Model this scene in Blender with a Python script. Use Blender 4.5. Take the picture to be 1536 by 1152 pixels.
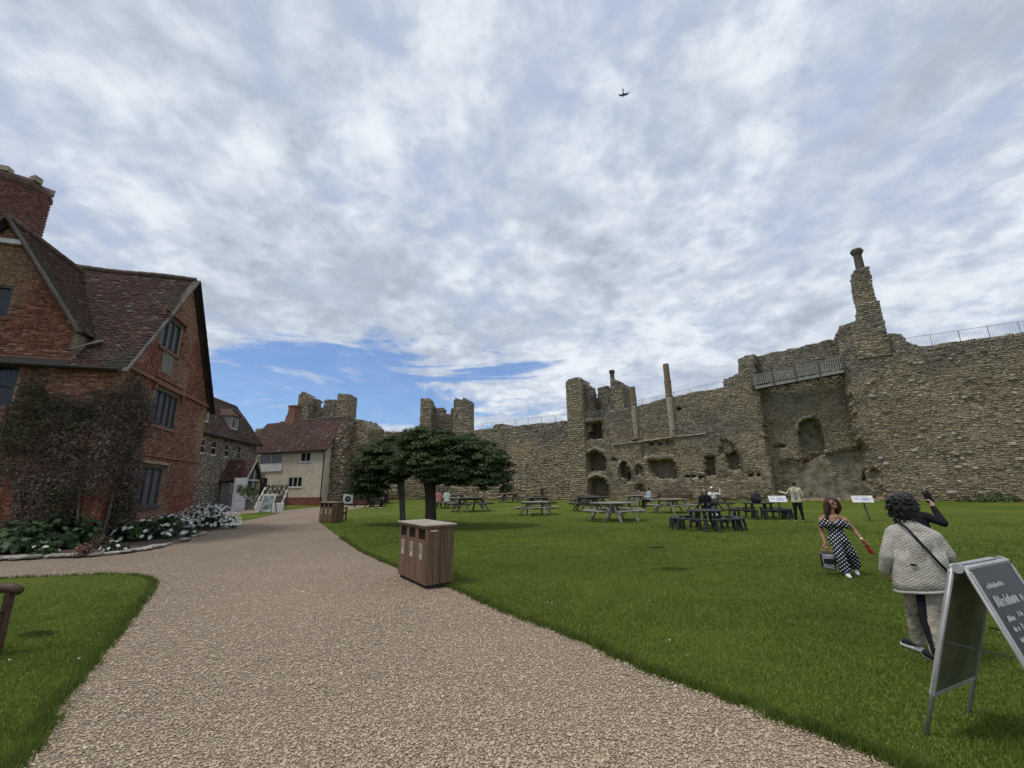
import bpy, bmesh, math, random
import numpy as np
from mathutils import Vector, Matrix

scene = bpy.context.scene
for o in list(bpy.data.objects):
    bpy.data.objects.remove(o)
R = math.radians
COL = scene.collection

# ------------------------------------------------------------------ camera
EYE = 1.65
PITCH = math.atan(154.0 / 640.0)
ROLL = R(-0.9)
cd = bpy.data.cameras.new('camera')
cam = bpy.data.objects.new('camera', cd)
COL.objects.link(cam)
cam.location = (0, 0, EYE)
cam.rotation_euler = (Matrix.Rotation(math.pi / 2 + PITCH, 3, 'X') @ Matrix.Rotation(ROLL, 3, 'Z')).to_euler()
cd.sensor_width = 36
cd.lens = 15.0
cd.clip_start = 0.05
cd.clip_end = 3000
scene.camera = cam

# ------------------------------------------------------------------ exposure
scene.view_settings.view_transform = 'Standard'
scene.view_settings.look = 'None'
scene.view_settings.exposure = 0.38
scene.view_settings.gamma = 1.0
scene.view_settings.use_curve_mapping = False
scene.cycles.use_denoising = True
scene.cycles.max_bounces = 6
scene.cycles.diffuse_bounces = 3
scene.cycles.glossy_bounces = 2

# ------------------------------------------------------------------ node helper
class NT:
    def __init__(s, tree):
        s.t = tree; s.n = tree.nodes; s.l = tree.links
    def add(s, kind, **kw):
        n = s.n.new(kind)
        for k, v in kw.items():
            setattr(n, k, v)
        return n
    def link(s, a, b):
        s.l.new(a, b)
    def setin(s, sock, v):
        if hasattr(v, 'is_linked') or isinstance(v, bpy.types.NodeSocket):
            s.l.new(v, sock)
        else:
            sock.default_value = v
    def math(s, op, a, b=None, c=None, clamp=False):
        n = s.add('ShaderNodeMath', operation=op, use_clamp=clamp)
        s.setin(n.inputs[0], a)
        if b is not None: s.setin(n.inputs[1], b)
        if c is not None: s.setin(n.inputs[2], c)
        return n.outputs[0]
    def vmath(s, op, a, b=None):
        n = s.add('ShaderNodeVectorMath', operation=op)
        s.setin(n.inputs[0], a)
        if b is not None: s.setin(n.inputs[1], b)
        return n.outputs['Value'] if op in ('LENGTH', 'DOT_PRODUCT') else n.outputs[0]
    def noise(s, vec, scale, detail=4, rough=.5, dist=0.0):
        n = s.add('ShaderNodeTexNoise')
        if vec is not None: s.l.new(vec, n.inputs['Vector'])
        n.inputs['Scale'].default_value = scale
        n.inputs['Detail'].default_value = detail
        n.inputs['Roughness'].default_value = rough
        n.inputs['Distortion'].default_value = dist
        return n.outputs[0]
    def smooth(s, v, a, b, lo=0.0, hi=1.0):
        n = s.add('ShaderNodeMapRange', interpolation_type='SMOOTHSTEP')
        s.setin(n.inputs['Value'], v)
        n.inputs['From Min'].default_value = a; n.inputs['From Max'].default_value = b
        n.inputs['To Min'].default_value = lo; n.inputs['To Max'].default_value = hi
        return n.outputs[0]
    def mix(s, f, a, b, blend='MIX'):
        n = s.add('ShaderNodeMix', data_type='RGBA', blend_type=blend)
        s.setin(n.inputs[0], f)
        for sock, v in ((n.inputs[6], a), (n.inputs[7], b)):
            if isinstance(v, (tuple, list)) and len(v) == 3: v = (*v, 1)
            s.setin(sock, v)
        return n.outputs[2]
    def ramp(s, f, stops):
        n = s.add('ShaderNodeValToRGB')
        s.setin(n.inputs[0], f)
        e = n.color_ramp.elements
        while len(e) < len(stops): e.new(0.5)
        for q, (p, c) in zip(e, stops):
            q.position = p; q.color = (*c, 1)
        return n.outputs[0]

# ------------------------------------------------------------------ sky
SUN_EL, SUN_AZ = R(64), R(-110)       # azimuth from +Y towards +X
w = bpy.data.worlds.new('World')
scene.world = w
w.use_nodes = True
nt = NT(w.node_tree)
for n in list(nt.n): nt.n.remove(n)
out = nt.add('ShaderNodeOutputWorld')
bg = nt.add('ShaderNodeBackground')
bg.inputs['Strength'].default_value = 0.1
nt.link(bg.outputs[0], out.inputs[0])
sky = nt.add('ShaderNodeTexSky', sky_type='NISHITA')
sky.sun_disc = False
sky.sun_elevation = SUN_EL
sky.sun_rotation = SUN_AZ
sky.air_density = 1.0; sky.dust_density = 0.6; sky.ozone_density = 1.5
tc = nt.add('ShaderNodeTexCoord')
D = tc.outputs['Generated']
sep = nt.add('ShaderNodeSeparateXYZ'); nt.link(D, sep.inputs[0])
zc = nt.math('MAXIMUM', sep.outputs[2], 0.0)
den = nt.math('ADD', zc, 0.24)
cx = nt.math('DIVIDE', sep.outputs[0], den)
cy = nt.math('DIVIDE', sep.outputs[1], den)
comb = nt.add('ShaderNodeCombineXYZ'); nt.link(cx, comb.inputs[0]); nt.link(cy, comb.inputs[1])
P = comb.outputs[0]
def shifted(v, off, sc=(1, 1, 1), rot=0):
    m = nt.add('ShaderNodeMapping'); nt.link(v, m.inputs['Vector'])
    m.inputs['Location'].default_value = off; m.inputs['Scale'].default_value = sc
    m.inputs['Rotation'].default_value = (0, 0, rot)
    return m.outputs[0]
nA = nt.noise(shifted(P, (3.1, 1.7, 0), (1, .85, 1), R(20)), 2.4, 9, .54, .3)       # big sheets
nB = nt.noise(shifted(P, (7.3, 4.9, 2), (1, .85, 1), R(20)), 5.6, 9, .57, .3)         # lumps
nC = nt.noise(shifted(P, (1.3, 8.2, 5)), 15.0, 5, .55, .25)                              # shreds
shape = nt.math('ADD', nt.math('MULTIPLY', nA, .52), nt.math('ADD', nt.math('MULTIPLY', nB, .34), nt.math('MULTIPLY', nC, .14)))
# clear window low over the towers
d0 = Vector((-.33, .92, .215)).normalized()
dl = nt.vmath('SUBTRACT', D, (d0.x, d0.y, d0.z))
sp2 = nt.add('ShaderNodeSeparateXYZ'); nt.link(dl, sp2.inputs[0])
lx = nt.math('DIVIDE', sp2.outputs[0], .29); lz = nt.math('DIVIDE', sp2.outputs[2], .095)
cl = nt.add('ShaderNodeCombineXYZ'); nt.link(lx, cl.inputs[0]); nt.link(lz, cl.inputs[1])
ll = nt.vmath('LENGTH', cl.outputs[0])
streak = nt.noise(shifted(D, (2.0, 0, 0.4), (3.2, 3.2, 17)), 1.0, 7, .6, .8)
hole = nt.smooth(nt.math('ADD', ll, nt.math('MULTIPLY', nt.math('SUBTRACT', streak, .5), 4.6)), .55, 1.25, 1.0, 0.0)
gap = nt.smooth(shape, .385, .55, 0.0, 1.0)                         # 1 = thick cloud, 0 = thin lavender veil
veil = nt.mix(nt.math('MULTIPLY', hole, .86), nt.mix(nt.smooth(nt.math('ADD', nt.math('MULTIPLY', nC, .5), nt.math('MULTIPLY', nB, .5)), .36, .62), (3.5, 4.1, 5.4), (4.6, 5.1, 6.05)), nt.mix(1.0, sky.outputs[0], (.60, .80, 1.08), 'MULTIPLY'))
nD = nt.noise(shifted(P, (5.5, 2.2, 7)), 2.2, 5, .5, .4)
lum = nt.math('ADD', nt.math('MULTIPLY', nD, .42), nt.math('ADD', nt.math('MULTIPLY', nB, .36), nt.math('MULTIPLY', nC, .22)))
bright = nt.ramp(nt.smooth(lum, .355, .635), [(0.0, (3.1, 3.5, 4.05)), (.28, (4.05, 4.55, 5.25)), (.58, (4.9, 5.4, 6.1)), (1.0, (6.5, 6.9, 7.35))])
cov = nt.math('MULTIPLY', gap, nt.math('SUBTRACT', 1.0, nt.math('MULTIPLY', hole, .96)), clamp=True)
skycol = nt.mix(cov, veil, bright)
# darker underside of one broad bank towards the right, lit edge above it
nt.link(skycol, bg.inputs['Color'])

# ------------------------------------------------------------------ sun (behind thin cloud)
sl = bpy.data.lights.new('sun', 'SUN')
sl.energy = 1.5; sl.angle = R(13); sl.color = (1.0, .95, .88)
sun = bpy.data.objects.new('sun', sl); COL.objects.link(sun)
sd = Vector((math.sin(SUN_AZ) * math.cos(SUN_EL), math.cos(SUN_AZ) * math.cos(SUN_EL), math.sin(SUN_EL)))
sun.rotation_euler = sd.to_track_quat('Z', 'Y').to_euler()
sun.location = (0, 0, 60)

# ------------------------------------------------------------------ measuring helper: sight lines of the survey
CR = np.array((Matrix.Rotation(math.pi / 2 + PITCH, 3, 'X') @ Matrix.Rotation(ROLL, 3, 'Z')))
CO = np.array([0, 0, EYE])
def sight(px, py): return CR @ np.array([(px - 768) / 640.0, -(py - 576) / 640.0, -1.0])
def ground(px, py, z=0.0):
    d = sight(px, py); return CO + d * ((z - EYE) / d[2])
def on_plane(px, py, P0, n):
    d = sight(px, py); return CO + d * (((np.array(P0) - CO) @ n) / (d @ n))
def gxy(px, py):
    p = ground(px, py); return (float(p[0]), float(p[1]))

# ------------------------------------------------------------------ objects
def link(name, me, parent=None):
    o = bpy.data.objects.new(name, me); COL.objects.link(o)
    if parent is not None: o.parent = parent
    return o
ORD = ['first', 'second', 'third', 'fourth', 'fifth', 'sixth', 'seventh', 'eighth', 'ninth', 'tenth', 'eleventh', 'twelfth', 'thirteenth', 'fourteenth', 'fifteenth', 'sixteenth', 'seventeenth', 'eighteenth', 'nineteenth', 'twentieth'] + ['twenty-' + q for q in ('first', 'second', 'third', 'fourth', 'fifth', 'sixth', 'seventh', 'eighth', 'ninth')] + ['thirtieth'] + ['thirty-' + q for q in ('first', 'second', 'third', 'fourth', 'fifth', 'sixth', 'seventh', 'eighth', 'ninth')] + ['fortieth'] + ['forty-' + q for q in ('first', 'second', 'third', 'fourth', 'fifth', 'sixth', 'seventh', 'eighth', 'ninth')] + ['fiftieth']
def tag(o, label=None, cat=None, group=None, kind=None):
    if label: o['label'] = label
    if cat: o['category'] = cat
    if group: o['group'] = group
    if kind: o['kind'] = kind
    return o
def thing(name, label, cat, loc=(0, 0, 0), rz=0.0, group=None):
    o = bpy.data.objects.new(name, None); COL.objects.link(o)
    o.empty_display_size = .2
    o.location = loc if len(loc) == 3 else (*loc, 0); o.rotation_euler = (0, 0, rz)
    return tag(o, label, cat, group)
def copy_tree(o, parent=None):
    c = o.copy(); COL.objects.link(c); c.parent = parent
    for ch in list(o.children): copy_tree(ch, c)
    return c

class MB:
    """collects shapes, builds ONE mesh object"""
    def __init__(s): s.v = []; s.f = []; s.m = []
    def add(s, vs, fs, mi=0):
        b = len(s.v); s.v += [tuple(map(float, p)) for p in vs]
        s.f += [tuple(i + b for i in f) for f in fs]; s.m += [mi] * len(fs)
    def hexa(s, p, mi=0):
        s.add(p, [(3, 2, 1, 0), (4, 5, 6, 7), (0, 1, 5, 4), (1, 2, 6, 5), (2, 3, 7, 6), (3, 0, 4, 7)], mi)
    def box(s, c, size, rot=None, mi=0):
        hx, hy, hz = (q / 2 for q in size)
        P = [Vector(q) for q in ((-hx, -hy, -hz), (hx, -hy, -hz), (hx, hy, -hz), (-hx, hy, -hz), (-hx, -hy, hz), (hx, -hy, hz), (hx, hy, hz), (-hx, hy, hz))]
        if rot is not None: P = [rot @ q for q in P]
        s.hexa([q + Vector(c) for q in P], mi)
    def bar(s, a, b, w, h, up=(0, 0, 1), mi=0):
        a, b = Vector(a), Vector(b); d = (b - a).normalized(); u = Vector(up)
        if abs(d.dot(u)) > .98: u = Vector((0, 1, 0))
        x = d.cross(u).normalized(); z = x.cross(d).normalized()
        q = [(-w / 2, -h / 2), (w / 2, -h / 2), (w / 2, h / 2), (-w / 2, h / 2)]
        s.hexa([a + x * i + z * j for i, j in q] + [b + x * i + z * j for i, j in q], mi)
    def tube(s, pts, rad, n=8, mi=0, cap=True):
        pts = [Vector(p) for p in pts]
        if not hasattr(rad, '__len__'): rad = [rad] * len(pts)
        vs = []; fs = []
        d0 = (pts[1] - pts[0]).normalized()
        u = d0.cross(Vector((0, 0, 1)))
        if u.length < .05: u = d0.cross(Vector((1, 0, 0)))
        u.normalize()
        for i, p in enumerate(pts):
            d = (pts[min(i + 1, len(pts) - 1)] - pts[max(i - 1, 0)]).normalized()
            u = (u - d * u.dot(d)).normalized(); v = d.cross(u)
            for k in range(n):
                a = 2 * math.pi * k / n
                vs.append(p + (u * math.cos(a) + v * math.sin(a)) * rad[i])
        for i in range(len(pts) - 1):
            for k in range(n):
                k2 = (k + 1) % n
                fs.append((i * n + k, i * n + k2, (i + 1) * n + k2, (i + 1) * n + k))
        if cap:
            fs.append(tuple(range(n - 1, -1, -1))); fs.append(tuple((len(pts) - 1) * n + k for k in range(n)))
        s.add(vs, fs, mi)
    def prism(s, poly, vec, mi=0):
        n = len(poly); a = [Vector(p) for p in poly]; b = [p + Vector(vec) for p in a]
        s.add(a + b, [tuple(range(n - 1, -1, -1)), tuple(range(n, 2 * n))] + [(i, (i + 1) % n, n + (i + 1) % n, n + i) for i in range(n)], mi)
    def lathe(s, prof, c=(0, 0, 0), n=12, mi=0, sx=1, sy=1):
        vs = []; fs = []
        for r, z in prof:
            for k in range(n):
                a = 2 * math.pi * k / n
                vs.append((c[0] + r * sx * math.cos(a), c[1] + r * sy * math.sin(a), c[2] + z))
        for i in range(len(prof) - 1):
            for k in range(n):
                k2 = (k + 1) % n
                fs.append((i * n + k, i * n + k2, (i + 1) * n + k2, (i + 1) * n + k))
        fs.append(tuple(range(n - 1, -1, -1))); fs.append(tuple((len(prof) - 1) * n + k for k in range(n)))
        s.add(vs, fs, mi)
    def build(s, name, mats, parent=None, smooth=False, bevel=0.0, jitter=0.0, seed=0):
        me = bpy.data.meshes.new(name)
        me.from_pydata(s.v, [], s.f)
        if not isinstance(mats, (list, tuple)): mats = [mats]
        for m in mats: me.materials.append(m)
        if len(mats) > 1: me.polygons.foreach_set('material_index', s.m)
        bm = bmesh.new(); bm.from_mesh(me)
        bmesh.ops.recalc_face_normals(bm, faces=bm.faces)
        if jitter:
            rg = random.Random(seed)
            for v in bm.verts: v.co += Vector((rg.uniform(-1, 1), rg.uniform(-1, 1), rg.uniform(-1, 1))) * jitter
        if bevel:
            bmesh.ops.bevel(bm, geom=list(bm.edges), offset=bevel, segments=1, affect='EDGES', clamp_overlap=True)
        if smooth:
            for f in bm.faces: f.smooth = True
        bm.to_mesh(me); bm.free()
        return link(name, me, parent)

def mass(name, V, F, C, material, parent=None, smooth=False, kind='stuff'):
    """many small pieces as one mesh; V (n,3), F (m,k), C (n,3) colour per vertex"""
    V = np.asarray(V, np.float32); F = np.asarray(F, np.int32)
    me = bpy.data.meshes.new(name)
    k = F.shape[1]
    me.vertices.add(len(V)); me.vertices.foreach_set('co', V.ravel())
    me.loops.add(F.size); me.loops.foreach_set('vertex_index', F.ravel())
    me.polygons.add(len(F))
    me.polygons.foreach_set('loop_start', np.arange(0, F.size, k, dtype=np.int32))
    if smooth: me.polygons.foreach_set('use_smooth', np.ones(len(F), bool))
    me.update(calc_edges=True); me.validate()
    if C is not None:
        ca = me.color_attributes.new('Col', 'FLOAT_COLOR', 'POINT')
        C4 = np.ones((len(V), 4), np.float32); C4[:, :3] = C
        ca.data.foreach_set('color', C4.ravel())
    me.materials.append(material)
    o = link(name, me, parent)
    if kind: o['kind'] = kind
    return o

def hash2(ix, iy, seed):
    n = (ix.astype(np.int64) * 374761393 + iy.astype(np.int64) * 668265263 + seed * 974634777) & 0xffffffff
    n = ((n ^ (n >> 13)) * 1274126177) & 0xffffffff
    return ((n ^ (n >> 16)) & 0xffff) / 65535.0
def vnoise(x, y, seed=0):
    x = np.asarray(x, float); y = np.asarray(y, float)
    ix = np.floor(x); iy = np.floor(y); fx = x - ix; fy = y - iy
    fx = fx * fx * (3 - 2 * fx); fy = fy * fy * (3 - 2 * fy)
    a = hash2(ix, iy, seed); b = hash2(ix + 1, iy, seed); c = hash2(ix, iy + 1, seed); d = hash2(ix + 1, iy + 1, seed)
    return (a * (1 - fx) + b * fx) * (1 - fy) + (c * (1 - fx) + d * fx) * fy
def fbm(x, y, seed=0, o=3):
    r = 0; a = .5; t = 0
    for k in range(o):
        r = r + a * vnoise(np.asarray(x) * 2 ** k, np.asarray(y) * 2 ** k, seed + k); t += a; a *= .5
    return r / t
def inpoly(x, y, poly):
    x = np.asarray(x, float); y = np.asarray(y, float)
    r = np.zeros(np.broadcast(x, y).shape, bool); n = len(poly)
    for i in range(n):
        x0, y0 = poly[i]; x1, y1 = poly[(i + 1) % n]
        if y0 == y1: continue
        c = ((y0 > y) != (y1 > y)) & (x < (x1 - x0) * (y - y0) / (y1 - y0) + x0)
        r ^= c
    return r

def frusta(C, U, V, W, rng, shrink=.82, jit=.12):
    """stones / bricks / tiles: C back centre, U,V half axes, W outward; 5 faces"""
    n = len(C); out = np.zeros((n, 8, 3))
    lu = np.linalg.norm(U, axis=1)[:, None]; lv = np.linalg.norm(V, axis=1)[:, None]
    for k, (a, b) in enumerate(((-1, -1), (1, -1), (1, 1), (-1, 1))):
        ja = 1 + rng.uniform(-jit, jit, (n, 1)); jb = 1 + rng.uniform(-jit, jit, (n, 1))
        out[:, k] = C + U * a * ja + V * b * jb
        out[:, k + 4] = C + W * (1 + rng.uniform(-jit, jit, (n, 1)) * 1.5) + U * a * ja * (1 - (1 - shrink) * np.minimum(1, lv / lu)) + V * b * jb * shrink
    base = np.arange(n)[:, None] * 8
    F = np.array([(4, 5, 6, 7), (0, 1, 5, 4), (1, 2, 6, 5), (2, 3, 7, 6), (3, 0, 4, 7)])
    F = (base[:, None, :] + F[None]).reshape(-1, 4)
    return out.reshape(-1, 3), F

# ------------------------------------------------------------------ materials
MATS = {}
def mat(name, col, rough=.85, var=.25, scale=5.0, bump=.15, bscale=60.0, spec=.25, metal=0.0, col2=None, stretch=None, dist=.02):
    if name in MATS: return MATS[name]
    m = bpy.data.materials.new(name); m.use_nodes = True
    t = NT(m.node_tree); b = t.n['Principled BSDF']
    co = t.add('ShaderNodeTexCoord').outputs['Object']
    if stretch:
        mp = t.add('ShaderNodeMapping'); t.link(co, mp.inputs['Vector']); mp.inputs['Scale'].default_value = stretch; co = mp.outputs[0]
    f = t.noise(co, scale, 5, .6)
    lo = tuple(c * (1 - var) for c in col); hi = col2 if col2 else tuple(min(1, c * (1 + var)) for c in col)
    c1 = t.mix(t.smooth(f, .3, .7), lo, hi)
    oi = t.add('ShaderNodeObjectInfo').outputs['Random']
    c1 = t.mix(t.math('MULTIPLY', oi, .22), c1, (0.02, .018, .015))
    t.link(c1, b.inputs['Base Color'])
    b.inputs['Roughness'].default_value = rough; b.inputs['Metallic'].default_value = metal
    b.inputs['Specular IOR Level'].default_value = spec
    if bump:
        bn = t.add('ShaderNodeBump'); bn.inputs['Strength'].default_value = bump; bn.inputs['Distance'].default_value = dist
        t.link(t.noise(co, bscale, 4, .6), bn.inputs['Height']); t.link(bn.outputs[0], b.inputs['Normal'])
    MATS[name] = m
    return m
def vmat(name, rough=.9, var=.35, scale=8.0, bump=.3, bscale=35.0, dist=.03, spec=.2, two_sided_light=0.0):
    """colour from each piece's own tint, roughened by noise"""
    if name in MATS: return MATS[name]
    m = bpy.data.materials.new(name); m.use_nodes = True
    t = NT(m.node_tree); b = t.n['Principled BSDF']
    co = t.add('ShaderNodeTexCoord').outputs['Object']
    a = t.add('ShaderNodeAttribute', attribute_name='Col').outputs['Color']
    f = t.noise(co, scale, 5, .65)
    k = t.smooth(f, .25, .75, 1 - var, 1 + var)
    c = t.vmath('SCALE', a); c.node.inputs['Scale'].default_value = 1; t.link(k, c.node.inputs['Scale'])
    t.link(c, b.inputs['Base Color'])
    b.inputs['Roughness'].default_value = rough; b.inputs['Specular IOR Level'].default_value = spec
    if bump:
        bn = t.add('ShaderNodeBump'); bn.inputs['Strength'].default_value = bump; bn.inputs['Distance'].default_value = dist
        t.link(t.noise(co, bscale, 4, .65), bn.inputs['Height']); t.link(bn.outputs[0], b.inputs['Normal'])
    if two_sided_light:
        tr = t.add('ShaderNodeBsdfTranslucent'); t.link(c, tr.inputs['Color'])
        mx = t.add('ShaderNodeMixShader'); mx.inputs[0].default_value = two_sided_light
        t.link(b.outputs[0], mx.inputs[1]); t.link(tr.outputs[0], mx.inputs[2])
        t.link(mx.outputs[0], t.n['Material Output'].inputs['Surface'])
    MATS[name] = m
    return m
STONE = vmat('rubble stone', .92, .4, 7, .5, 22, .05)
MORTAR = mat('rubble mortar', (.24, .205, .15), .95, .45, 1.6, 1.0, 9, .1, col2=(.34, .295, .22), dist=.12)
BRICKV = vmat('old brick', .9, .3, 10, .35, 60, .01)
TILEV = vmat('clay tile', .85, .35, 9, .3, 50, .01)
LEAFV = vmat('leaf', .6, .25, 3, 0, 30, .01, .35, .22)
GRASSV = vmat('grass blade', .7, .2, 2, 0, 30, .01, .25, .3)
LIME = mat('lime joint', (.30, .25, .19), .95, .3, 3, .4, 40)
OAK = mat('weathered oak', (.10, .09, .08), .85, .35, 3, .4, 30, stretch=(1, 1, .15))
BLACKWOOD = mat('tarred timber', (.030, .028, .027), .75, .3, 4, .3, 30)
WHITEP = mat('white paint', (.62, .62, .60), .55, .12, 4, .05, 30)
GREYMETAL = mat('galvanised steel', (.30, .31, .32), .45, .15, 8, .05, 80, .5, .6)
DARKMETAL = mat('dark painted steel', (.05, .055, .055), .5, .2, 8, .05, 80, .4, .2)
def glass(name='old glass', col=(.012, .014, .016), rough=.12):
    if name in MATS: return MATS[name]
    m = bpy.data.materials.new(name); m.use_nodes = True
    t = NT(m.node_tree); b = t.n['Principled BSDF']
    b.inputs['Base Color'].default_value = (*col, 1); b.inputs['Roughness'].default_value = rough
    b.inputs['Specular IOR Level'].default_value = .6
    co = t.add('ShaderNodeTexCoord').outputs['Object']
    bn = t.add('ShaderNodeBump'); bn.inputs['Strength'].default_value = .25; bn.inputs['Distance'].default_value = .02
    t.link(t.noise(co, 6, 2, .5), bn.inputs['Height']); t.link(bn.outputs[0], b.inputs['Normal'])
    MATS[name] = m
    return m
GLASS = glass()
# ================================================================== GROUND
def sheet(name, poly, z, material, drop=0.0, kind='structure'):
    bm = bmesh.new()
    vs = [bm.verts.new((x, y, z)) for x, y in poly]
    f = bm.faces.new(vs)
    if f.normal.z < 0: f.normal_flip()
    if drop:
        lo = [bm.verts.new((x, y, z - drop)) for x, y in poly]
        for i in range(len(vs)):
            j = (i + 1) % len(vs); bm.faces.new((vs[i], vs[j], lo[j], lo[i]))
    bmesh.ops.triangulate(bm, faces=[f])
    bmesh.ops.recalc_face_normals(bm, faces=bm.faces)
    me = bpy.data.meshes.new(name); bm.to_mesh(me); bm.free()
    me.materials.append(material)
    return tag(link(name, me), kind=kind)

def lawn_mat():
    m = bpy.data.materials.new('mown lawn'); m.use_nodes = True
    t = NT(m.node_tree); b = t.n['Principled BSDF']
    co = t.add('ShaderNodeTexCoord').outputs['Object']
    big = t.noise(co, .22, 5, .6); mid = t.noise(co, 1.6, 5, .6); fine = t.noise(co, 26, 6, .75)
    c = t.mix(t.smooth(big, .34, .66), (.100, .142, .018), (.150, .185, .027))
    c = t.mix(t.math('MULTIPLY', t.smooth(mid, .55, .78), .55), c, (.068, .110, .020))
    c = t.mix(t.math('MULTIPLY', t.smooth(mid, .45, .22), .45), c, (.175, .180, .055))
    c = t.mix(t.smooth(fine, .36, .66, 0, .75), c, t.mix(1.0, c, (.55, .58, .48), 'MULTIPLY'))
    t.link(c, b.inputs['Base Color']); b.inputs['Roughness'].default_value = .9; b.inputs['Specular IOR Level'].default_value = .12
    bn = t.add('ShaderNodeBump'); bn.inputs['Strength'].default_value = .9; bn.inputs['Distance'].default_value = .05
    h = t.math('ADD', t.noise(co, 60, 5, .7), t.math('MULTIPLY', t.noise(co, 4, 4, .6), 2.0))
    t.link(h, bn.inputs['Height']); t.link(bn.outputs[0], b.inputs['Normal'])
    return m
def gravel_mat():
    m = bpy.data.materials.new('pea gravel'); m.use_nodes = True
    t = NT(m.node_tree); b = t.n['Principled BSDF']
    co = t.add('ShaderNodeTexCoord').outputs['Object']
    def vor(scale, feature='F1'):
        n = t.add('ShaderNodeTexVoronoi', feature=feature); t.link(co, n.inputs['Vector']); n.inputs['Scale'].default_value = scale
        return n
    v1 = vor(70); v2 = vor(34)
    sep = t.add('ShaderNodeSeparateColor'); t.link(v1.outputs['Color'], sep.inputs[0])
    sep2 = t.add('ShaderNodeSeparateColor'); t.link(v2.outputs['Color'], sep2.inputs[0])
    stone = t.ramp(sep.outputs[0], [(0, (.16, .115, .082)), (.3, (.30, .22, .155)), (.62, (.42, .32, .23)), (.88, (.50, .395, .295)), (1, (.62, .54, .43))])
    stone2 = t.ramp(sep2.outputs[0], [(0, (.20, .15, .10)), (.4, (.35, .275, .19)), (.8, (.44, .35, .25)), (1, (.56, .47, .36))])
    c = t.mix(.4, stone, stone2)
    dark = t.smooth(v1.outputs['Distance'], .35, .75, 1.05, .38)
    c = t.mix(1.0, c, dark, 'MULTIPLY')
    big = t.noise(co, .35, 4, .6); tr = t.noise(co, 1.3, 4, .6)
    c = t.mix(t.smooth(big, .35, .7, 0, .35), c, (.43, .33, .235))
    c = t.mix(t.smooth(tr, .5, .75, 0, .35), c, (.26, .20, .14))
    t.link(c, b.inputs['Base Color']); b.inputs['Roughness'].default_value = .88; b.inputs['Specular IOR Level'].default_value = .2
    bn = t.add('ShaderNodeBump'); bn.inputs['Strength'].default_value = 1.0; bn.inputs['Distance'].default_value = .02
    t.link(t.math('SUBTRACT', 1.0, v1.outputs['Distance']), bn.inputs['Height']); t.link(bn.outputs[0], b.inputs['Normal'])
    return m
LAWN = lawn_mat(); GRAVEL = gravel_mat()
EARTH = mat('bed soil', (.085, .062, .044), .95, .4, 4, .8, 30, dist=.05)

def dense(poly, step, wob, seed):
    """subdivide an outline and roughen it"""
    rg = random.Random(seed); out = []
    n = len(poly)
    for i in range(n):
        a = Vector(poly[i]); b = Vector(poly[(i + 1) % n]); L = (b - a).length
        near = min(a.length, b.length) < 26
        k = max(1, int(L / step)) if near else 1
        for j in range(k):
            p = a.lerp(b, j / k)
            if near: p += Vector((rg.uniform(-wob, wob), rg.uniform(-wob, wob)))
            out.append((p.x, p.y))
    return out
def catmull(pts, k=6):
    out = []
    for i in range(len(pts) - 1):
        p0 = np.array(pts[max(i - 1, 0)]); p1 = np.array(pts[i]); p2 = np.array(pts[i + 1]); p3 = np.array(pts[min(i + 2, len(pts) - 1)])
        for j in range(k):
            t = j / k
            q = .5 * ((2 * p1) + (-p0 + p2) * t + (2 * p0 - 5 * p1 + 4 * p2 - p3) * t * t + (-p0 + 3 * p1 - 3 * p2 + p3) * t ** 3)
            out.append(tuple(q))
    out.append(tuple(pts[-1]))
    return out
sheet('ground', [(-1500, -1500), (1500, -1500), (1500, 1500), (-1500, 1500)], -.05, LAWN)
sheet('gravel_path', [(-60, -8), (14, -8), (14, 6), (3, 30), (-8, 60), (-60, 60)], -.03, GRAVEL)
edge = [gxy(*p) for p in ((1470, 1190), (1378, 1152), (1205, 1085), (1075, 1037), (967, 998), (860, 953), (760, 915), (680, 880), (600, 851), (545, 826), (508, 803), (487, 788), (478, 780))]
far_edge = [gxy(*p) for p in ((490, 771), (515, 765.5), (540, 762.5), (575, 757))]
edge_c = catmull([(4.6, .4), (3.6, 1.6)] + edge, 8)
LAWN_POLY = dense([(60, .4)] + edge_c + catmull([edge[-1]] + far_edge, 4)[1:] + [(-20, 63), (-30, 75), (120, 75), (120, .4)], .09, .028, 4)
sheet('lawn', LAWN_POLY, 0.0, LAWN, .06)
isl = [gxy(*p) for p in ((20, 1152), (62, 1085), (105, 1030), (150, 975), (190, 930), (222, 888), (229, 872), (205, 863), (150, 862), (70, 865), (0, 868))]
ISLE_POLY = dense(catmull([(-2.35, 1.9)] + isl, 6) + [(-26, 7.2), (-26, .4), (-2.0, .4)], .09, .028, 5)
sheet('lawn_island', ISLE_POLY, 0.0, LAWN, .06)
# verges by the buildings
sheet('grass_verge', dense([gxy(*p) for p in ((345, 772), (352, 783), (385, 777), (418, 769.5), (400, 767.8))], 1, .03, 6), -.012, LAWN, .03)
sheet('grass_verge', dense([gxy(*p) for p in ((420, 766), (440, 763.5), (478, 760), (482, 757.6), (420, 758))], 1, .03, 7), -.012, LAWN, .03)
BED = [gxy(*p) for p in ((-140, 838), (0, 837), (70, 834), (140, 831), (205, 824), (262, 812), (312, 797), (342, 787), (340, 778))] + [(-15.4, 22.5), (-13.4, 14.2), (-22, 11.6), (-24, 10)]
sheet('flower_bed_soil', dense(BED, .3, .05, 8), .012, EARTH, .045)

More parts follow.
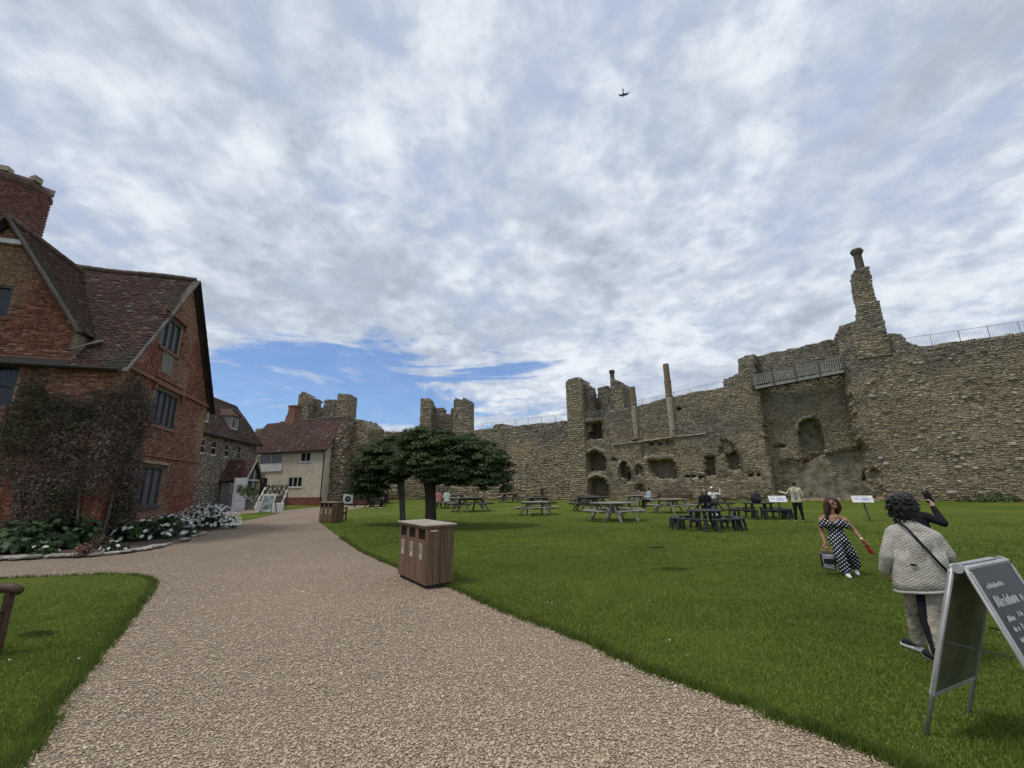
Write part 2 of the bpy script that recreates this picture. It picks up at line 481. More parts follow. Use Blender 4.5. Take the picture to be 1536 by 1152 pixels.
def scatter(poly, n, ymin, ymax, xmax, rng, power=1.6, rmin=2.0, rmax=30):
    """points on the ground inside poly, denser close by"""
    u = rng.random(n)
    a = 2 - power - 0.0001
    r = (rmin ** a + u * (rmax ** a - rmin ** a)) ** (1 / a)
    th = rng.uniform(-R(62), R(62), n)
    x = r * np.sin(th); y = r * np.cos(th)
    k = inpoly(x, y, poly)
    return x[k], y[k], r[k]

rng = np.random.default_rng(3)
# loose pebbles on the path
def in_lawn(x, y): return inpoly(x, y, LAWN_POLY) | inpoly(x, y, ISLE_POLY)
n = 330000
u = rng.random(n); r = 2.2 * (16.5 / 2.2) ** u
th = rng.uniform(-R(52), R(48), n)
x = r * np.sin(th); y = r * np.cos(th)
k = ~in_lawn(x, y) & (rng.random(n) < .66 * np.clip((16.5 - r) / 9, 0, 1)); x, y, r = x[k], y[k], r[k]
x = np.concatenate([x]); n = len(x)
sz = rng.uniform(.004, .0085, n) * (1 + .05 * r) * np.where(rng.random(n) < .05, 1.6, 1)
an = rng.uniform(0, math.pi, n); el = rng.uniform(.55, 1.0, n)
ca, sa = np.cos(an), np.sin(an)
base = np.stack([x, y, np.full(n, -.028) + sz * .35], 1)
dirs = np.array([(1, 0, 0), (0, 1, 0), (-1, 0, 0), (0, -1, 0), (0, 0, .62), (0, 0, -.5)])
V = np.zeros((n, 6, 3))
for i, d in enumerate(dirs):
    q = d * (1 + rng.uniform(-.25, .25, (n, 1)))
    V[:, i, 0] = base[:, 0] + sz * (q[:, 0] * ca * 1.15 - q[:, 1] * sa * el)
    V[:, i, 1] = base[:, 1] + sz * (q[:, 0] * sa * 1.15 + q[:, 1] * ca * el)
    V[:, i, 2] = base[:, 2] + sz * q[:, 2]
F = np.array([(0, 1, 4), (1, 2, 4), (2, 3, 4), (3, 0, 4)])
F = (np.arange(n)[:, None, None] * 6 + F[None]).reshape(-1, 3)
pal = np.array([(.42, .31, .215), (.36, .255, .175), (.49, .375, .265), (.55, .44, .33), (.22, .155, .105), (.42, .33, .25), (.37, .245, .16), (.66, .56, .46)])
ci = rng.choice(len(pal), n, p=[.24, .2, .17, .07, .14, .1, .06, .02])
mass('gravel', V.reshape(-1, 3), F, np.repeat((pal[ci] * .7 + np.array([.42, .345, .24]) * .3) * np.array([.97, 1.0, 1.0]) * rng.uniform(.92, 1.22, (n, 1)), 6, 0), vmat('pebble', .85, .2, 60, 0))
tag(bpy.data.objects['gravel'], 'loose buff pea gravel lying on the path', 'gravel', kind='stuff')

# mown grass blades, close part of the lawns
def blades(name, poly, n, rmin, rmax, label, thmin, thmax, seed):
    rng = np.random.default_rng(seed)
    u = rng.random(n); r = rmin * (rmax / rmin) ** u
    th = rng.uniform(thmin, thmax, n); x = r * np.sin(th); y = r * np.cos(th)
    k = inpoly(x, y, poly); x, y, r = x[k], y[k], r[k]; n = len(x)
    k = rng.random(len(x)) < np.clip((rmax - r) / (rmax * .45), 0, 1); x, y, r = x[k], y[k], r[k]; n = len(x)
    h = rng.uniform(.009, .022, n) * (1 + .03 * r) * (.7 + .7 * fbm(x * 1.3, y * 1.3, 5))
    wd = rng.uniform(.0016, .003, n) * (1 + .30 * r)
    a = rng.uniform(0, 2 * math.pi, n); lean = rng.uniform(.2, 1.1, n); la = rng.uniform(0, 2 * math.pi, n)
    V = np.zeros((n, 3, 3))
    V[:, 0] = np.stack([x - wd * np.cos(a), y - wd * np.sin(a), np.zeros(n) - .002], 1)
    V[:, 1] = np.stack([x + wd * np.cos(a), y + wd * np.sin(a), np.zeros(n) - .002], 1)
    V[:, 2] = np.stack([x + h * lean * np.cos(la), y + h * lean * np.sin(la), h], 1)
    g = np.array([(.145, .200, .028), (.18, .228, .038), (.108, .160, .024), (.26, .25, .08)])
    ci = rng.choice(4, n, p=[.45, .3, .2, .05])
    pt = fbm(x * .5, y * .5, 11)[:, None]
    c = g[ci] * (.7 + .6 * pt) * rng.uniform(.8, 1.2, (n, 1))
    o = mass(name, V.reshape(-1, 3), np.arange(3 * n).reshape(-1, 3), np.repeat(c, 3, 0), GRASSV)
    tag(o, label, 'grass', kind='stuff')
blades('grass', LAWN_POLY, 560000, 2.6, 30, 'short mown grass of the large lawn', R(-25), R(60), 21)
blades('grass', ISLE_POLY, 200000, 2.6, 13, 'short mown grass of the small lawn beside the path', R(-64), R(-30), 22)
# taller tufts along the lawn edges
def edge_tufts(poly, label, seed, tall=1.0):
    rng = np.random.default_rng(seed); pts = np.array(poly)
    q = np.roll(pts, -1, 0) - pts; L = np.linalg.norm(q, axis=1)
    d = np.linalg.norm(pts, axis=1); ok = (L < 2) & (d < 17) & (pts[:, 1] > .5)
    ks = np.nonzero(ok)[0]; pk = ks[rng.integers(0, len(ks), 26000)]
    # denser close by
    keep = rng.random(len(pk)) < np.clip(4.5 / d[pk], .15, 1); pk = pk[keep]; n = len(pk)
    t = rng.random((n, 1)); p = pts[pk] + q[pk] * t + rng.normal(0, .035, (n, 2))
    h = rng.uniform(.02, .065, n) * tall * (.5 + fbm(p[:, 0] * 2, p[:, 1] * 2, 9)); r = np.linalg.norm(p, axis=1); wd = .002 * (1 + .2 * r)
    a = rng.uniform(0, 6.28, n); la = rng.uniform(0, 6.28, n); le = rng.uniform(.3, 1.1, n)
    V = np.zeros((n, 3, 3))
    V[:, 0] = np.stack([p[:, 0] - wd * np.cos(a), p[:, 1] - wd * np.sin(a), np.full(n, -.03)], 1)
    V[:, 1] = np.stack([p[:, 0] + wd * np.cos(a), p[:, 1] + wd * np.sin(a), np.full(n, -.03)], 1)
    V[:, 2] = np.stack([p[:, 0] + h * le * np.cos(la), p[:, 1] + h * le * np.sin(la), h], 1)
    g = np.array([(.12, .175, .026), (.085, .13, .022), (.24, .23, .08)])[rng.choice(3, n, p=[.5, .4, .1])] * rng.uniform(.7, 1.2, (n, 1))
    tag(mass('grass_edge', V.reshape(-1, 3), np.arange(3 * n).reshape(-1, 3), np.repeat(g, 3, 0), GRASSV), label, 'grass', kind='stuff')
edge_tufts(LAWN_POLY, 'ragged longer grass along the edge of the large lawn', 31)
edge_tufts(ISLE_POLY, 'ragged longer grass along the edge of the small lawn', 32)

# a few rank dark patches in the turf
for (px, py, rx_, ry_, lab) in ((1006, 854, .42, .22, 'dark rank tuft of grass standing out in the lawn before the round table'), (985, 822, .25, .15, 'small dark tuft of grass in the lawn left of the round table'), (55, 952, .22, .14, 'dark tuft of grass on the small lawn')):
    q = gxy(px, py); rng = np.random.default_rng(px); n = 2600; a = rng.uniform(0, 6.28, n); rr = np.sqrt(rng.random(n))
    x = q[0] + np.cos(a) * rr * rx_; y = q[1] + np.sin(a) * rr * ry_; h = rng.uniform(.02, .06, n) * (1.2 - rr); la = rng.uniform(0, 6.28, n); le = rng.uniform(.2, .9, n); wd = np.full(n, .004)
    V = np.zeros((n, 3, 3)); V[:, 0] = np.stack([x - wd * np.cos(la + 1.5), y - wd * np.sin(la + 1.5), np.zeros(n)], 1); V[:, 1] = np.stack([x + wd * np.cos(la + 1.5), y + wd * np.sin(la + 1.5), np.zeros(n)], 1); V[:, 2] = np.stack([x + h * le * np.cos(la), y + h * le * np.sin(la), h], 1)
    c = np.array([(.06, .105, .02), (.08, .125, .025)])[rng.integers(0, 2, n)] * rng.uniform(.7, 1.2, (n, 1))
    tag(mass('grass_tuft', V.reshape(-1, 3), np.arange(3 * n).reshape(-1, 3), np.repeat(c, 3, 0), GRASSV), lab, 'grass', kind='stuff')
# ================================================================== CASTLE
WPAL = 1.22 * np.array([(.275, .23, .16), (.235, .195, .138), (.20, .165, .118), (.32, .27, .19), (.37, .33, .255), (.155, .13, .10), (.25, .195, .135), (.44, .40, .33)])
GPAL = 1.25 * np.array([(.17, .16, .14), (.13, .125, .115), (.21, .195, .165), (.095, .09, .085), (.28, .265, .23), (.16, .14, .115), (.14, .12, .10), (.36, .345, .31)])
PP = np.array([.22, .2, .16, .15, .06, .1, .08, .03])
def wall_cols(s, z, zt, rng, seed, grey0=.62, redz=1.2):
    n = len(s)
    a = WPAL[rng.choice(8, n, p=PP)]; b = GPAL[rng.choice(8, n, p=PP)]
    g = z / np.maximum(zt, .1) + (fbm(s * .22, z * .3, seed) - .5) * .9
    g = np.clip((g - grey0 - .08) / .22 + .5, 0, 1)[:, None] * .85
    c = a * (1 - g) + b * g
    c = c * .68 + (np.array([.30, .25, .175]) * (1 - g) + np.array([.22, .205, .18]) * g) * .32
    zone = fbm(s * .45, z * .55, seed + 7)[:, None]
    c = c * (.72 + .56 * zone)
    warm = np.clip((fbm(s * .3, z * .5, seed + 13) - .58) * 5, 0, 1)[:, None] * (1 - g) * .3
    c = c * (1 - warm) + c * np.array([1.15, .95, .82]) * warm
    low = np.clip(1 - z / redz, 0, 1)[:, None] * .4
    c = c * np.array([1.02, .99, .955])
    return c * (1 - low) + c * np.array([1.08, .9, .8]) * low
def interp_top(top, s):
    t = np.array(top, float); return np.interp(s, t[:, 0], t[:, 1])
def panel(parent, P0, P1, z0, top, thick=0.0, depth=None, stone=(.42, .17), seed=1, grey0=.62, ds=.3, dz=.3, rough=.05, jag=.08, proud=.07, cols=wall_cols, name='masonry', keep=1.0, skip=None):
    """rubble face from P0 to P1 (left to right seen from outside); core sheet + separate stones"""
    P0 = np.array(P0, float); P1 = np.array(P1, float); L = np.linalg.norm(P1 - P0); d = (P1 - P0) / L
    nrm = np.array([d[1], -d[0]])
    rng = np.random.default_rng(seed)
    if not hasattr(top, '__len__'): top = [(0, top), (L, top)]
    bp = []
    for i, (a, b) in enumerate(top):
        if i and a - top[i - 1][0] < 1e-3: a = top[i - 1][0] + .03
        bp.append((a, b))
    top = bp
    ss = np.unique(np.round(np.concatenate([np.linspace(0, L, max(2, int(L / ds) + 1)), [min(max(a, 0), L) for a, _ in top]]), 3))
    ns = len(ss); ztop = interp_top(top, ss)
    ztj = ztop + (vnoise(ss * 2.3, ss * 0, seed) - .5) * 2 * jag
    nz = max(2, int((ztop.max() - z0) / dz) + 1)
    tt = np.linspace(0, 1, nz)
    S = np.repeat(ss[:, None], nz, 1); Z = z0 + (ztj[:, None] - z0) * tt[None]
    def dep(S, Z):
        r = (fbm(S * .8, Z * .9, seed + 3) - .5) * rough * 3
        if depth is not None: r = r + depth(S, Z)
        return r
    Dp = dep(S, Z)
    if thick == 0: Dp[0] = 0; Dp[-1] = 0
    X = P0[0] + d[0] * S + nrm[0] * Dp; Y = P0[1] + d[1] * S + nrm[1] * Dp
    V = np.stack([X, Y, Z], -1).reshape(-1, 3)
    idx = np.arange(ns * nz).reshape(ns, nz)
    F = np.stack([idx[:-1, :-1], idx[1:, :-1], idx[1:, 1:], idx[:-1, 1:]], -1).reshape(-1, 4)
    if thick:
        nb = len(V)
        bx = P0[0] + d[0] * ss - nrm[0] * thick; by = P0[1] + d[1] * ss - nrm[1] * thick
        back = np.concatenate([np.stack([bx, by, ztj - .05], 1), np.stack([bx, by, np.full(ns, z0)], 1)])
        V = np.concatenate([V, back])
        a = idx[:, -1]; b = nb + np.arange(ns); c = nb + ns + np.arange(ns)
        F = np.concatenate([F, np.stack([a[:-1], a[1:], b[1:], b[:-1]], 1), np.stack([b[:-1], b[1:], c[1:], c[:-1]], 1)])
        for e in (0, -1):
            col = idx[e]; q = np.stack([col[:-1], col[1:]], 1)
            F = np.concatenate([F, np.array([[col[0], col[-1], b[e], c[e]]])])
    core = mass(name, V, F, None, MORTAR, parent, kind=None)
    # stones on the steep returns of openings
    nq = (ns - 1) * (nz - 1); Q = V[F[:nq]]
    e1 = Q[:, 1] - Q[:, 0]; e2 = Q[:, 3] - Q[:, 0]; nn = np.cross(e1, e2); ar = np.linalg.norm(nn, axis=1); nn = nn / np.maximum(ar, 1e-9)[:, None]
    n3 = np.array([nrm[0], nrm[1], 0.0]); nn = nn * np.sign((nn @ n3) + 1e-9)[:, None]
    st_i = np.nonzero((np.abs(nn @ n3) < .62) & (ar > .02))[0]
    if depth is not None and len(st_i):
        cnt = rng.poisson(ar[st_i] / (stone[0] * stone[1]) * 1.15); ii = np.repeat(st_i, cnt); m_ = len(ii)
        if m_:
            a_, b_ = rng.random((m_, 1)), rng.random((m_, 1)); C_ = Q[ii, 0] + e1[ii] * a_ + e2[ii] * b_; N_ = nn[ii]
            T1 = np.cross(np.array([0, 0, 1.0]), N_); T1 = np.where(np.linalg.norm(T1, axis=1)[:, None] < .2, np.array([d[0], d[1], 0.0]), T1); T1 /= np.linalg.norm(T1, axis=1)[:, None]; T2 = np.cross(N_, T1)
            vs_, fs_ = frusta(C_ - N_ * .05, T1 * (stone[0] * rng.uniform(.25, .6, (m_, 1))), T2 * (stone[1] * rng.uniform(.3, .6, (m_, 1))), N_ * rng.uniform(.07, .15, (m_, 1)), rng, .7, .2)
            cc_ = cols((C_[:, :2] - P0) @ d, C_[:, 2], np.full(m_, ztop.max()), rng, seed, grey0)
            mass('return_stones', vs_, fs_, np.repeat(cc_, 8, 0), STONE, parent)
    # stones in rough courses
    zt_max = ztop.max(); z = z0 + .02
    SC = []; 
    while z < zt_max:
        h = stone[1] * rng.uniform(.75, 1.3)
        k = int(L / stone[0] * 1.25) + 4
        ln = stone[0] * rng.uniform(.45, 1.45, k)
        e = np.cumsum(ln) - rng.uniform(0, stone[0])
        c = e - ln / 2
        m = (c > .05) & (c < L - .05) & (rng.random(k) < keep)
        c = c[m]; l = ln[m]; nn = len(c)
        SC.append(np.stack([c, np.full(nn, z + h / 2) + rng.normal(0, h * .12, nn), l, np.full(nn, h) * rng.uniform(.7, 1.08, nn)], 1))
        z += h
    SC = np.concatenate(SC)
    s, zz, l, h = SC.T
    zt = interp_top(top, s)
    dd = dep(s, zz)
    dmax = np.maximum(np.abs(dep(s - .25, zz) - dd), np.abs(dep(s + .25, zz) - dd)); dmax = np.maximum(dmax, np.maximum(np.abs(dep(s, zz + .2) - dd), np.abs(dep(s, zz - .2) - dd)))
    k = (zz < zt - h * .2) & (dmax < .3)
    if skip is not None: k &= ~skip(s, zz)
    s, zz, l, h, dd, zt = s[k], zz[k], l[k], h[k], dd[k], zt[k]; n = len(s)
    l = np.minimum(l, 2 * np.minimum(s, L - s) + .02)
    C = np.stack([P0[0] + d[0] * s + nrm[0] * (dd - .06), P0[1] + d[1] * s + nrm[1] * (dd - .06), zz], 1)
    al = rng.normal(0, .09, n)
    U = np.stack([d[0] * l / 2 * np.cos(al), d[1] * l / 2 * np.cos(al), l / 2 * np.sin(al)], 1) * .95
    W_ = rng.uniform(.3, 1.0, n) * proud + .06
    Vv = np.stack([np.zeros(n), np.zeros(n), h / 2], 1) * .93
    W = np.stack([nrm[0] * W_, nrm[1] * W_, rng.uniform(-.02, .03, n)], 1)
    vs, fs = frusta(C, U, Vv, W, rng, .72, .2)
    cc = cols(s, zz, zt, rng, seed, grey0)
    mass('stones', vs, fs, np.repeat(cc, 8, 0), STONE, parent)
    return core

def rubble_cap(parent, P0, P1, top, thick, seed, n_per_m=7, size=.28, skip=None):
    P0 = np.array(P0, float); P1 = np.array(P1, float); L = np.linalg.norm(P1 - P0); d = (P1 - P0) / L; nrm = np.array([d[1], -d[0]])
    rng = np.random.default_rng(seed); n = int(L * n_per_m)
    s = rng.uniform(.1, L - .1, n); t = rng.uniform(0, thick, n)
    if skip is not None:
        k = ~skip(s, t); s, t = s[k], t[k]; n = len(s)
    z = interp_top(top, s)
    C = np.stack([P0[0] + d[0] * s - nrm[0] * t, P0[1] + d[1] * s - nrm[1] * t, z - .2], 1)
    a = rng.uniform(0, 3.14, n); r = size * rng.uniform(.4, 1, n)
    U = np.stack([np.cos(a) * r * .6, np.sin(a) * r * .6, np.zeros(n)], 1); V = np.stack([-np.sin(a) * r * .45, np.cos(a) * r * .45, np.zeros(n)], 1)
    W = np.stack([np.zeros(n), np.zeros(n), rng.uniform(.14, .27, n)], 1)
    vs, fs = frusta(C, U, V, W, rng, .7, .25)
    cc = GPAL[rng.choice(8, n, p=PP)] * rng.uniform(.7, 1.1, (n, 1))
    mass('capping_stones', vs, fs, np.repeat(cc, 8, 0), STONE, parent)

def block(parent, x0, x1, y0, y1, z0, top, seed, stone=(.5, .2), grey0=.62, jag=.1, faces='flrb', proud=.07, **kw):
    """four rubble faces and a broken top, local axes; front is y0"""
    if not hasattr(top, '__len__'): top = [(0, top), (x1 - x0, top)]
    t0 = top[0][1]; t1 = top[-1][1]; D = y1 - y0
    if 'f' in faces: panel(parent, (x0, y0), (x1, y0), z0, top, 0, None, stone, seed, grey0, jag=jag, proud=proud, **kw)
    if 'r' in faces: panel(parent, (x1, y0), (x1, y1), z0, [(0, t1), (D, t1)], 0, None, stone, seed + 1, grey0, jag=jag, proud=proud, **kw)
    if 'b' in faces: panel(parent, (x1, y1), (x0, y1), z0, [(x1 - x0 - a, b) for a, b in reversed(top)], 0, None, stone, seed + 2, grey0, jag=jag, proud=proud, **kw)
    if 'l' in faces: panel(parent, (x0, y1), (x0, y0), z0, [(0, t0), (D, t0)], 0, None, stone, seed + 3, grey0, jag=jag, proud=proud, **kw)
    mb = MB()
    for i in range(len(top) - 1):
        (a, b), (c, e) = top[i], top[i + 1]
        if c - a < .02: continue
        mb.add([(x0 + a, y0 + .02, b - .03), (x0 + c, y0 + .02, e - .03), (x0 + c, y1 - .02, e - .03), (x0 + a, y1 - .02, b - .03)], [(0, 1, 2, 3)])
    mb.build('top_bed', MORTAR, parent)
    rubble_cap(parent, (x0, y0), (x1, y0), top, D, seed + 5, n_per_m=8 * max(.6, D), size=.3)

# ---- main curtain wall (runs away to the left from the frame edge)
MC = np.array(gxy(862, 750)); MH = np.array(gxy(1536, 752))
MD = (MH - MC) / np.linalg.norm(MH - MC); MN = np.array([MD[1], -MD[0], 0.0]); MRZ = math.atan2(MD[1], MD[0])
def mw(px, py, off=0.0):
    p = on_plane(px, py, np.array([*MC, 0]) + MN * off, MN); return (float((p[:2] - MC) @ MD), float(p[2]))
def inset(poly, val, rag=.12, seed=1):
    def f(S, Z):
        s = S + (vnoise(S * 2.1, Z * 2.1, seed) - .5) * 2 * rag; z = Z + (vnoise(S * 2.3, Z * 1.9, seed + 9) - .5) * 2 * rag
        return np.where(inpoly(s, z, poly), val, 0.0)
    return f
def arch(s0, s1, z0, zs, rise, k=8):
    c = (s0 + s1) / 2; r = (s1 - s0) / 2
    return [(s0, z0), (s1, z0), (s1, zs)] + [(c + r * math.cos(math.pi * i / k), zs + rise * math.sin(math.pi * i / k)) for i in range(1, k)] + [(s0, zs)]
REC = [(20.55, 0), (27.75, 0), (27.85, 4.7), (27.45, 5.2), (27.4, 16), (20.6, 16), (20.35, 5)]
LOWREC = [(21.0, 0), (27.7, 0), (27.9, 4.75), (26.6, 4.5), (25.2, 4.25), (23.9, 4.3), (23.7, 3.9), (21.3, 3.75)]
feat = [
    inset(REC, -1.5, .03, 1), inset(LOWREC, -.45, .12, 2),
    inset(arch(23.25, 25.15, 4.5, 6.7, 1.0), -2.2, .04, 3),
    inset([(23.3, 3.3), (25.0, 4.3), (25.05, 4.9), (23.3, 4.9)], -.7, .15, 4),
    inset(arch(1.6, 4.1, 3.2, 4.8, 1.0), -2.2, .05, 5), inset(arch(1.6, 4.2, 0, 1.8, 1.0), -2.0, .05, 6),
    inset([(1.7, 6.9), (3.95, 6.9), (3.95, 9.1), (1.7, 9.1)], -2.5, .05, 7),
    inset(arch(5.65, 6.8, 2.3, 3.6, .7), -1.4, .04, 8), inset([(6.2, 1.9), (7.1, 2.0), (6.9, 3.0), (6.2, 3.0)], -1.0, .12, 9),
    inset([(8.9, 4.3), (9.0, 3.0), (9.9, 2.2), (11.95, 2.15), (11.9, 3.4), (11.6, 4.25)], -1.5, .1, 10),
    inset([(14.65, 2.35), (15.65, 2.35), (15.7, 4.45), (14.75, 4.4)], -1.3, .03, 11),
    inset([(16.9, 3.0), (18.0, 2.8), (17.9, 4.2), (17.6, 4.9), (16.7, 4.6)], -1.2, .15, 12),
    inset([(16.2, 4.4), (17.8, 4.7), (17.2, 6.0), (16.4, 5.8)], -.35, .25, 13),
    inset([(7.4, 2.6), (8.2, 2.5), (8.3, 3.7), (7.6, 3.9)], -.6, .15, 14), inset([(7.3, .9), (8.2, .9), (8.1, 1.7), (7.4, 1.7)], -.6, .12, 15),
    inset([(8.3, 4.6), (11.9, 4.7), (11.9, 6.4), (8.3, 6.2)], -.28, .08, 16),
    inset([(27.6, .2), (28.3, .2), (28.5, 2.4), (28.0, 3.0), (27.6, 2.5)], -.5, .25, 19),
    inset([(12.2, .2), (20, .3), (20, 1.9), (12.4, 2.0)], .12, .3, 20),
    inset([(29.0, 12.6), (36, 12.7), (60, 13), (60, 20), (29, 20)], -.25, .1, 21),
]
for hs, hz in ((9.4, 6.0), (10.3, 6.0), (11.2, 6.0), (12.9, 2.4), (13.5, 2.4), (14.2, 2.3), (18.7, 2.4), (19.4, 2.4), (5.1, 4.5), (11.9, 7.0), (7.7, 6.4), (12.7, 9.6)):
    feat.append(inset([(hs - .2, hz - .17), (hs + .2, hz - .17), (hs + .2, hz + .17), (hs - .2, hz + .17)], -.9, .05, int(hs * 10)))
feat.append(inset([(20.9, 4.9), (22.0, 4.9), (22.0, 5.25), (20.9, 5.25)], -.6, .05, 77))
def main_depth(S, Z):
    r = 0
    for f in feat: r = r + f(S, Z)
    return r
MTOP = [(-1, 9.6), (0, 9.6), (4.2, 9.4), (5.2, 10.2), (6.8, 10.2), (11.6, 10.9), (17.4, 11.4), (17.5, 12.2), (18.9, 12.6), (19.1, 14.2), (19.7, 14.4), (23.7, 14.75), (27.4, 15.1), (27.8, 15.8), (29.3, 16.0), (30.9, 14.5), (32.0, 14.2), (32.15, 13.5), (33.0, 12.85), (39.0, 12.9), (48, 13.0)]
mwall = thing('curtain_wall', 'tall ruined flint curtain wall with big recess and openings, behind the picnic tables', 'castle wall', (*MC, 0), MRZ)
def plaster_patch(s, z):
    return inpoly(s, z, [(21.0, 0), (27.6, 0), (27.8, 4.6), (25.1, 4.1), (23.6, 3.6), (21.2, 3.4)]) & (fbm(s * .9, z * .9, 55) < .66)
panel(mwall, (0, 0), (48, 0), 0, MTOP, 2.6, main_depth, (.34, .14), 101, .63, ds=.15, dz=.15, rough=.07, jag=.1, proud=.055, skip=plaster_patch)
rubble_cap(mwall, (0, 0), (48, 0), MTOP, 2.2, 102, 6, .34, skip=lambda s, t: ((s > 20.2) & (s < 27.7) & (t < 1.75)) | ((s > 28.8) & (t < .5)))
# pale mortar string course
mb = MB(); rg = random.Random(4)
pts = [(5.2, 6.2), (7.5, 6.3), (9.5, 6.45), (11.9, 6.6), (13.5, 6.65), (15.2, 6.75)]
for a, b in zip(pts[:-1], pts[1:]): mb.bar((a[0], -.10, a[1]), (b[0], -.10, b[1]), .24, .13)
mb.build('string_course', mat('pale limestone', (.40, .36, .29), .9, .3, 3, .5, 25), mwall, jitter=.02)
# dressed arch rings (voussoirs)
def voussoirs(s0, s1, zs, rise, y, depth=.35, n=13, m='pale limestone'):
    c = (s0 + s1) / 2; r = (s1 - s0) / 2
    for i in range(n):
        q = []
        for a in (math.pi * (i + .04) / n, math.pi * (i + .96) / n):
            for k in (0, .26):
                q.append((c + (r + k) * math.cos(a), zs + (rise + k) * math.sin(a)))
        b = MB(); b.prism([(q[0][0], y, q[0][1]), (q[1][0], y, q[1][1]), (q[3][0], y, q[3][1]), (q[2][0], y, q[2][1])], (0, depth, 0))
        b.build('voussoir', MATS[m], mwall, jitter=.012, seed=i)
voussoirs(23.25, 25.15, 6.7, 1.0, -(-1.5) - .08, .4, 13)
voussoirs(1.6, 4.1, 4.8, 1.0, -.08); voussoirs(1.6, 4.2, 1.8, 1.0, -.08); voussoirs(5.65, 6.8, 3.6, .7, -.08, n=9)
# tall broken chimney on the wall
PALESTONE = MATS['pale limestone']
st = link('chimney_stack', None, mwall)
for (a, b, c, e, z0, tp, sd_) in ((28.6, 30.95, -.15, 2.2, 12.4, [(0, 15.9), (.7, 16.2), (.95, 17.6), (2.35, 17.6)], 121), (29.5, 30.8, .1, 1.7, 17.2, [(0, 19.8), (.08, 20.8), (.4, 21.1), (1.3, 21.2)], 131)):
    block(st, a, b, c, e, z0, tp, sd_, (.42, .17), .75, jag=.08)
mb = MB(); mb.lathe([(.36, 20.9), (.33, 22.75), (.42, 22.9), (.52, 23.1), (.52, 23.25), (.42, 23.4)], (30.35, .9, 0), 8)
mb.build('brick_shaft', mat('smoked brick', (.10, .082, .068), .9, .4, 6, .6, 25), st, jitter=.02)
# slim chimney shafts on the wall face
BRICKSH = mat('chimney brick', (.20, .15, .105), .9, .4, 7, .6, 25, col2=(.27, .20, .13))
PLASTER = mat('weathered render', (.36, .31, .24), .92, .3, 4, .5, 20)
for s0, zt, zm, w_ in ((7.95, 12.7, 10.5, .68), (11.9, 14.8, 11.0, .70)):
    c = link('chimney', None, mwall)
    mb = MB(); mb.lathe([(w_ * .40, 6.7), (w_ * .46, 7.4), (w_ * .52, zm)], (s0, -.05, 0), 8); mb.build('shaft', PLASTER, c, jitter=.015)
    mb = MB(); mb.lathe([(w_ * .56, zm), (w_ * .58, zm + .12), (w_ * .52, zm + .3), (w_ * .54, (zm + zt) / 2), (w_ * .47, (zm + zt) / 2 + .1), (w_ * .45, zt - .05), (w_ * .36, zt)], (s0, -.05, 0), 8); mb.build('brick_shaft', BRICKSH, c, jitter=.02)
# big stones that stand out in the near end of the wall
big = []
rg = random.Random(12)
protos = []
for k in range(6):
    b = MB(); b.lathe([(.55, -.5), (.95, -.2), (1.0, .15), (.7, .42)], n=7)
    o = b.build('stone', mat('flint %d' % (k % 3), ((.42, .39, .33), (.30, .25, .18), (.2, .17, .13))[k % 3], .8, .35, 5, .5, 20), mwall, jitter=.12, seed=k)
    o.rotation_euler = (R(90), 0, 0); protos.append(o)
for i in range(150):
    s = rg.uniform(28.6, 41.5); z = rg.uniform(.4, 12.2)
    o = protos[i] if i < 6 else protos[i % 6].copy()
    if i >= 6: COL.objects.link(o)
    sc = rg.uniform(.07, .14)
    o.location = (s, -.10 + (.0 if z < 12.4 else .25), z); o.scale = (sc * rg.uniform(1.2, 2.1), sc, .12); o.rotation_euler = (R(90), rg.uniform(-.25, .25), 0)

# ---- railings on the wall walk
RAILM = mat('railing steel', (.36, .37, .38), .5, .15, 8, 0, 80, .4, .2)
def railing(parent, a, b, step, h=1.1, post=1.6, name='railing', th=.015, m=None):
    a, b = Vector(a), Vector(b); L = (b - a).length; d = (b - a) / L
    m = m or RAILM
    mb = MB()
    for z in (h, .12): mb.bar(a + Vector((0, 0, z)), b + Vector((0, 0, z)), .032, .03)
    n = max(1, int(L / post))
    for i in range(n + 1):
        p = a + d * L * i / n; mb.bar(p - Vector((0, 0, .25)), p + Vector((0, 0, h + .02)), .04, .04)
    r = mb.build(name, m, parent)
    k = int(L / step); proto = None
    for i in range(1, k):
        p = a + d * L * i / k
        if proto is None:
            q = MB(); q.box((0, 0, h / 2 + .05), (th, th, h - .12)); proto = q.build('baluster', m, r); o = proto
        else:
            o = proto.copy(); COL.objects.link(o)
        o.location = p
    return r
railing(mwall, (32.2, 1.0, 12.9), (48, 1.0, 12.95), .16)
railing(mwall, (6.9, 1.2, 10.0), (17.4, 1.2, 11.2), .2)
# viewing platform across the recess: its own thing fixed to the wall
plat = thing('viewing_platform', 'grey timber viewing platform with slatted balustrade spanning the wall recess', 'platform', (*MC, 0), MRZ)
za, zb = 11.0, 11.6
TIMBER = mat('silvered timber', (.27, .265, .25), .8, .25, 6, .3, 30)
def pz(s): return za + (zb - za) * (s - 20.3) / 7.2
mb = MB(); mb.bar((19.9, .35, pz(19.9) - .1), (27.5, .35, pz(27.5) - .1), 1.5, .12); mb.build('deck', OAK, plat)
mb = MB(); mb.bar((20.2, -.42, pz(20.2) - .16), (27.5, -.42, pz(27.5) - .16), .08, .26); mb.build('edge_beam', TIMBER, plat)
for k in range(9):
    s = 20.4 + k * .85; mb = MB(); mb.bar((s, -.34, pz(s) - .26), (s, 1.1, pz(s) - .26), .09, .16); mb.build('joist', OAK, plat)
bal = MB()
for z in (1.12, .18): bal.bar((19.9, -.45, pz(19.9) + z), (27.5, -.45, pz(27.5) + z), .07, .08)
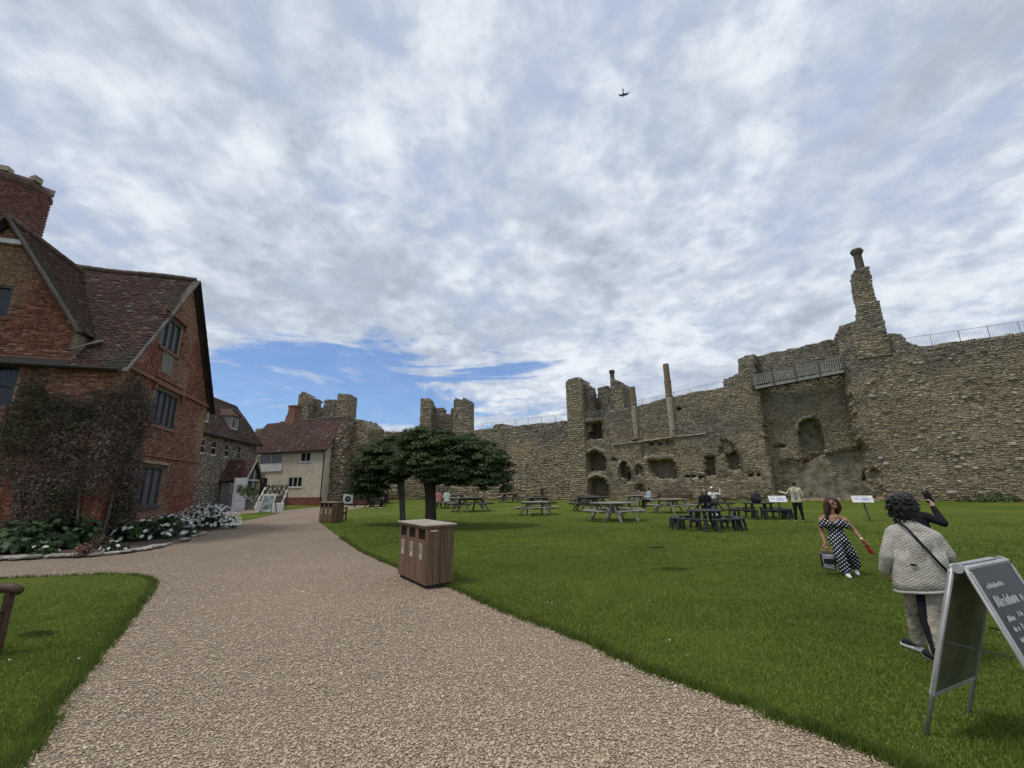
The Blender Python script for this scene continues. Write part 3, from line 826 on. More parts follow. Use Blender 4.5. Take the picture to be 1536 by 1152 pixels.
bal = bal.build('balustrade', TIMBER, plat)
for k in range(5):
    s = 20.0 + k * 1.86; mb = MB(); mb.bar((s, -.47, pz(s) - .35), (s, -.47, pz(s) + 1.2), .11, .11); mb.build('post', OAK, plat)
pr = None
for k in range(42):
    s = 20.1 + k * .178
    if pr is None:
        q = MB(); q.box((0, 0, .65), (.085, .025, .92)); pr = q.build('slat', TIMBER, bal); o = pr
    else:
        o = pr.copy(); COL.objects.link(o)
    o.location = (s, -.45, pz(s))

# ---- wall running on to the left of the ruined tower
BW = np.array(gxy(715, 748.3)); BD = (MC - BW) / np.linalg.norm(MC - BW); BL = float(np.linalg.norm(MC - BW))
lwall = thing('curtain_wall', 'long plain stretch of flint curtain wall right of the round-headed tree', 'castle wall', (*BW, 0), math.atan2(BD[1], BD[0]))
LT = [(-1, 10.2), (3.6, 10.0), (3.9, 10.5), (5.2, 10.5), (5.4, 9.95), (9, 9.8), (16.5, 9.6), (17.6, 9.6)]
panel(lwall, (-1, 0), (BL, 0), 0, [(a + 1, b) for a, b in LT], 2.4, None, (.5, .2), 201, .72, ds=.3, dz=.3, rough=.08, jag=.1, proud=.10)
rubble_cap(lwall, (-1, 0), (BL, 0), [(a + 1, b) for a, b in LT], 2.2, 202, 5, .4)
railing(lwall, (0, 1.0, 9.9), (16.6, 1.0, 9.4), .3, 1.2, 2.2)

# ---- ruined open tower between the two walls
tw = thing('ruined_tower', 'ruined open-backed flint tower with thin chimney and footbridge railing', 'tower', (*MC, 0), MRZ)
block(tw, -.35, 1.75, -.25, 2.6, 0, [(0, 14.3), (.35, 14.75), (1.8, 14.8), (2.1, 14.2)], 301, (.5, .2), .85)
block(tw, 1.75, 2.3, .8, 3.2, 8.0, [(0, 13.9), (.4, 13.9), (.55, 13.2)], 311, (.5, .2), .6)
block(tw, 1.9, 5.6, 3.6, 4.6, 6.0, [(0, 12.6), (.45, 12.6), (.5, 14.0), (1.8, 14.1), (1.9, 13.2), (2.5, 13.2), (2.6, 14.3), (3.7, 14.3)], 321, (.5, .2), .3)
block(tw, 5.3, 6.75, .2, 3.8, 9.6, [(0, 13.6), (.2, 14.3), (.45, 13.9), (1.2, 13.6), (1.45, 13.1)], 331, (.5, .2), .75)
block(tw, 4.0, 5.4, .1, 3.8, 8.9, [(0, 9.2), (.7, 10.2), (1.4, 11.4)], 341, (.45, .18), .75)
mb = MB(); mb.lathe([(.42, 11.0), (.40, 13.6), (.30, 14.3), (.28, 15.5), (.38, 15.65), (.38, 15.9), (.25, 16.0)], (4.55, 3.3, 0), 8); mb.build('chimney', MATS['smoked brick'], tw, jitter=.02)
mb = MB(); mb.box((3.0, .9, 9.25), (2.4, 1.4, .16)); mb.bar((1.9, .15, 9.2), (4.1, .15, 9.25), .08, .24); mb.build('footbridge', TIMBER, tw)
railing(tw, (1.9, .2, 9.3), (4.1, .2, 9.3), .16, 1.1, 1.1, th=.03, m=TIMBER)
mb = MB()
for z in (.4, .8): mb.bar((4.1, .1, 9.3 + z), (5.4, .1, 10.3 + z), .05, .05)
mb.build('handrail', TIMBER, tw)

# ---- far curtain wall and two towers
fw = thing('curtain_wall', 'far flint curtain wall behind the tree with two merlons', 'castle wall', (-40, 66, 0))
FT = [(0, 11), (13.5, 11), (13.9, 11.0), (14.5, 12.0), (16.1, 12.0), (16.2, 11.1), (16.8, 11.1), (16.9, 11.7), (18.0, 11.6), (18.1, 10.3), (24.5, 10.2), (35.6, 10.2)]
panel(fw, (0, 0), (35.6, 0), 0, FT, 2.4, None, (.7, .28), 401, .8, ds=.5, dz=.5, rough=.08, jag=.1, proud=.1)
rubble_cap(fw, (0, 0), (35.6, 0), FT, 2.2, 402, 4, .4)
def far_tower(label, x0, x1, y, z0, seed, lp, rp, bk):
    t = thing('castle_tower', label, 'tower', (x0, y, 0)); W = x1 - x0
    block(t, 0, lp[0], 0, 3.4, z0, lp[1], seed, (.7, .27), .9, jag=.1)
    block(t, W - rp[0], W, 0, 3.4, z0, rp[1], seed + 10, (.7, .27), .9, jag=.1)
    block(t, lp[0], W - rp[0], 2.2, 3.3, z0, bk, seed + 20, (.7, .27), .5, jag=.08)
    return t
far_tower('square battlemented flint tower rising behind the cream cottage roof', -34.0, -25.9, 66.4, 8, 501, (1.7, [(0, 16.3), (.6, 17.0), (1.2, 16.3), (1.7, 16.0)]), (1.9, [(0, 16.3), (.15, 16.5), (1.9, 16.4)]),
          [(0, 16.1), (.5, 16.1), (.52, 14.7), (1.45, 14.7), (1.5, 16.0), (3.3, 16.0), (3.35, 14.8), (4.05, 14.9), (4.1, 15.8), (4.5, 15.8)])
far_tower('square battlemented flint tower rising above the round-headed tree', -14.5, -6.35, 66.2, 8, 551, (1.7, [(0, 15.3), (.2, 15.45), (1.5, 15.4), (1.7, 14.6)]), (2.9, [(0, 14.9), (.3, 15.4), (1.2, 15.2), (1.3, 14.9), (1.5, 15.5), (2.4, 15.0), (2.9, 14.9)]),
          [(0, 14.6), (.25, 14.6), (.3, 14.2), (1.5, 14.3), (1.8, 14.1), (1.85, 13.3), (2.8, 13.3), (2.85, 14.2), (3.55, 14.3)])
# low ragged footings at the wall foot
lf = thing('low_ruined_wall', 'low crumbling flint footing in front of the far curtain wall', 'ruined wall', (-8.5, 59, 0), R(-18))
panel(lf, (0, 0), (12.5, 0), 0, [(0, 1.9), (2, 1.3), (4, 1.9), (6, 2.2), (7, 1.5), (9, 2.6), (10.5, 3.1), (12.5, 1.3)], 1.0, None, (.5, .2), 601, 1.4, rough=.1, jag=.2, proud=.12)
# ================================================================== HOUSES
def boolean_cut(o, boxes):
    """cut window and door openings; boxes: (centre, size)"""
    mb = MB()
    for c, s in boxes: mb.box(c, s)
    cut = mb.build('cutter', [], None); cut.matrix_world = o.matrix_world.copy()
    md = o.modifiers.new('b', 'BOOLEAN'); md.object = cut; md.operation = 'DIFFERENCE'; md.solver = 'EXACT'
    cut.parent = o.parent
    bpy.context.view_layer.update()
    dg = bpy.context.evaluated_depsgraph_get()
    me = bpy.data.meshes.new_from_object(o.evaluated_get(dg))
    o.modifiers.clear(); old = o.data; o.data = me; bpy.data.meshes.remove(old)
    cm = cut.data; bpy.data.objects.remove(cut); bpy.data.meshes.remove(cm)

def brick_face(parent, O, ex, ez, nrm, poly, holes, seed, colf, name='bricks', course=.075, length=.235, keep=1.0, proud=.016):
    """bonded brick courses inside poly (a,b coordinates on the face), one mesh"""
    O, ex, ez, nrm = (np.array(q, float) for q in (O, ex, ez, nrm)); rng = np.random.default_rng(seed)
    P = np.array(poly); a0, a1 = P[:, 0].min(), P[:, 0].max(); b0, b1 = P[:, 1].min(), P[:, 1].max()
    A = []; b = b0 + course / 2; row = 0
    while b < b1:
        if row % 2 == 0:
            e = np.arange(a0, a1, length); l = np.full(len(e), length)
        else:
            e = np.arange(a0 - length * .25, a1, length / 2); l = np.full(len(e), length / 2)
        A.append(np.stack([e + l / 2, np.full(len(e), b), l], 1)); b += course; row += 1
    A = np.concatenate(A); a, b, l = A.T
    k = inpoly(a, b, poly)
    for (h0, h1, g0, g1) in holes: k &= ~((a > h0 - l / 2 + .02) & (a < h1 + l / 2 - .02) & (b > g0 - .02) & (b < g1 + .02))
    k &= rng.random(len(a)) < keep
    a, b, l = a[k], b[k], l[k]; n = len(a)
    b = b + (vnoise(a * .5, b * .3, seed) - .5) * .03
    C = O + a[:, None] * ex + b[:, None] * ez - nrm * .02
    U = ex * ((l / 2 - .006)[:, None]); V = np.repeat(ez[None] * (course / 2 - .007), n, 0)
    W = nrm * (.02 + proud * rng.uniform(.2, 1.0, (n, 1)))
    vs, fs = frusta(C, U, V, W, rng, .9, .05)
    c = colf(a, b, rng)
    return mass(name, vs, fs, np.repeat(c, 8, 0), BRICKV, parent)

TPAL = np.array([(.108, .058, .048), (.086, .047, .041), (.125, .070, .056), (.068, .042, .038), (.092, .072, .062), (.20, .17, .145), (.13, .085, .068)])
def tiles(parent, O, ex, eu, poly, seed, wide=.18, gauge=.105, pale=.035, name='tiles', pal=TPAL, moss=0.0):
    """plain tiles on a slope: ex along the eave, eu up the slope, poly in (along, up)"""
    O, ex, eu = (np.array(q, float) for q in (O, ex, eu)); nrm = np.cross(ex, eu); nrm /= np.linalg.norm(nrm)
    rng = np.random.default_rng(seed); P = np.array(poly)
    a0, a1 = P[:, 0].min(), P[:, 0].max(); b0, b1 = P[:, 1].min(), P[:, 1].max()
    A = []; b = b0; row = 0
    while b < b1:
        e = np.arange(a0 - (row % 2) * wide / 2, a1 + wide, wide); A.append(np.stack([e, np.full(len(e), b)], 1)); b += gauge; row += 1
    a, b = np.concatenate(A).T
    k = inpoly(a, b + gauge * .4, poly); a, b = a[k], b[k]; n = len(a)
    sag = (fbm(a * .35, b * .3, seed) - .5) * .12
    C = O + a[:, None] * ex + (b + gauge * .55 + rng.normal(0, .006, n))[:, None] * eu + nrm * (sag[:, None])
    tilt = rng.normal(0, .02, n)
    U = ex * (wide / 2 - .004) + nrm * tilt[:, None] * .1
    V = np.repeat((eu * gauge * .62 - nrm * .014)[None], n, 0)
    W = nrm * (.022 + rng.uniform(0, .014, (n, 1)))
    vs, fs = frusta(C, U, V, W, rng, .97, .04)
    p = np.array([.27, .22, .15, .15, .13, pale, .08]); p /= p.sum()
    c = pal[rng.choice(len(pal), n, p=p)] * rng.uniform(.75, 1.2, (n, 1)) * (.7 + .6 * fbm(a * .5, b * .5, seed + 2))[:, None]
    if moss: 
        mk = np.clip((fbm(a * .6, b * .4, seed + 5) - .5) * 6 * moss, 0, .7)[:, None]; c = c * (1 - mk) + np.array([.075, .07, .05]) * mk
    return mass(name, vs, fs, np.repeat(c, 8, 0), TILEV, parent)

def slab(parent, pts, th, m, name='roof_deck'):
    """planar roof deck with thickness below"""
    v = [Vector(p) for p in pts]; n = (v[1] - v[0]).cross(v[2] - v[0]).normalized()
    if n.z < 0: n = -n
    mb = MB(); mb.prism([p - n * .03 for p in v], -n * th); return mb.build(name, m, parent)

DECK = mat('roof underlay', (.05, .032, .028), .95, .3, 4, .2, 20)
def window(parent, O, ex, ez, nrm, w, h, lights, rows=1, frame=.07, m=None, g=None, depth=.12, mull=.06, sill=True, sillm=None, bar=None, lattice=False):
    """window (frame mesh) > panes, mullions, sill. O lower-left corner on the wall face"""
    O, ex, ez, nrm = (Vector(q) for q in (O, ex, ez, nrm)); m = m or OAK; g = g or GLASS
    def B(mb, a0, a1, b0, b1, d0, d1):
        q = [O + ex * a + ez * b + nrm * d for d in (d0, d1) for a, b in ((a0, b0), (a1, b0), (a1, b1), (a0, b1))]
        mb.hexa(q)
    fr = MB()
    B(fr, 0, w, 0, frame, -depth, -.02); B(fr, 0, w, h - frame, h, -depth, -.02); B(fr, 0, frame, frame, h - frame, -depth, -.02); B(fr, w - frame, w, frame, h - frame, -depth, -.02)
    fo = fr.build('window', m, parent)
    lw = (w - 2 * frame - (lights - 1) * mull) / lights
    for i in range(lights):
        a = frame + i * (lw + mull)
        if i:
            mb = MB(); B(mb, a - mull, a, frame, h - frame, -depth + .005, -.03); mb.build('mullion', m, fo)
        rh = (h - 2 * frame - (rows - 1) * mull) / rows
        for r in range(rows):
            b = frame + r * (rh + mull)
            if r:
                mb = MB(); B(mb, a, a + lw, b - mull, b, -depth + .01, -.035); mb.build('transom', m, fo)
            mb = MB(); B(mb, a, a + lw, b, b + rh, -depth + .005, -depth + .03); mb.build('pane', g, fo)
            if bar:
                nx, nz = bar; mb = MB()
                for k in range(1, nx): B(mb, a + lw * k / nx - .014, a + lw * k / nx + .014, b, b + rh, -depth + .031, -depth + .05)
                for k in range(1, nz): B(mb, a, a + lw, b + rh * k / nz - .014, b + rh * k / nz + .014, -depth + .031, -depth + .048)
                mb.build('glazing_bars', m, fo)
            if lattice:
                mb = MB(); st = .13; k = int((lw + rh) / st) + 1
                for q in range(1, k):
                    c = q * st
                    for fl in (0, 1):
                        pts = []
                        x0, z0 = (c, 0) if c < lw else (lw, c - lw); x1, z1 = (0, c) if c < rh else (c - rh, rh)
                        if fl: x0, x1 = lw - x0, lw - x1
                        p, r_ = (O + ex * (a + x) + ez * (b + z) + nrm * (-depth + .034) for x, z in ((x0, z0), (x1, z1)))
                        if (p - r_).length > .02: mb.bar(p, r_, .010, .008, up=nrm)
                mb.build('lead_lattice', mat('lead came', (.07, .07, .072), .6, .2, 6, 0), fo)
    if sill:
        mb = MB(); B(mb, -.08, w + .08, -.10, 0, -depth, .07); mb.build('sill', sillm or m, fo)
    return fo

# ---------------------------------------------------------------- red brick house
HX = (.951, .309); HRZ = math.atan2(HX[1], HX[0])
hp = ground(131, 820)
house = thing('brick_house', 'old red brick house with steep tiled gables and climbing plants on its corner', 'house', (hp[0], hp[1], 0), HRZ)
EV, AP, WD = 6.17, 11.25, 8.2
HALF = WD / 2; LEN = 11.0
GABLE_W = [(2.1, 3.85, 7.45, 8.85, 3), (2.5, 4.7, 4.3, 5.8, 4), (2.4, 4.4, 1.1, 2.68, 3)]   # y0,y1,z0,z1,lights
FAC_W = [(-4.75, -3.47, 7.40, 8.55), (-4.6, -2.77, 4.40, 5.82), (-9.2, -7.4, 4.4, 5.8), (-9.2, -7.4, 1.1, 2.7), (-5.9, -4.0, 1.1, 2.7)]
wb = MB()
ext = [(0, 0), (0, WD), (-LEN, WD), (-LEN, 0)]
wb.prism([(-.02, .02, -.1), (-.02, WD - .02, -.1), (-.02, WD - .02, EV), (-.02, HALF, AP - .1), (-.02, .02, EV)], (-LEN, 0, 0))
wall = wb.build('wall', LIME, house)
boolean_cut(wall, [((0, (a + b) / 2, (c + e) / 2), (.5, b - a, e - c)) for a, b, c, e, _ in GABLE_W] + [(((a + b) / 2, 0, (c + e) / 2), (b - a, .5, e - c)) for a, b, c, e in FAC_W if c < 7])
cg = MB(); cg.prism([(-1.55, .02, EV - .3), (-1.55, .02, 7.27), (-4.0, .02, 10.83), (-6.45, .02, 7.27), (-6.45, .02, EV - .3)], (0, 3.4, 0))
cgo = cg.build('gable_wall', LIME, house)
boolean_cut(cgo, [(((a + b) / 2, 0, (c + e) / 2), (b - a, .5, e - c)) for a, b, c, e in FAC_W if c > 7])
BP = np.array([(.235, .110, .076), (.20, .090, .064), (.27, .145, .10), (.15, .073, .056), (.31, .205, .145), (.115, .062, .050)])
def house_cols(a, b, rng):
    n = len(a); c = BP[rng.choice(6, n, p=[.28, .22, .18, .14, .1, .08])] * rng.uniform(.8, 1.15, (n, 1))
    red = np.clip(1.35 - b / 1.9 + (fbm(a * .6, b * .8, 3) - .5) * 1.2, 0, 1)[:, None] + np.clip((b - 6.1) * 2, 0, .55)[:, None]
    red = np.clip(red, 0, 1)
    c = c * (1 - red) + c * np.array([.98, .70, .68]) * red
    pale = np.clip((fbm(a * .5, b * .6, 8) - .52) * 5, 0, .6)[:, None]
    c = c * (1 - pale) + np.array([.30, .215, .145]) * pale * rng.uniform(.7, 1.1, (n, 1))
    return 1.14 * c * (.78 + .44 * fbm(a * .8, b * .9, 5))[:, None]
gp = [(0, 0), (WD, 0), (WD, EV), (HALF, AP - .15), (0, EV)]
brick_face(house, (0, 0, 0), (0, 1, 0), (0, 0, 1), (1, 0, 0), gp, [w_[:4] for w_ in GABLE_W], 701, house_cols)
fp = [(-LEN, 0), (0, 0), (0, EV), (-1.55, EV), (-1.55, 7.27), (-4.0, 10.8), (-6.45, 7.27), (-6.45, EV), (-LEN, EV)]
brick_face(house, (0, 0, 0), (1, 0, 0), (0, 0, 1), (0, -1, 0), fp, FAC_W, 702, house_cols)
# string courses of moulded brick
MB_ = mat('moulded brick', (.24, .12, .075), .9, .35, 9, .4, 40)
def band(y0, y1, z, h=.12, out_=.07):
    n = int((y1 - y0) / .24)
    for i in range(n):
        a = y0 + (y1 - y0) * i / n; b = y0 + (y1 - y0) * (i + 1) / n - .012
        mb = MB(); mb.box((out_ / 2 + .005, (a + b) / 2, z), (out_, b - a, h)); mb.build('brick', MB_, house)
def fband(x0, x1, z, h=.12, out_=.07):
    mb = MB(); mb.box(((x0 + x1) / 2, -out_ / 2 - .005, z), (x1 - x0, out_, h)); mb.build('string_course', MB_, house, jitter=.004)
band(0, WD, 3.10, .10); band(0, WD, 6.02, .14, .09); band(2.2, 4.9, 6.0 + .22, .08, .07)
fband(-LEN, 0, 3.1, .1); fband(-LEN, -.1, 6.05, .14, .09)
# hood moulds over the gable windows
for (y0, y1, z0, z1, li) in GABLE_W:
    mb = MB(); mb.box((.07, (y0 + y1) / 2, z1 + .13), (.14, y1 - y0 + .5, .11)); mb.box((.055, y0 - .2, z1 - .02), (.11, .1, .3)); mb.box((.055, y1 + .2, z1 - .02), (.11, .1, .3))
    mb.build('hood_mould', MB_ if z1 > 3 else mat('buff stone', (.34, .26, .17), .9, .3, 6, .4, 30), house, bevel=.01)
GREYFR = mat('grey oak frame', (.075, .075, .078), .7, .3, 5, .3, 30, stretch=(1, 1, .2))
PALEGLASS = glass('sky-reflection leaded glass', (.20, .21, .23), .18)  # pale grey base colour stands in for sky mirrored in the panes
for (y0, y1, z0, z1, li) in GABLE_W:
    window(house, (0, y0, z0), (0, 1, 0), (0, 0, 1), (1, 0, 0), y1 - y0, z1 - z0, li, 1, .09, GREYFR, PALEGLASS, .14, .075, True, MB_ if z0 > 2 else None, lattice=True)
for (x0, x1, z0, z1) in FAC_W:
    window(house, (x0, 0, z0), (1, 0, 0), (0, 0, 1), (0, -1, 0), x1 - x0, z1 - z0, 3 if x1 - x0 > 1.5 else 2, 2 if z0 > 4 and z0 < 7 else 1, .08, GREYFR, GLASS, .14, .07, True, MB_, lattice=True)
mb = MB(); mb.box((.012, 3.0, 6.95), (.03, .95, .95)); mb.build('blocked_panel', mat('grey render', (.20, .19, .165), .95, .3, 5, .4, 20), house)
# roofs
sl_ = math.hypot(HALF, AP - EV); eu = np.array([0, HALF / sl_, (AP - EV) / sl_]); eub = np.array([0, -HALF / sl_, (AP - EV) / sl_])
OV = .35
yo = -.28; zo = EV + yo * (AP - EV) / HALF
slab(house, [(.12, yo, zo), (.12, HALF, AP), (-LEN, HALF, AP), (-LEN, yo, zo)], .1, DECK)
slab(house, [(.12, WD - yo, zo), (.12, HALF, AP), (-LEN, HALF, AP), (-LEN, WD - yo, zo)], .1, DECK)
sfull = sl_ + math.hypot(.28, .28 * (AP - EV) / HALF)
vx = lambda z: -1.45 - (z - 7.15) * (2.55 / 3.8)        # right slope of the cross gable
# main front slope, cut along the valley
def up(z): return (z - zo) / eu[2]
tiles(house, (0, yo, zo), (1, 0, 0), eu, [(-1.35, 0), (.16, 0), (.16, sfull), (-3.95, sfull), (-3.95, up(10.9)), (-1.45, up(7.15))], 711, moss=.5)
tiles(house, (-LEN, yo, zo), (1, 0, 0), eu, [(0, 0), (LEN - 6.5, 0), (LEN - 6.5, up(7.15)), (LEN - 4.0, up(10.9)), (LEN - 4, sfull), (0, sfull)], 712, .25, .2)
tiles(house, (0, WD - yo, zo), (-1, 0, 0), eub, [(-.16, 0), (LEN, 0), (LEN, sfull), (-.16, sfull)], 713, .3, .22)
# cross gable slopes
CRZ = 10.95
dx = 2.6; dz = CRZ - 7.15; cs = math.hypot(dx, dz)
ymain = lambda z: (z - EV) / ((AP - EV) / HALF)
slab(house, [(-1.4, -.14, 7.15), (-4.0, -.14, CRZ), (-4.0, ymain(CRZ), CRZ), (-1.4, ymain(7.15), 7.15)], .09, DECK)
slab(house, [(-6.6, -.14, 7.15), (-4.0, -.14, CRZ), (-4.0, ymain(CRZ), CRZ), (-6.6, ymain(7.15), 7.15)], .09, DECK)
tiles(house, (-1.4, -.18, 7.15), (0, 1, 0), (-dx / cs, 0, dz / cs), [(0, 0), (ymain(7.15) + .2, 0), (ymain(CRZ) + .2, cs), (0, cs)], 714, moss=1.0)
tiles(house, (-6.6, ymain(CRZ), 7.15), (0, -1, 0), (dx / cs, 0, dz / cs), [(ymain(CRZ) - ymain(7.15), 0), (ymain(CRZ) + .18, 0), (ymain(CRZ) + .18, cs), (0, cs)], 715)
# ridge tiles
RID = mat('ridge tile', (.14, .10, .085), .9, .3, 6, .4, 30)
for i in range(24):
    x = .1 - i * .44; mb = MB(); z = AP + .06 + .03 * math.sin(i * .7)
    mb.tube([(x, HALF, z), (x - .42, HALF, z + .008)], [.12, .115], 8); mb.build('ridge_tile', RID, house)
for i in range(9):
    y = -.15 + i * .44; mb = MB(); mb.tube([(-4.0, y, CRZ + .05), (-4.0, y + .42, CRZ + .05)], [.12, .115], 8); mb.build('ridge_tile', RID, house)
# barge boards and eaves
mb = MB(); mb.bar((.17, yo - .1, zo - .14), (.17, HALF, AP + .02), .07, .26, up=(1, 0, 0)); mb.build('bargeboard', OAK, house)
mb = MB(); mb.bar((.17, WD - yo + .1, zo - .14), (.17, HALF, AP + .02), .07, .26, up=(1, 0, 0)); mb.build('bargeboard', BLACKWOOD, house)
mb = MB(); mb.bar((-1.34, -.2, 7.02), (-4.0, -.2, CRZ + .02), .06, .24, up=(0, 1, 0)); mb.build('bargeboard', OAK, house)
mb = MB(); mb.bar((-6.66, -.2, 7.02), (-4.0, -.2, CRZ + .02), .06, .24, up=(0, 1, 0)); mb.build('bargeboard', OAK, house)
mb = MB(); mb.bar((-4.55, -.19, 10.1), (-3.45, -.19, 10.1), .05, .16); mb.build('collar_board', WHITEP, house)
mb = MB(); mb.tube([(.1, yo - .06, zo - .05), (-LEN, yo - .06, zo - .02)], .06, 8); mb.build('gutter', BLACKWOOD, house)
mb = MB(); mb.bar((-1.5, -.2, 6.42), (-1.05, .5, 7.0), .22, .02); mb.build('lead_flashing', mat('lead sheet', (.30, .30, .30), .5, .15, 5, .2, 20), house)
mb = MB(); mb.prism([(0, -.02, EV - .05), (-LEN, -.02, EV - .05), (-LEN, yo, zo - .05), (0, yo, zo - .05)], (0, 0, .03)); mb.build('soffit', BLACKWOOD, house)
# clustered chimney stack
def chim_cols(a, b, rng):
    n = len(a); return np.array([(.20, .085, .065), (.16, .068, .055), (.24, .11, .08), (.12, .06, .05)])[rng.choice(4, n)] * rng.uniform(.75, 1.15, (n, 1))
ch = link('chimney_stack', None, house)
for (cx_, cy_, rr) in ((-7.85, 5.4, 1.05), (-9.6, 5.6, 1.05)):
    prof = [(rr * 1.02, 9.0), (rr, 15.25), (rr * 1.06, 15.3), (rr * 1.06, 15.5), (rr * .97, 15.65)]
    mb = MB(); mb.lathe(prof, (cx_, cy_, 0), 8); mb.build('flue', mat('chimney mortar', (.13, .085, .07), .95, .3, 5, .3, 30), ch)
    for k in range(8):
        a0, a1 = 2 * math.pi * k / 8, 2 * math.pi * (k + 1) / 8
        A = np.array([cx_ + rr * math.cos(a0), cy_ + rr * math.sin(a0), 9.0]); Bp = np.array([cx_ + rr * math.cos(a1), cy_ + rr * math.sin(a1), 9.0])
        ex = Bp - A; L = np.linalg.norm(ex); ex /= L; nn = np.array([math.cos((a0 + a1) / 2), math.sin((a0 + a1) / 2), 0])
        brick_face(ch, A, ex, (0, 0, 1), nn, [(0, 0), (L, 0), (L, 6.25), (0, 6.25)], [], 730 + k, chim_cols)
    for k in range(6):
        a = 1.05 * k + cx_; mb = MB(); mb.box((cx_ + .9 * math.cos(a), cy_ + .9 * math.sin(a), 15.76), (.34, .3, .24), Matrix.Rotation(a, 3, 'Z')); mb.build('capping_block', PALESTONE, ch, jitter=.02, seed=k)

# ---------------------------------------------------------------- cream cottage
W0 = np.array(gxy(430, 757.5)); W1 = np.array(gxy(486, 757.5)); WDIR = (W1 - W0) / np.linalg.norm(W1 - W0); WN = np.array([WDIR[1], -WDIR[0], 0.0])
WO = W0 - WDIR * 3.0
cot = thing('cottage', 'cream rendered cottage with red tiled roof and white windows beside the flint wall', 'house', (*WO, 0), math.atan2(WDIR[1], WDIR[0]))
def cw(px, py):
    p = on_plane(px, py, np.array([*WO, 0]), WN); return (float((p[:2] - WO) @ WDIR), float(p[2]))
CX0, CX1 = -.9, cw(487, 700)[0]
CE = cw(440, 674)[1]; CRR = cw(440, 632)[1] * 1.06
CREAM = mat('cream render', (.60, .53, .41), .9, .12, 1.2, .15, 30, col2=(.66, .59, .46))
DOORW = [(*cw(384, 743), *cw(402, 717))]
WINS = [(cw(389, 697)[0], cw(389, 697)[1], cw(425, 676)[0], cw(425, 676)[1], 2, (3, 4), .9), (cw(450, 693)[0], cw(450, 693)[1], cw(467, 678)[0], cw(467, 678)[1], 2, None, 0), (cw(431, 731)[0], cw(431, 731)[1], cw(454, 715)[0], cw(454, 715)[1], 3, None, 0)]
wb = MB(); wb.box(((CX0 + CX1) / 2, 3.0, CE / 2), (CX1 - CX0, 6.0, CE)); cwall = wb.build('wall', CREAM, cot)
dx0, dz0 = cw(385, 744); dx1, dz1 = cw(401.5, 717)
boolean_cut(cwall, [(((dx0 + dx1) / 2, 0, (dz0 + dz1) / 2), (dx1 - dx0, .6, dz1 - dz0))] + [(((a + c) / 2, 0, (b + e) / 2), (c - a, .5, e - b)) for a, b, c, e, *_ in WINS])
mb = MB(); mb.prism([(CX1 - .01, 0, CE), (CX1 - .01, 6, CE), (CX1 - .01, 3, CRR)], (-(CX1 - CX0), 0, 0)); mb.build('gable', CREAM, cot)
for (a, b, c, e, li, br, _) in WINS:
    window(cot, (a, 0, b), (1, 0, 0), (0, 0, 1), (0, -1, 0), c - a, e - b, li, 1, .09, WHITEP, GLASS, .10, .14 if br else .09, True, WHITEP, bar=br)
a, b, c, e = WINS[0][:4]
mb = MB(); mb.box(((a + c) / 2, -.06, b - .5), (c - a + .3, .12, .75)); mb.build('panel', WHITEP, cot, bevel=.01)
# dark doorway with an open leaf
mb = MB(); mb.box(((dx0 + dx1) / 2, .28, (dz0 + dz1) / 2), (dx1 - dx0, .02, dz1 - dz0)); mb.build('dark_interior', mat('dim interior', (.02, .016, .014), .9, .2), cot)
mb = MB(); mb.box((dx0 - .45, -.06, (dz0 + dz1) / 2), (.8, .05, dz1 - dz0)); dl_ = mb.build('door', mat('pale green paint', (.42, .43, .36), .6, .1), cot, bevel=.01)
mb = MB(); mb.box((dx0 - .4, -.10, (dz0 + dz1) / 2 + .1), (.35, .02, .6)); mb.build('wreath', mat('dried wreath', (.06, .06, .04), .9, .5, 30, .5), dl_)
# brick plinth
pz1 = cw(440, 746)[1]; px0 = cw(416, 746)[0]
def plinth_cols(a, b, rng): return np.array([(.26, .10, .075), (.21, .085, .065), (.30, .125, .09)])[rng.choice(3, len(a))] * rng.uniform(.8, 1.15, (len(a), 1))
mb = MB(); mb.box(((px0 + CX1) / 2, -.05, pz1 / 2), (CX1 - px0, .1, pz1)); mb.build('plinth', mat('plinth brick', (.24, .10, .075), .9, .25, 5, .3, 30), cot)
brick_face(cot, (0, -.1, 0), (1, 0, 0), (0, 0, 1), (0, -1, 0), [(px0, 0), (CX1, 0), (CX1, pz1), (px0, pz1)], [], 741, plinth_cols)
# roof
cs_ = math.hypot(3.35, CRR - CE + .35); cu = np.array([0, 3.35 / cs_, (CRR - CE + .35) / cs_])
slab(cot, [(CX0 - 2, -.35, CE - .3), (CX1 + .35, -.35, CE - .3), (CX1 + .35, 3, CRR), (CX0 - 2, 3, CRR)], .12, DECK)
slab(cot, [(CX0 - 2, 6.35, CE - .3), (CX1 + .35, 6.35, CE - .3), (CX1 + .35, 3, CRR), (CX0 - 2, 3, CRR)], .12, DECK)
tiles(cot, (CX0 - 4.2, -.38, CE - .33), (1, 0, 0), cu, [(0, 0), (CX1 - CX0 + 4.6, 0), (CX1 - CX0 + 4.6, cs_), (0, cs_)], 742, .26, .16, pale=.02)
mb = MB(); mb.tube([(CX0 - 2, 3, CRR + .04), (CX1 + .4, 3, CRR + .04)], .13, 8); mb.build('ridge', RID, cot)
mb = MB(); mb.tube([(CX0, -.42, CE - .3), (CX1 + .3, -.42, CE - .3)], .07, 6); mb.build('gutter', BLACKWOOD, cot)
mb = MB(); mb.tube([(CX1 - .25, -.4, CE - .35), (CX1 - .1, -.12, CE - .9), (CX1 - .1, -.12, .2)], .06, 6); mb.build('downpipe', BLACKWOOD, cot, smooth=True)
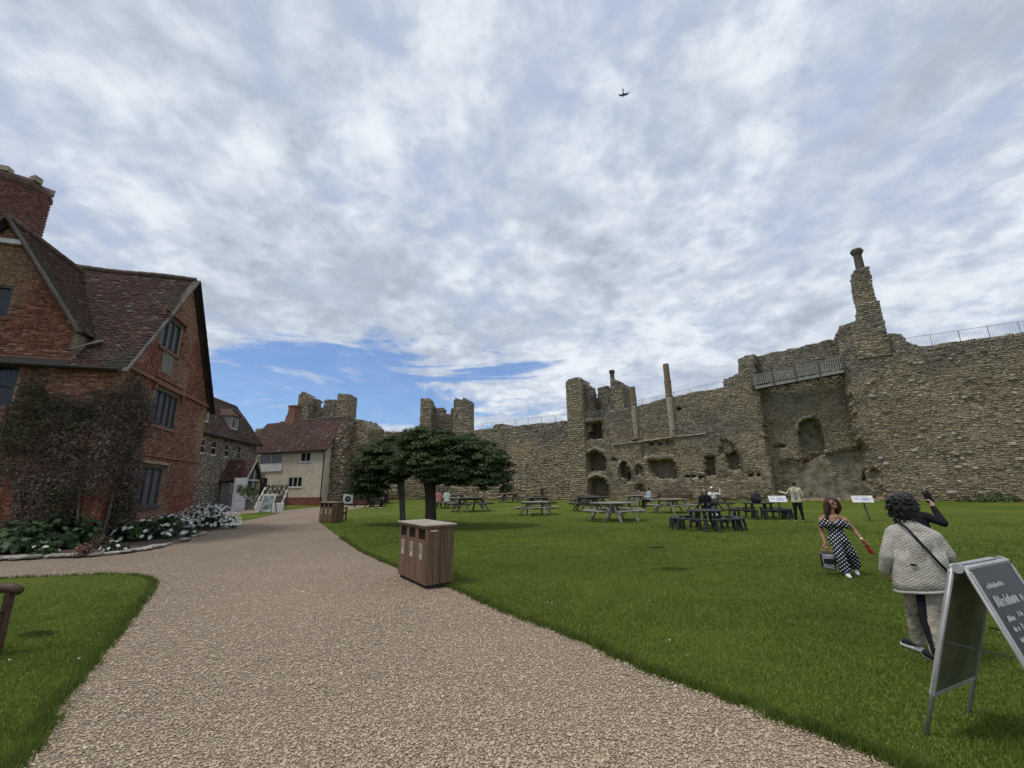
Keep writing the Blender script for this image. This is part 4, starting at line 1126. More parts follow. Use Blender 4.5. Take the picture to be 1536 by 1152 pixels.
# chimney on the ridge
kx0 = cw(391, 640)[0]; kx1 = cw(414, 640)[0]; kz = 1.0
mb = MB(); cxm = (kx0 + kx1) / 2 + .15
for z0_, z1_, r0_, r1_ in ((CRR - 1.2, CRR + .9, .95, .70), (CRR + .9, CRR + 2.0, .62, .56), (CRR + 2.0, CRR + 2.2, .66, .66)):
    q = [(cxm + i * r0_, 3.6 + j * r0_, z0_) for i, j in ((-1, -1), (1, -1), (1, 1), (-1, 1))] + [(cxm + i * r1_, 3.6 + j * r1_, z1_) for i, j in ((-1, -1), (1, -1), (1, 1), (-1, 1))]
    mb.hexa(q)
mb.build('chimney', mat('weathered red brick', (.22, .115, .08), .9, .4, 5, .5, 25), cot, jitter=.03)

# ---------------------------------------------------------------- flint range between brick house and cottage
Q1 = np.array([-28.46, 49.3]); QD = np.array([-.158, .9874]); QO = Q1 - QD * 22.0 - np.array([.987, .158]) * .9        # s=22 at the cottage
rngo = thing('flint_range', 'flint range with dormers, white windows and tiled roof between the two houses', 'house', (*QO, 0), math.atan2(QD[1], QD[0]))
QE = 7.0
def rlocal(px, py):
    q = np.array(gxy(px, py)) - QO; return float(q @ QD), float(q @ np.array([-QD[1], QD[0]]))
def flint_cols(s, z, zt, rng, seed, g0): 
    n = len(s); c = np.array([(.27, .235, .19), (.18, .155, .13), (.38, .34, .28), (.23, .16, .115), (.50, .46, .40)])[rng.choice(5, n, p=[.32, .28, .2, .12, .08])]
    return c * rng.uniform(.75, 1.15, (n, 1))
QW = [(10.3, 11.0, 5.0, 6.2), (12.2, 13.0, 4.95, 6.25), (14.7, 15.4, 4.95, 6.2), (17.4, 18.0, 4.85, 6.2)]
def qdepth(S, Z):
    r = 0
    for a, b, c, e in QW: r = r + np.where((S > a) & (S < b) & (Z > c) & (Z < e), -.16, 0.0)
    return r
panel(rngo, (0, 0), (22, 0), 0, QE, 4.0, qdepth, (.24, .15), 751, 3, ds=.35, dz=.35, rough=.02, jag=.0, proud=.05, cols=flint_cols)
for a, b, c, e in QW: window(rngo, (a, -.02, c), (1, 0, 0), (0, 0, 1), (0, -1, 0), b - a, e - c, 1, 2, .09, WHITEP, GLASS, .02, .09, True, WHITEP)
QR = 11.2; qs = math.hypot(3.4, QR - QE + .4); qu = np.array([0, 3.4 / qs, (QR - QE + .4) / qs])
slab(rngo, [(0, -.4, QE - .35), (22.6, -.4, QE - .35), (22.6, 3, QR), (0, 3, QR)], .12, DECK)
slab(rngo, [(0, 6.4, QE - .35), (22.6, 6.4, QE - .35), (22.6, 3, QR), (0, 3, QR)], .12, DECK)
tiles(rngo, (0, -.43, QE - .38), (1, 0, 0), qu, [(0, 0), (22.8, 0), (22.8, qs), (0, qs)], 752, .26, .16, moss=1.2)
mb = MB(); mb.tube([(0, 3, QR + .04), (22.5, 3, QR + .04)], .13, 8); mb.build('ridge', RID, rngo)
mb = MB(); mb.tube([(0, -.46, QE - .36), (22, -.46, QE - .36)], .08, 6); mb.build('gutter', BLACKWOOD, rngo)
mb = MB(); mb.box((11.5, 3, QR + .6), (1.2, 1.0, 2.2)); mb.box((11.5, 3, QR + 1.75), (1.36, 1.16, .16)); mb.lathe([(.16, QR + 1.8), (.14, QR + 2.35), (.18, QR + 2.4)], (11.3, 3, 0), 8); mb.build('chimney', MATS['weathered red brick'], rngo, jitter=.02)
for ds_ in (11.2, 17.0):
    dm = link('dormer', None, rngo); zb_ = QE + .75; y_ = .45
    mb = MB(); mb.box((ds_, y_ + .9, zb_ + .75), (1.5, 1.8, 1.5)); mb.build('cheek', mat('grey limewash', (.34, .33, .31), .9, .2, 4, .2, 20), dm)
    window(dm, (ds_ - .55, y_, zb_ + .2), (1, 0, 0), (0, 0, 1), (0, -1, 0), 1.1, 1.1, 2, 1, .09, WHITEP, GLASS, .03, .08, True, WHITEP)
    hp_ = [(ds_ - .95, y_ - .25, zb_ + 1.45), (ds_ + .95, y_ - .25, zb_ + 1.45), (ds_, y_ + .5, zb_ + 2.3)]
    mb = MB(); mb.add(hp_ + [(ds_ - .95, y_ + 2.2, zb_ + 1.45), (ds_ + .95, y_ + 2.2, zb_ + 1.45), (ds_, y_ + 2.6, zb_ + 2.3)], [(0, 1, 2), (0, 2, 5, 3), (1, 4, 5, 2), (0, 3, 4, 1), (3, 5, 4)]); mb.build('dormer_roof', mat('old tile', (.11, .06, .05), .9, .4, 8, .6, 20), dm)
    mb = MB(); mb.bar((ds_ + .98, y_ - .27, zb_ + 1.5), (ds_ + .03, y_ + .48, zb_ + 2.36), .22, .03); mb.build('hip_lead', MATS['lead sheet'], dm)
# porch with gabled tile roof and white door
por = link('porch', None, rngo)
p0, p1, pd = 14.6, 17.9, 2.1
for yv, nm in ((-pd, 'front'),):
    pass
mb = MB(); mb.box((p0 + .12, -pd / 2 - .1, 1.35), (.24, pd - .2, 2.7)); mb.build('side_wall', mat('grey boarding', (.24, .25, .24), .8, .25, 4, .3, 20, stretch=(3, 3, .2)), por)
mb = MB(); mb.box((p1 - .12, -pd / 2 - .1, 1.35), (.24, pd - .2, 2.7)); mb.build('side_wall', MATS['grey boarding'], por)
pe, pa = 2.75, 4.75; pm = (p0 + p1) / 2; hs_ = (p1 - p0) / 2 + .35; ps = math.hypot(hs_, pa - pe + .2)
slab(por, [(p0 - .35, -pd - .3, pe - .2), (p0 - .35, .1, pe - .2), (pm, .1, pa), (pm, -pd - .3, pa)], .08, DECK); slab(por, [(p1 + .35, -pd - .3, pe - .2), (p1 + .35, .1, pe - .2), (pm, .1, pa), (pm, -pd - .3, pa)], .08, DECK)
tiles(por, (p0 - .38, .1, pe - .22), (0, -1, 0), (hs_ / ps, 0, (pa - pe + .2) / ps), [(0, 0), (pd + .4, 0), (pd + .4, ps), (0, ps)], 755, .22, .14)
tiles(por, (p1 + .38, -pd - .3, pe - .22), (0, 1, 0), (-hs_ / ps, 0, (pa - pe + .2) / ps), [(0, 0), (pd + .4, 0), (pd + .4, ps), (0, ps)], 756, .22, .14)
for sgn, xe in ((1, p0 - .38), (-1, p1 + .38)):
    mb = MB(); mb.bar((xe, -pd - .34, pe - .28), (pm, -pd - .34, pa - .02), .06, .2, up=(0, 1, 0)); mb.build('bargeboard', TIMBER, por)
for k in range(5):
    x = pm - .9 + k * .45; zt_ = pa - .35 - abs(x - pm) * 1.1
    mb = MB(); mb.bar((x, -pd - .12, 2.75), (x, -pd - .12, zt_), .12, .1); mb.build('stud', OAK, por)
mb = MB(); mb.box((pm, -pd - .05, 3.3), (2.2, .06, 1.3)); mb.build('gable_infill', mat('dark flint infill', (.14, .12, .10), .9, .5, 8, .6, 15), por)
mb = MB(); mb.bar((p0 + .1, -pd - .16, 2.68), (p1 - .1, -pd - .16, 2.68), .14, .16); mb.bar((pm + .1, -pd - .2, .3), (pm + .1, -pd - .2, 3.6), .12, .12); mb.build('white_post', WHITEP, por)
dxa, dya = rlocal(346, 767); dxb, dyb = rlocal(366, 766.5)
dv = Vector((dxb - dxa, dyb - dya, 0)); dn_ = Vector((-1, 0, 0))
dm_ = Vector((dxa, dya, 0)) + dv / 2; drot = Matrix.Rotation(math.atan2(dv.y, dv.x), 3, 'Z'); DWW = min(dv.length, 1.25)
dr = MB(); dr.box(dm_ + Vector((0, 0, 1.38)), (DWW, .07, 2.7), drot); door = dr.build('door', mat('white door paint', (.66, .67, .70), .5, .06), por, bevel=.01)
for zz_ in (.42, 1.05, 1.7, 2.35):
    for q_ in (-.045, .045):
        mb = MB(); mb.box(dm_ + drot @ Vector((0, q_, zz_ + .02)), (DWW - .24, .02, .48), drot); mb.build('door_panel', MATS['white door paint'], door, bevel=.006)
mb = MB(); mb.lathe([(.05, -.05), (.05, .05)], tuple(dm_ + drot @ Vector((DWW / 2 - .1, -.07, 1.15))), 8); mb.build('handle', DARKMETAL, door)
# steps with sloping timber handrail to the porch
stp = thing('timber_steps', 'grey timber steps with sloping handrail beside the white porch door', 'steps', (*QO, 0), math.atan2(QD[1], QD[0]))
for k in range(5):
    mb = MB(); mb.box((13.2, -pd - .1 - k * .36, 1.4 - k * .28), (2.0, .4, .07)); mb.build('tread', TIMBER, stp)
for x in (12.3, 14.15):
    mb = MB(); mb.bar((x, -pd + .1, 2.35), (x, -pd - 2.1, .6), .09, .12); mb.build('handrail', TIMBER, stp)
    for k in range(2):
        mb = MB(); mb.bar((x, -pd - .05 - k * 1.9, 0), (x, -pd - .05 - k * 1.9, 2.2 - k * 1.5), .1, .1); mb.build('post', TIMBER, stp)
    mb = MB(); mb.bar((x, -pd, 1.3), (x, -pd - 1.9, .0), .05, .25); mb.build('stringer', TIMBER, stp)

# ---------------------------------------------------------------- flint wall end beside the cottage
fe0 = np.array(gxy(489, 757)); fe1 = np.array(gxy(531, 757))
fd = (fe1 - fe0) / np.linalg.norm(fe1 - fe0)
fl = thing('flint_wall', 'broken end of tall flint wall standing beside the cream cottage', 'wall', (*fe0, 0), math.atan2(fd[1], fd[0]))
Lf = float(np.linalg.norm(fe1 - fe0))
fcol = lambda s, z, zt, rng, seed, g0: flint_cols(s, z, zt, rng, seed, g0) * np.array([1.0, .94, .84])
block(fl, 0, Lf * .55, 0, 3.0, 0, [(0, 6.2), (.5, 6.7), (1.0, 8.6), (Lf * .55, 9.6)], 761, (.30, .19), 1.4, jag=.2, proud=.14, rough=.12, cols=fcol)
block(fl, Lf * .5, Lf * 1.05, 1.2, 4.2, 0, [(0, 9.8), (Lf * .3, 9.5), (Lf * .55, 8.6)], 771, (.32, .19), 1.2, jag=.2, proud=.14, rough=.12)
fl['kind'] = 'thing'
for o in COL.objects:
    if o.name.startswith('curtain_wall'): o['kind'] = 'thing'
# ================================================================== TREES AND PLANTS
def leaf_mesh(P, N, size, C, rng, aspect=.55, fold=.18):
    """rhombic folded leaves: 4 verts, one quad each"""
    n = len(P); N = N / np.maximum(np.linalg.norm(N, axis=1)[:, None], 1e-6)
    r = rng.normal(size=(n, 3)); T = r - N * (r * N).sum(1)[:, None]; T /= np.linalg.norm(T, axis=1)[:, None]
    B = np.cross(N, T); s = np.asarray(size).reshape(-1, 1)
    V = np.zeros((n, 4, 3)); V[:, 0] = P - T * s * .5; V[:, 2] = P + T * s * .5 - N * s * fold
    V[:, 1] = P + B * s * aspect * .5 + N * s * fold * .4; V[:, 3] = P - B * s * aspect * .5 + N * s * fold * .4
    return V.reshape(-1, 3), np.arange(4 * n).reshape(-1, 4), np.repeat(C, 4, 0)

BARK = mat('dark bark', (.060, .050, .040), .95, .55, 5, 1.0, 10, stretch=(2, 2, .35), dist=.12)
BARKL = mat('grey bark', (.13, .12, .105), .95, .45, 5, .8, 18, stretch=(2, 2, .4), dist=.05)
def tree(label, loc, trunk, tr_r, lobes, nleaf, seed, bark, pal):
    t = thing('tree', label, 'tree', loc); rng = np.random.default_rng(seed); rg = random.Random(seed)
    fork = Vector(trunk[-1])
    mb = MB(); pts = [Vector(p) for p in trunk]; mb.tube(pts, tr_r, 12); 
    mb.build('trunk', bark, t, smooth=True, jitter=.012)
    br = MB()
    for (c, r) in lobes:
        e = Vector(c); m = fork.lerp(e, .5) + Vector((rg.uniform(-.15, .15), rg.uniform(-.15, .15), .15))
        br.tube([fork - Vector((0, 0, .25)), m, e], [tr_r[-1] * .55, .07, .03], 7)
        for k in range(4):
            q = e + Vector((rg.uniform(-1, 1) * r[0], rg.uniform(-1, 1) * r[1], rg.uniform(-.1, .6) * r[2])) * .8
            br.tube([m.lerp(e, .5), (m + q) / 2 + Vector((0, 0, .1)), q], [.045, .03, .012], 5)
    br.build('branches', bark, t, smooth=True)
    P = []; N = []; C = []; S = []
    tot = sum(r[0] * r[1] for _, r in lobes)
    for (c, r) in lobes:
        # sub clumps over the upper surface of every lobe
        k = max(8, int(34 * r[0] * r[1]))
        for _ in range(k):
            v = rng.normal(size=3); v[2] = v[2] * .9 + .25; v /= np.linalg.norm(v)
            cc = np.array(c) + v * np.array(r) * rng.uniform(.72, 1.0)
            cr = rng.uniform(.20, .36); m = int(nleaf / tot * r[0] * r[1] / k)
            d = rng.normal(size=(m, 3)); d /= np.linalg.norm(d, axis=1)[:, None]; d[:, 2] = np.abs(d[:, 2]) * .9 - .15
            rad = cr * rng.uniform(.45, 1.05, (m, 1)); P.append(cc + d * rad * np.array([1.25, 1.25, .75])); N.append(d + np.array([0, 0, .5]) + rng.normal(0, .35, (m, 3)))
            tint = rng.uniform(.7, 1.25); C.append(pal[rng.choice(len(pal), m)] * tint * rng.uniform(.75, 1.2, (m, 1))); S.append(rng.uniform(.075, .125, m))
    P = np.concatenate(P); N = np.concatenate(N); C = np.concatenate(C); S = np.concatenate(S)
    V, F, CC = leaf_mesh(P, N, S, C, rng, .62)
    mass('crown', V, F, CC, LEAFV, t, kind=None)
    return t
TP = np.array([(.062, .095, .028), (.046, .074, .023), (.085, .122, .036), (.034, .056, .019)])
b1 = gxy(645, 792); b2 = gxy(603, 787)
tree('spreading dark green tree with thick straight trunk behind the near bin', (*b1, 0), [(0, 0, -.1), (.02, 0, .15), (.0, 0, .8), (-.03, 0, 1.5), (-.08, 0, 2.1)], [.34, .25, .225, .235, .30],
     [((.2, 0, 3.15), (1.4, 1.3, 1.05)), ((1.6, -.2, 2.8), (1.35, 1.2, .95)), ((2.6, .2, 2.3), (.95, 1.0, .75)), ((-.6, .4, 3.1), (1.2, 1.2, .9)), ((1.0, .9, 2.9), (1.3, 1.0, .8)), ((.5, -1.0, 2.6), (1.2, .9, .65)), ((3.05, .1, 1.85), (.45, .6, .5)), ((-1.0, -.5, 2.7), (.9, .9, .7)), ((2.1, -.7, 2.0), (.8, .7, .5)), ((1.1, -.7, 2.2), (.9, .8, .5)), ((-.2, -.3, 3.5), (1.4, 1.1, .85)), ((1.5, .3, 3.3), (1.2, 1.0, .75)), ((2.5, -.3, 2.75), (.9, .9, .7)), ((.6, -.8, 3.1), (1.3, .8, .8)), ((-.3, -.7, 2.25), (.8, .7, .45)), ((.7, -.9, 2.15), (.9, .7, .45)), ((1.6, -.6, 1.95), (.9, .7, .5)), ((2.75, -.2, 1.75), (.7, .7, .5))], 70000, 41, BARK, TP)
tree('smaller leaning tree with slim grey-footed trunk, merging with the bigger crown', (*b2, 0), [(.05, 0, -.1), (.0, 0, .5), (-.05, 0, 1.1), (-.12, 0, 1.8), (-.2, 0, 2.3)], [.15, .13, .14, .18, .22],
     [((-.9, 0, 3.1), (1.2, 1.2, .95)), ((-1.6, 0, 2.45), (1.0, 1.0, .95)), ((-.1, .2, 3.5), (1.2, 1.2, .85)), ((-1.9, .1, 1.75), (.62, .7, .6)), ((.7, -.3, 2.95), (.9, .9, .75)), ((-.6, -.9, 2.5), (.9, .8, .6)), ((-1.3, -.5, 2.9), (1.1, .9, .8)), ((-1.75, -.2, 1.55), (.6, .6, .45)), ((-1.0, -.5, 2.0), (.9, .8, .55)), ((-.2, -.8, 2.4), (.8, .7, .5))], 46000, 42, BARKL, TP * .92)

def bush(name, label, loc, r, h, n, leaf, pal, seed, flowers=0, fsize=.05, fcol=(.85, .85, .82), up_=.35, rz=0, group=None, cat='plant', stems=10, aspect=.6, fz=.55):
    t = thing(name, label, cat, loc, rz, group); rng = np.random.default_rng(seed); rg = random.Random(seed)
    mb = MB()
    for k in range(stems):
        a = rg.uniform(0, 6.28); q = rg.uniform(.3, .8)
        mb.tube([(math.cos(a) * r[0] * q * .3, math.sin(a) * r[1] * q * .3, 0), (math.cos(a) * r[0] * q * .7, math.sin(a) * r[1] * q * .7, h * .5), (math.cos(a) * r[0] * q, math.sin(a) * r[1] * q, h * .85)], [.012, .009, .004], 4)
    mb.build('stems', mat('green stem', (.05, .06, .025), .8, .3), t)
    nc = max(6, int(r[0] * r[1] * 26)); P = []; N = []; C = []
    for _ in range(nc):
        v = rng.normal(size=3); v[2] = abs(v[2]) * 1.1; v /= np.linalg.norm(v); c = v * np.array([*r, h]) * rng.uniform(.6, .95); m = n // nc
        d = rng.normal(size=(m, 3)); d /= np.linalg.norm(d, axis=1)[:, None]
        P.append(c + d * leaf * rng.uniform(.8, 2.4, (m, 1))); N.append(d * .6 + v * .6 + np.array([0, 0, up_]) + rng.normal(0, .3, (m, 3))); C.append(pal[rng.choice(len(pal), m)] * rng.uniform(.65, 1.3) * rng.uniform(.8, 1.2, (m, 1)))
    P = np.concatenate(P); N = np.concatenate(N); C = np.concatenate(C); k = P[:, 2] > .01
    P, N, C = P[k], N[k], C[k]
    V, F, CC = leaf_mesh(P, N, rng.uniform(.7, 1.3, len(P)) * leaf, C, rng, aspect)
    o = mass('leaves', V, F, CC, LEAFV, t)
    if flowers:
        k = flowers; v = rng.normal(size=(k, 3)); v[:, 2] = np.abs(v[:, 2]) + .15; v[:, 1] -= .35; v /= np.linalg.norm(v, axis=1)[:, None]
        P = v * np.array([*r, h]) * rng.uniform(.92, 1.12, (k, 1)); P[:, 2] = np.maximum(P[:, 2], h * (1 - fz) * .3 + .05)
        nn = v + np.array([0, -.5, .6]); nn /= np.linalg.norm(nn, axis=1)[:, None]
        q = rng.normal(size=(k, 3)); T = q - nn * (q * nn).sum(1)[:, None]; T /= np.linalg.norm(T, axis=1)[:, None]; B = np.cross(nn, T)
        vs = []; fs = []; cs = []; b = 0
        for j in range(6):
            a0 = j * math.pi / 3; s = fsize * rng.uniform(.8, 1.2, (k, 1))
            e1 = T * math.cos(a0) + B * math.sin(a0); e2 = T * math.cos(a0 + .42) + B * math.sin(a0 + .42); e0 = T * math.cos(a0 - .42) + B * math.sin(a0 - .42)
            vs.append(np.stack([P, P + e0 * s * .62 + nn * s * .2, P + e1 * s + nn * s * .15, P + e2 * s * .62 + nn * s * .2], 1).reshape(-1, 3)); fs.append(np.arange(4 * k).reshape(-1, 4) + b); b += 4 * k
            cs.append(np.repeat(np.tile(np.array(fcol), (k, 1)) * rng.uniform(.8, 1.05, (k, 1)), 4, 0))
        mass('flowers', np.concatenate(vs), np.concatenate(fs), np.concatenate(cs), vmat('petal', .6, .08, 5, 0, two_sided_light=.3), t)
    return t
GP = np.array([(.040, .080, .022), (.030, .062, .020), (.055, .100, .028), (.022, .046, .016)])
GL = np.array([(.055, .095, .03), (.075, .115, .035), (.04, .075, .025)])
def at(px, py): return (*gxy(px, py), 0)
bush('broad_leaved_plant', 'dark broad-leaved plant at the left end of the flower bed', at(24, 828), (1.2, .7), .66, 900, .22, GP * 1.15, 51, aspect=.8)
bush('broad_leaved_plant', 'glossy broad-leaved plant with pale leaf tops below the climbing shrub', at(92, 822), (1.05, .7), .85, 900, .21, GP * 1.25, 52, aspect=.8)
bush('broad_leaved_plant', 'tall dark broad-leaved plant against the brick corner', at(138, 813), (.65, .6), 1.1, 650, .20, GP * 1.1, 53, aspect=.75)
bush('leafy_plant', 'low leafy plant with pale green flower heads in the flower bed', at(163, 812), (.6, .5), .55, 900, .12, GL, 54, 26, .05, (.45, .55, .35))
bush('white_flower', 'small clump of white daisies at the stone edging left of the pink plant', at(62, 832), (.45, .25), .35, 350, .08, GP, 55, 9, .05)
bush('white_flower', 'small clump of white daisies beside the pink plant', at(168, 829), (.35, .25), .32, 350, .07, GP, 56, 12, .05)
bush('pink_plant', 'small dusty pink plant at the stone edging of the bed', at(124, 834), (.28, .2), .25, 300, .07, np.array([(.22, .09, .08), (.28, .13, .10), (.12, .07, .05)]), 57)
bush('brown_plant', 'dry brown plant between the leafy plants and the white daisies', at(145, 823), (.4, .3), .35, 500, .07, np.array([(.13, .09, .05), (.10, .08, .04), (.16, .11, .07)]), 58)
bush('flowering_shrub', 'green shrub with scattered large white blooms under the ground floor window', at(205, 812), (.95, .7), .72, 2400, .10, GP, 59, 34, .085)
bush('flowering_shrub', 'leafy shrub dotted with white blooms left of the biggest daisy bush', at(248, 806), (1.0, .8), .8, 2600, .09, GP, 60, 90, .07)
bush('daisy_bush', 'big mound of dense white daisies at the path end of the flower bed', at(308, 793), (1.45, 1.0), 1.0, 4200, .085, GP * .8, 61, 330, .075)
bush('flowering_shrub', 'green spray of leaves by the brick wall foot behind the daisies', at(262, 788), (1.0, .7), 1.15, 1600, .09, GL * np.array([1.1, .9, .8]), 62, 10, .07)
bush('box_shrub', 'rounded yellow-green shrub standing behind the timber steps', (-20.2, 33.2, 1.3), (.9, .7), .9, 1500, .10, GL * np.array([1.5, 1.35, .8]), 63)
bush('wall_shrub', 'loose grey-green shrub at the foot of the big wall near the frame edge', at(1500, 753), (1.8, .6), .5, 900, .13, GL * np.array([1.3, 1.1, 1.2]), 64)
bush('wall_shrub', 'loose grey-green shrub at the wall foot right of the lectern panels', at(1462, 753), (1.3, .5), .42, 700, .13, GL * np.array([1.3, 1.1, 1.2]), 66)
bush('wall_shrub', 'dark shrub below the smaller tree beside the flint wall', at(548, 757), (2.6, 1.5), 3.2, 2600, .28, GP * .8, 65)
# edging stones of the bed, each its own stone
rg = random.Random(9)
edge_b = catmull([gxy(*p) for p in ((2, 839), (70, 836), (140, 833), (205, 826), (262, 814), (312, 799))], 30)
pr = []
for k in range(4):
    mb = MB(); mb.lathe([(.6, -.45), (1.0, -.1), (.95, .25), (.55, .5)], n=9); o = mb.build('edging_stone', mat('edging stone %d' % k, ((.34, .31, .26), (.24, .22, .18), (.46, .44, .39), (.20, .19, .14))[k], .9, .35, 6, .5, 20), None, smooth=False, jitter=.12, seed=k)
    tag(o, 'rounded stone laid along the edge of the flower bed', 'stone', 'stones edging the flower bed'); pr.append(o)
s = 0; i = 0
while s < len(edge_b) - 3:
    p = edge_b[int(s)]; o = pr[i] if i < 4 else pr[rg.randrange(4)].copy()
    if i >= 4: COL.objects.link(o)
    r = rg.uniform(.09, .2); o.location = (p[0] + rg.uniform(-.05, .05), p[1] + rg.uniform(-.05, .05), .03); o.scale = (r * rg.uniform(1, 1.5), r, r * .55); o.rotation_euler = (0, 0, rg.uniform(0, 6))
    tag(o, '%s stone edging the flower bed, %s from the left frame edge' % ('larger rounded' if r > .16 else 'rounded' if r > .12 else 'small rounded', ORD[min(i, 49)]), 'stone', 'stones edging the flower bed')
    i += 1; s += rg.uniform(2.8, 5.5)

# climbing shrub on the house corner
cl_ = thing('climbing_shrub', 'tangled brown and green climbing shrub covering the brick house corner', 'climber', tuple(house.location), HRZ)
rng = np.random.default_rng(71); rg = random.Random(71)
def wallpt(q, z, d):
    """q<0 along the facade, q>0 along the gable end; d out from wall"""
    x = np.where(q < 0, q, d); y = np.where(q < 0, -d, q)
    return np.stack([x, y, z], 1)
def cover(q, z):
    m = fbm(q * .9 + 5, z * .8, 77); q = q + (fbm(z * .9, q * .2, 61) - .5) * 1.5 * np.sign(q); z = z + (fbm(q * 1.3, z * .2, 62) - .5) * 1.4
    lim = np.where(q < 0, 1 - np.clip((-q - 1.7) / 1.3, 0, 1), 1 - np.clip((q - 1.55) / .8, 0, 1))
    topf = 1 - np.clip((z - 4.7 - .5 * np.sin(q * 1.7)) / .9, 0, 1)
    return np.clip((lim * topf * 1.15 + (m - .56) * 3.4) * np.clip(lim * topf * 4, 0, 1), 0, 1)
n = 32000
q = rng.uniform(-3.7, 2.4, n); z = rng.uniform(.15, 5.9, n); k = rng.random(n) < cover(q, z); q, z = q[k], z[k]; n = len(q)
bulge = .08 + .85 * cover(q, z) * np.clip(fbm(q * 1.9, z * 1.7, 5) - .2, 0, 1) ; d = bulge * rng.uniform(.15, 1.25, n)
P = wallpt(q, z, d); ck = np.abs(q) < .45; P[ck, 0] = np.where(q[ck] < 0, q[ck] + .45 * rng.random(ck.sum()), P[ck, 0]); P[ck & (q > 0), 1] -= .35 * rng.random((ck & (q > 0)).sum()); N = np.where((q < 0)[:, None], np.array([0, -1, .4]), np.array([1, 0, .4])) + rng.normal(0, .6, (n, 3))
gz = fbm(q * .8, z * .7, 19)[:, None]; g1 = np.array([(.050, .070, .024), (.068, .088, .03), (.038, .050, .02)])[rng.choice(3, n)]; g2 = np.array([(.135, .100, .080), (.10, .074, .060), (.17, .13, .105)])[rng.choice(3, n)]
wgt = np.clip((gz - .42) * 5 + .45 + np.where(q > .1, .35, 0)[:, None], 0, 1); C = g1 * (1 - wgt) + g2 * wgt
V, F, CC = leaf_mesh(P, N, rng.uniform(.05, .12, n), C * rng.uniform(.7, 1.25, (n, 1)), rng, .5)
mass('leaves', V, F, CC, LEAFV, cl_)
mb = MB()
for k in range(300):
    q0 = rg.uniform(-3.2, 2.0); z0 = rg.uniform(.2, 4.8); pts = []; a = rg.uniform(.6, 2.5)
    for j in range(7):
        if cover(np.array([q0]), np.array([z0]))[0] < .12: break
        pts.append(tuple(wallpt(np.array([q0]), np.array([z0]), np.array([rg.uniform(.08, .36)]))[0])); a += rg.uniform(-.7, .7); q0 += math.cos(a) * .16; z0 += math.sin(a) * .16
    if len(pts) > 2: mb.tube(pts, [rg.uniform(.004, .010)] * len(pts), 4)
mb.build('twigs', mat('grey twig', (.12, .10, .085), .9, .4), cl_)
for q0 in (-2.6, -1.4, -.35, .35, 1.0, 1.6):
    mb = MB(); pts = []; x = q0
    for j in range(9):
        pts.append(tuple(wallpt(np.array([x]), np.array([j * .55]), np.array([.12 + .04 * math.sin(j)]))[0])); x += rg.uniform(-.12, .12)
    mb.tube(pts, [.05 - .004 * j for j in range(9)], 6); mb.build('stem', BARKL, cl_, smooth=True)
# daisies in the lawn
for (px, py) in ((822, 907), (828, 908), (1005, 965), (13, 995), (117, 993), (1065, 830)):
    p = gxy(px, py); mb = MB(); mb.lathe([(.002, -.03), (.003, .0), (.013, .004), (.004, .009)], (0, 0, .03), 8); o = mb.build('daisy', WHITEP, None); o.location = (*p, 0)
    tag(o, {822: 'tiny white daisy in the large lawn, left one of a close pair', 828: 'tiny white daisy in the large lawn, right one of a close pair', 1005: 'lone tiny white daisy in the large lawn near the path edge', 13: 'tiny white daisy on the small lawn by the left frame edge', 117: 'tiny white daisy on the small lawn nearer the path', 1065: 'far tiny white daisy in the lawn before the round dark table'}[px], 'flower', 'daisies in the lawn')
# ================================================================== FURNITURE AND SIGNS
PALEWOOD = mat('bleached bench timber', (.27, .25, .215), .85, .3, 5, .4, 30, stretch=(.3, 2, 2))
MIDWOOD = mat('grey brown bench timber', (.10, .092, .080), .85, .35, 5, .4, 30, stretch=(.3, 2, 2))
DARKWOOD = mat('dark recycled board', (.028, .030, .032), .6, .3, 5, .25, 30, .4)
TEAK = mat('oiled teak', (.085, .045, .026), .6, .4, 5, .3, 25, .35, stretch=(.4, 3, 3))
BINWOOD = mat('brown bin board', (.175, .105, .062), .75, .3, 4, .3, 40, .3, stretch=(3, 3, .25))
BINTOP = mat('buff bin lid', (.34, .30, .235), .7, .15, 4, .15, 30)

def square_table(m, name='picnic_table'):
    t = bpy.data.objects.new(name, None); COL.objects.link(t)
    for k in range(10):
        mb = MB(); mb.box((0, -.66 + k * .147, .735), (1.48, .138, .045)); mb.build('plank', m, t, bevel=.004)
    for k in range(4):
        Rm = Matrix.Rotation(k * math.pi / 2, 3, 'Z')
        for j in (0, 1):
            mb = MB(); mb.box(Rm @ Vector((0, -1.02 - j * .15, .44)), (1.35, .142, .042), Rm); mb.build('bench_plank', m, t, bevel=.004)
        for x in (-.45, .45):
            mb = MB(); mb.bar(Rm @ Vector((x, -.45, .71)), Rm @ Vector((x, -.95, .0)), .045, .095, up=Rm @ Vector((1, 0, 0))); mb.build('leg', m, t)
            mb = MB(); mb.bar(Rm @ Vector((x + .047, -.3, .40)), Rm @ Vector((x + .047, -1.2, .40)), .045, .09); mb.build('bearer', m, t)
    mb = MB(); mb.bar((-.66, 0, .69), (.66, 0, .69), .05, .07); mb.bar((0, -.66, .64), (0, .66, .64), .05, .07); mb.build('cross_rail', m, t)
    return t
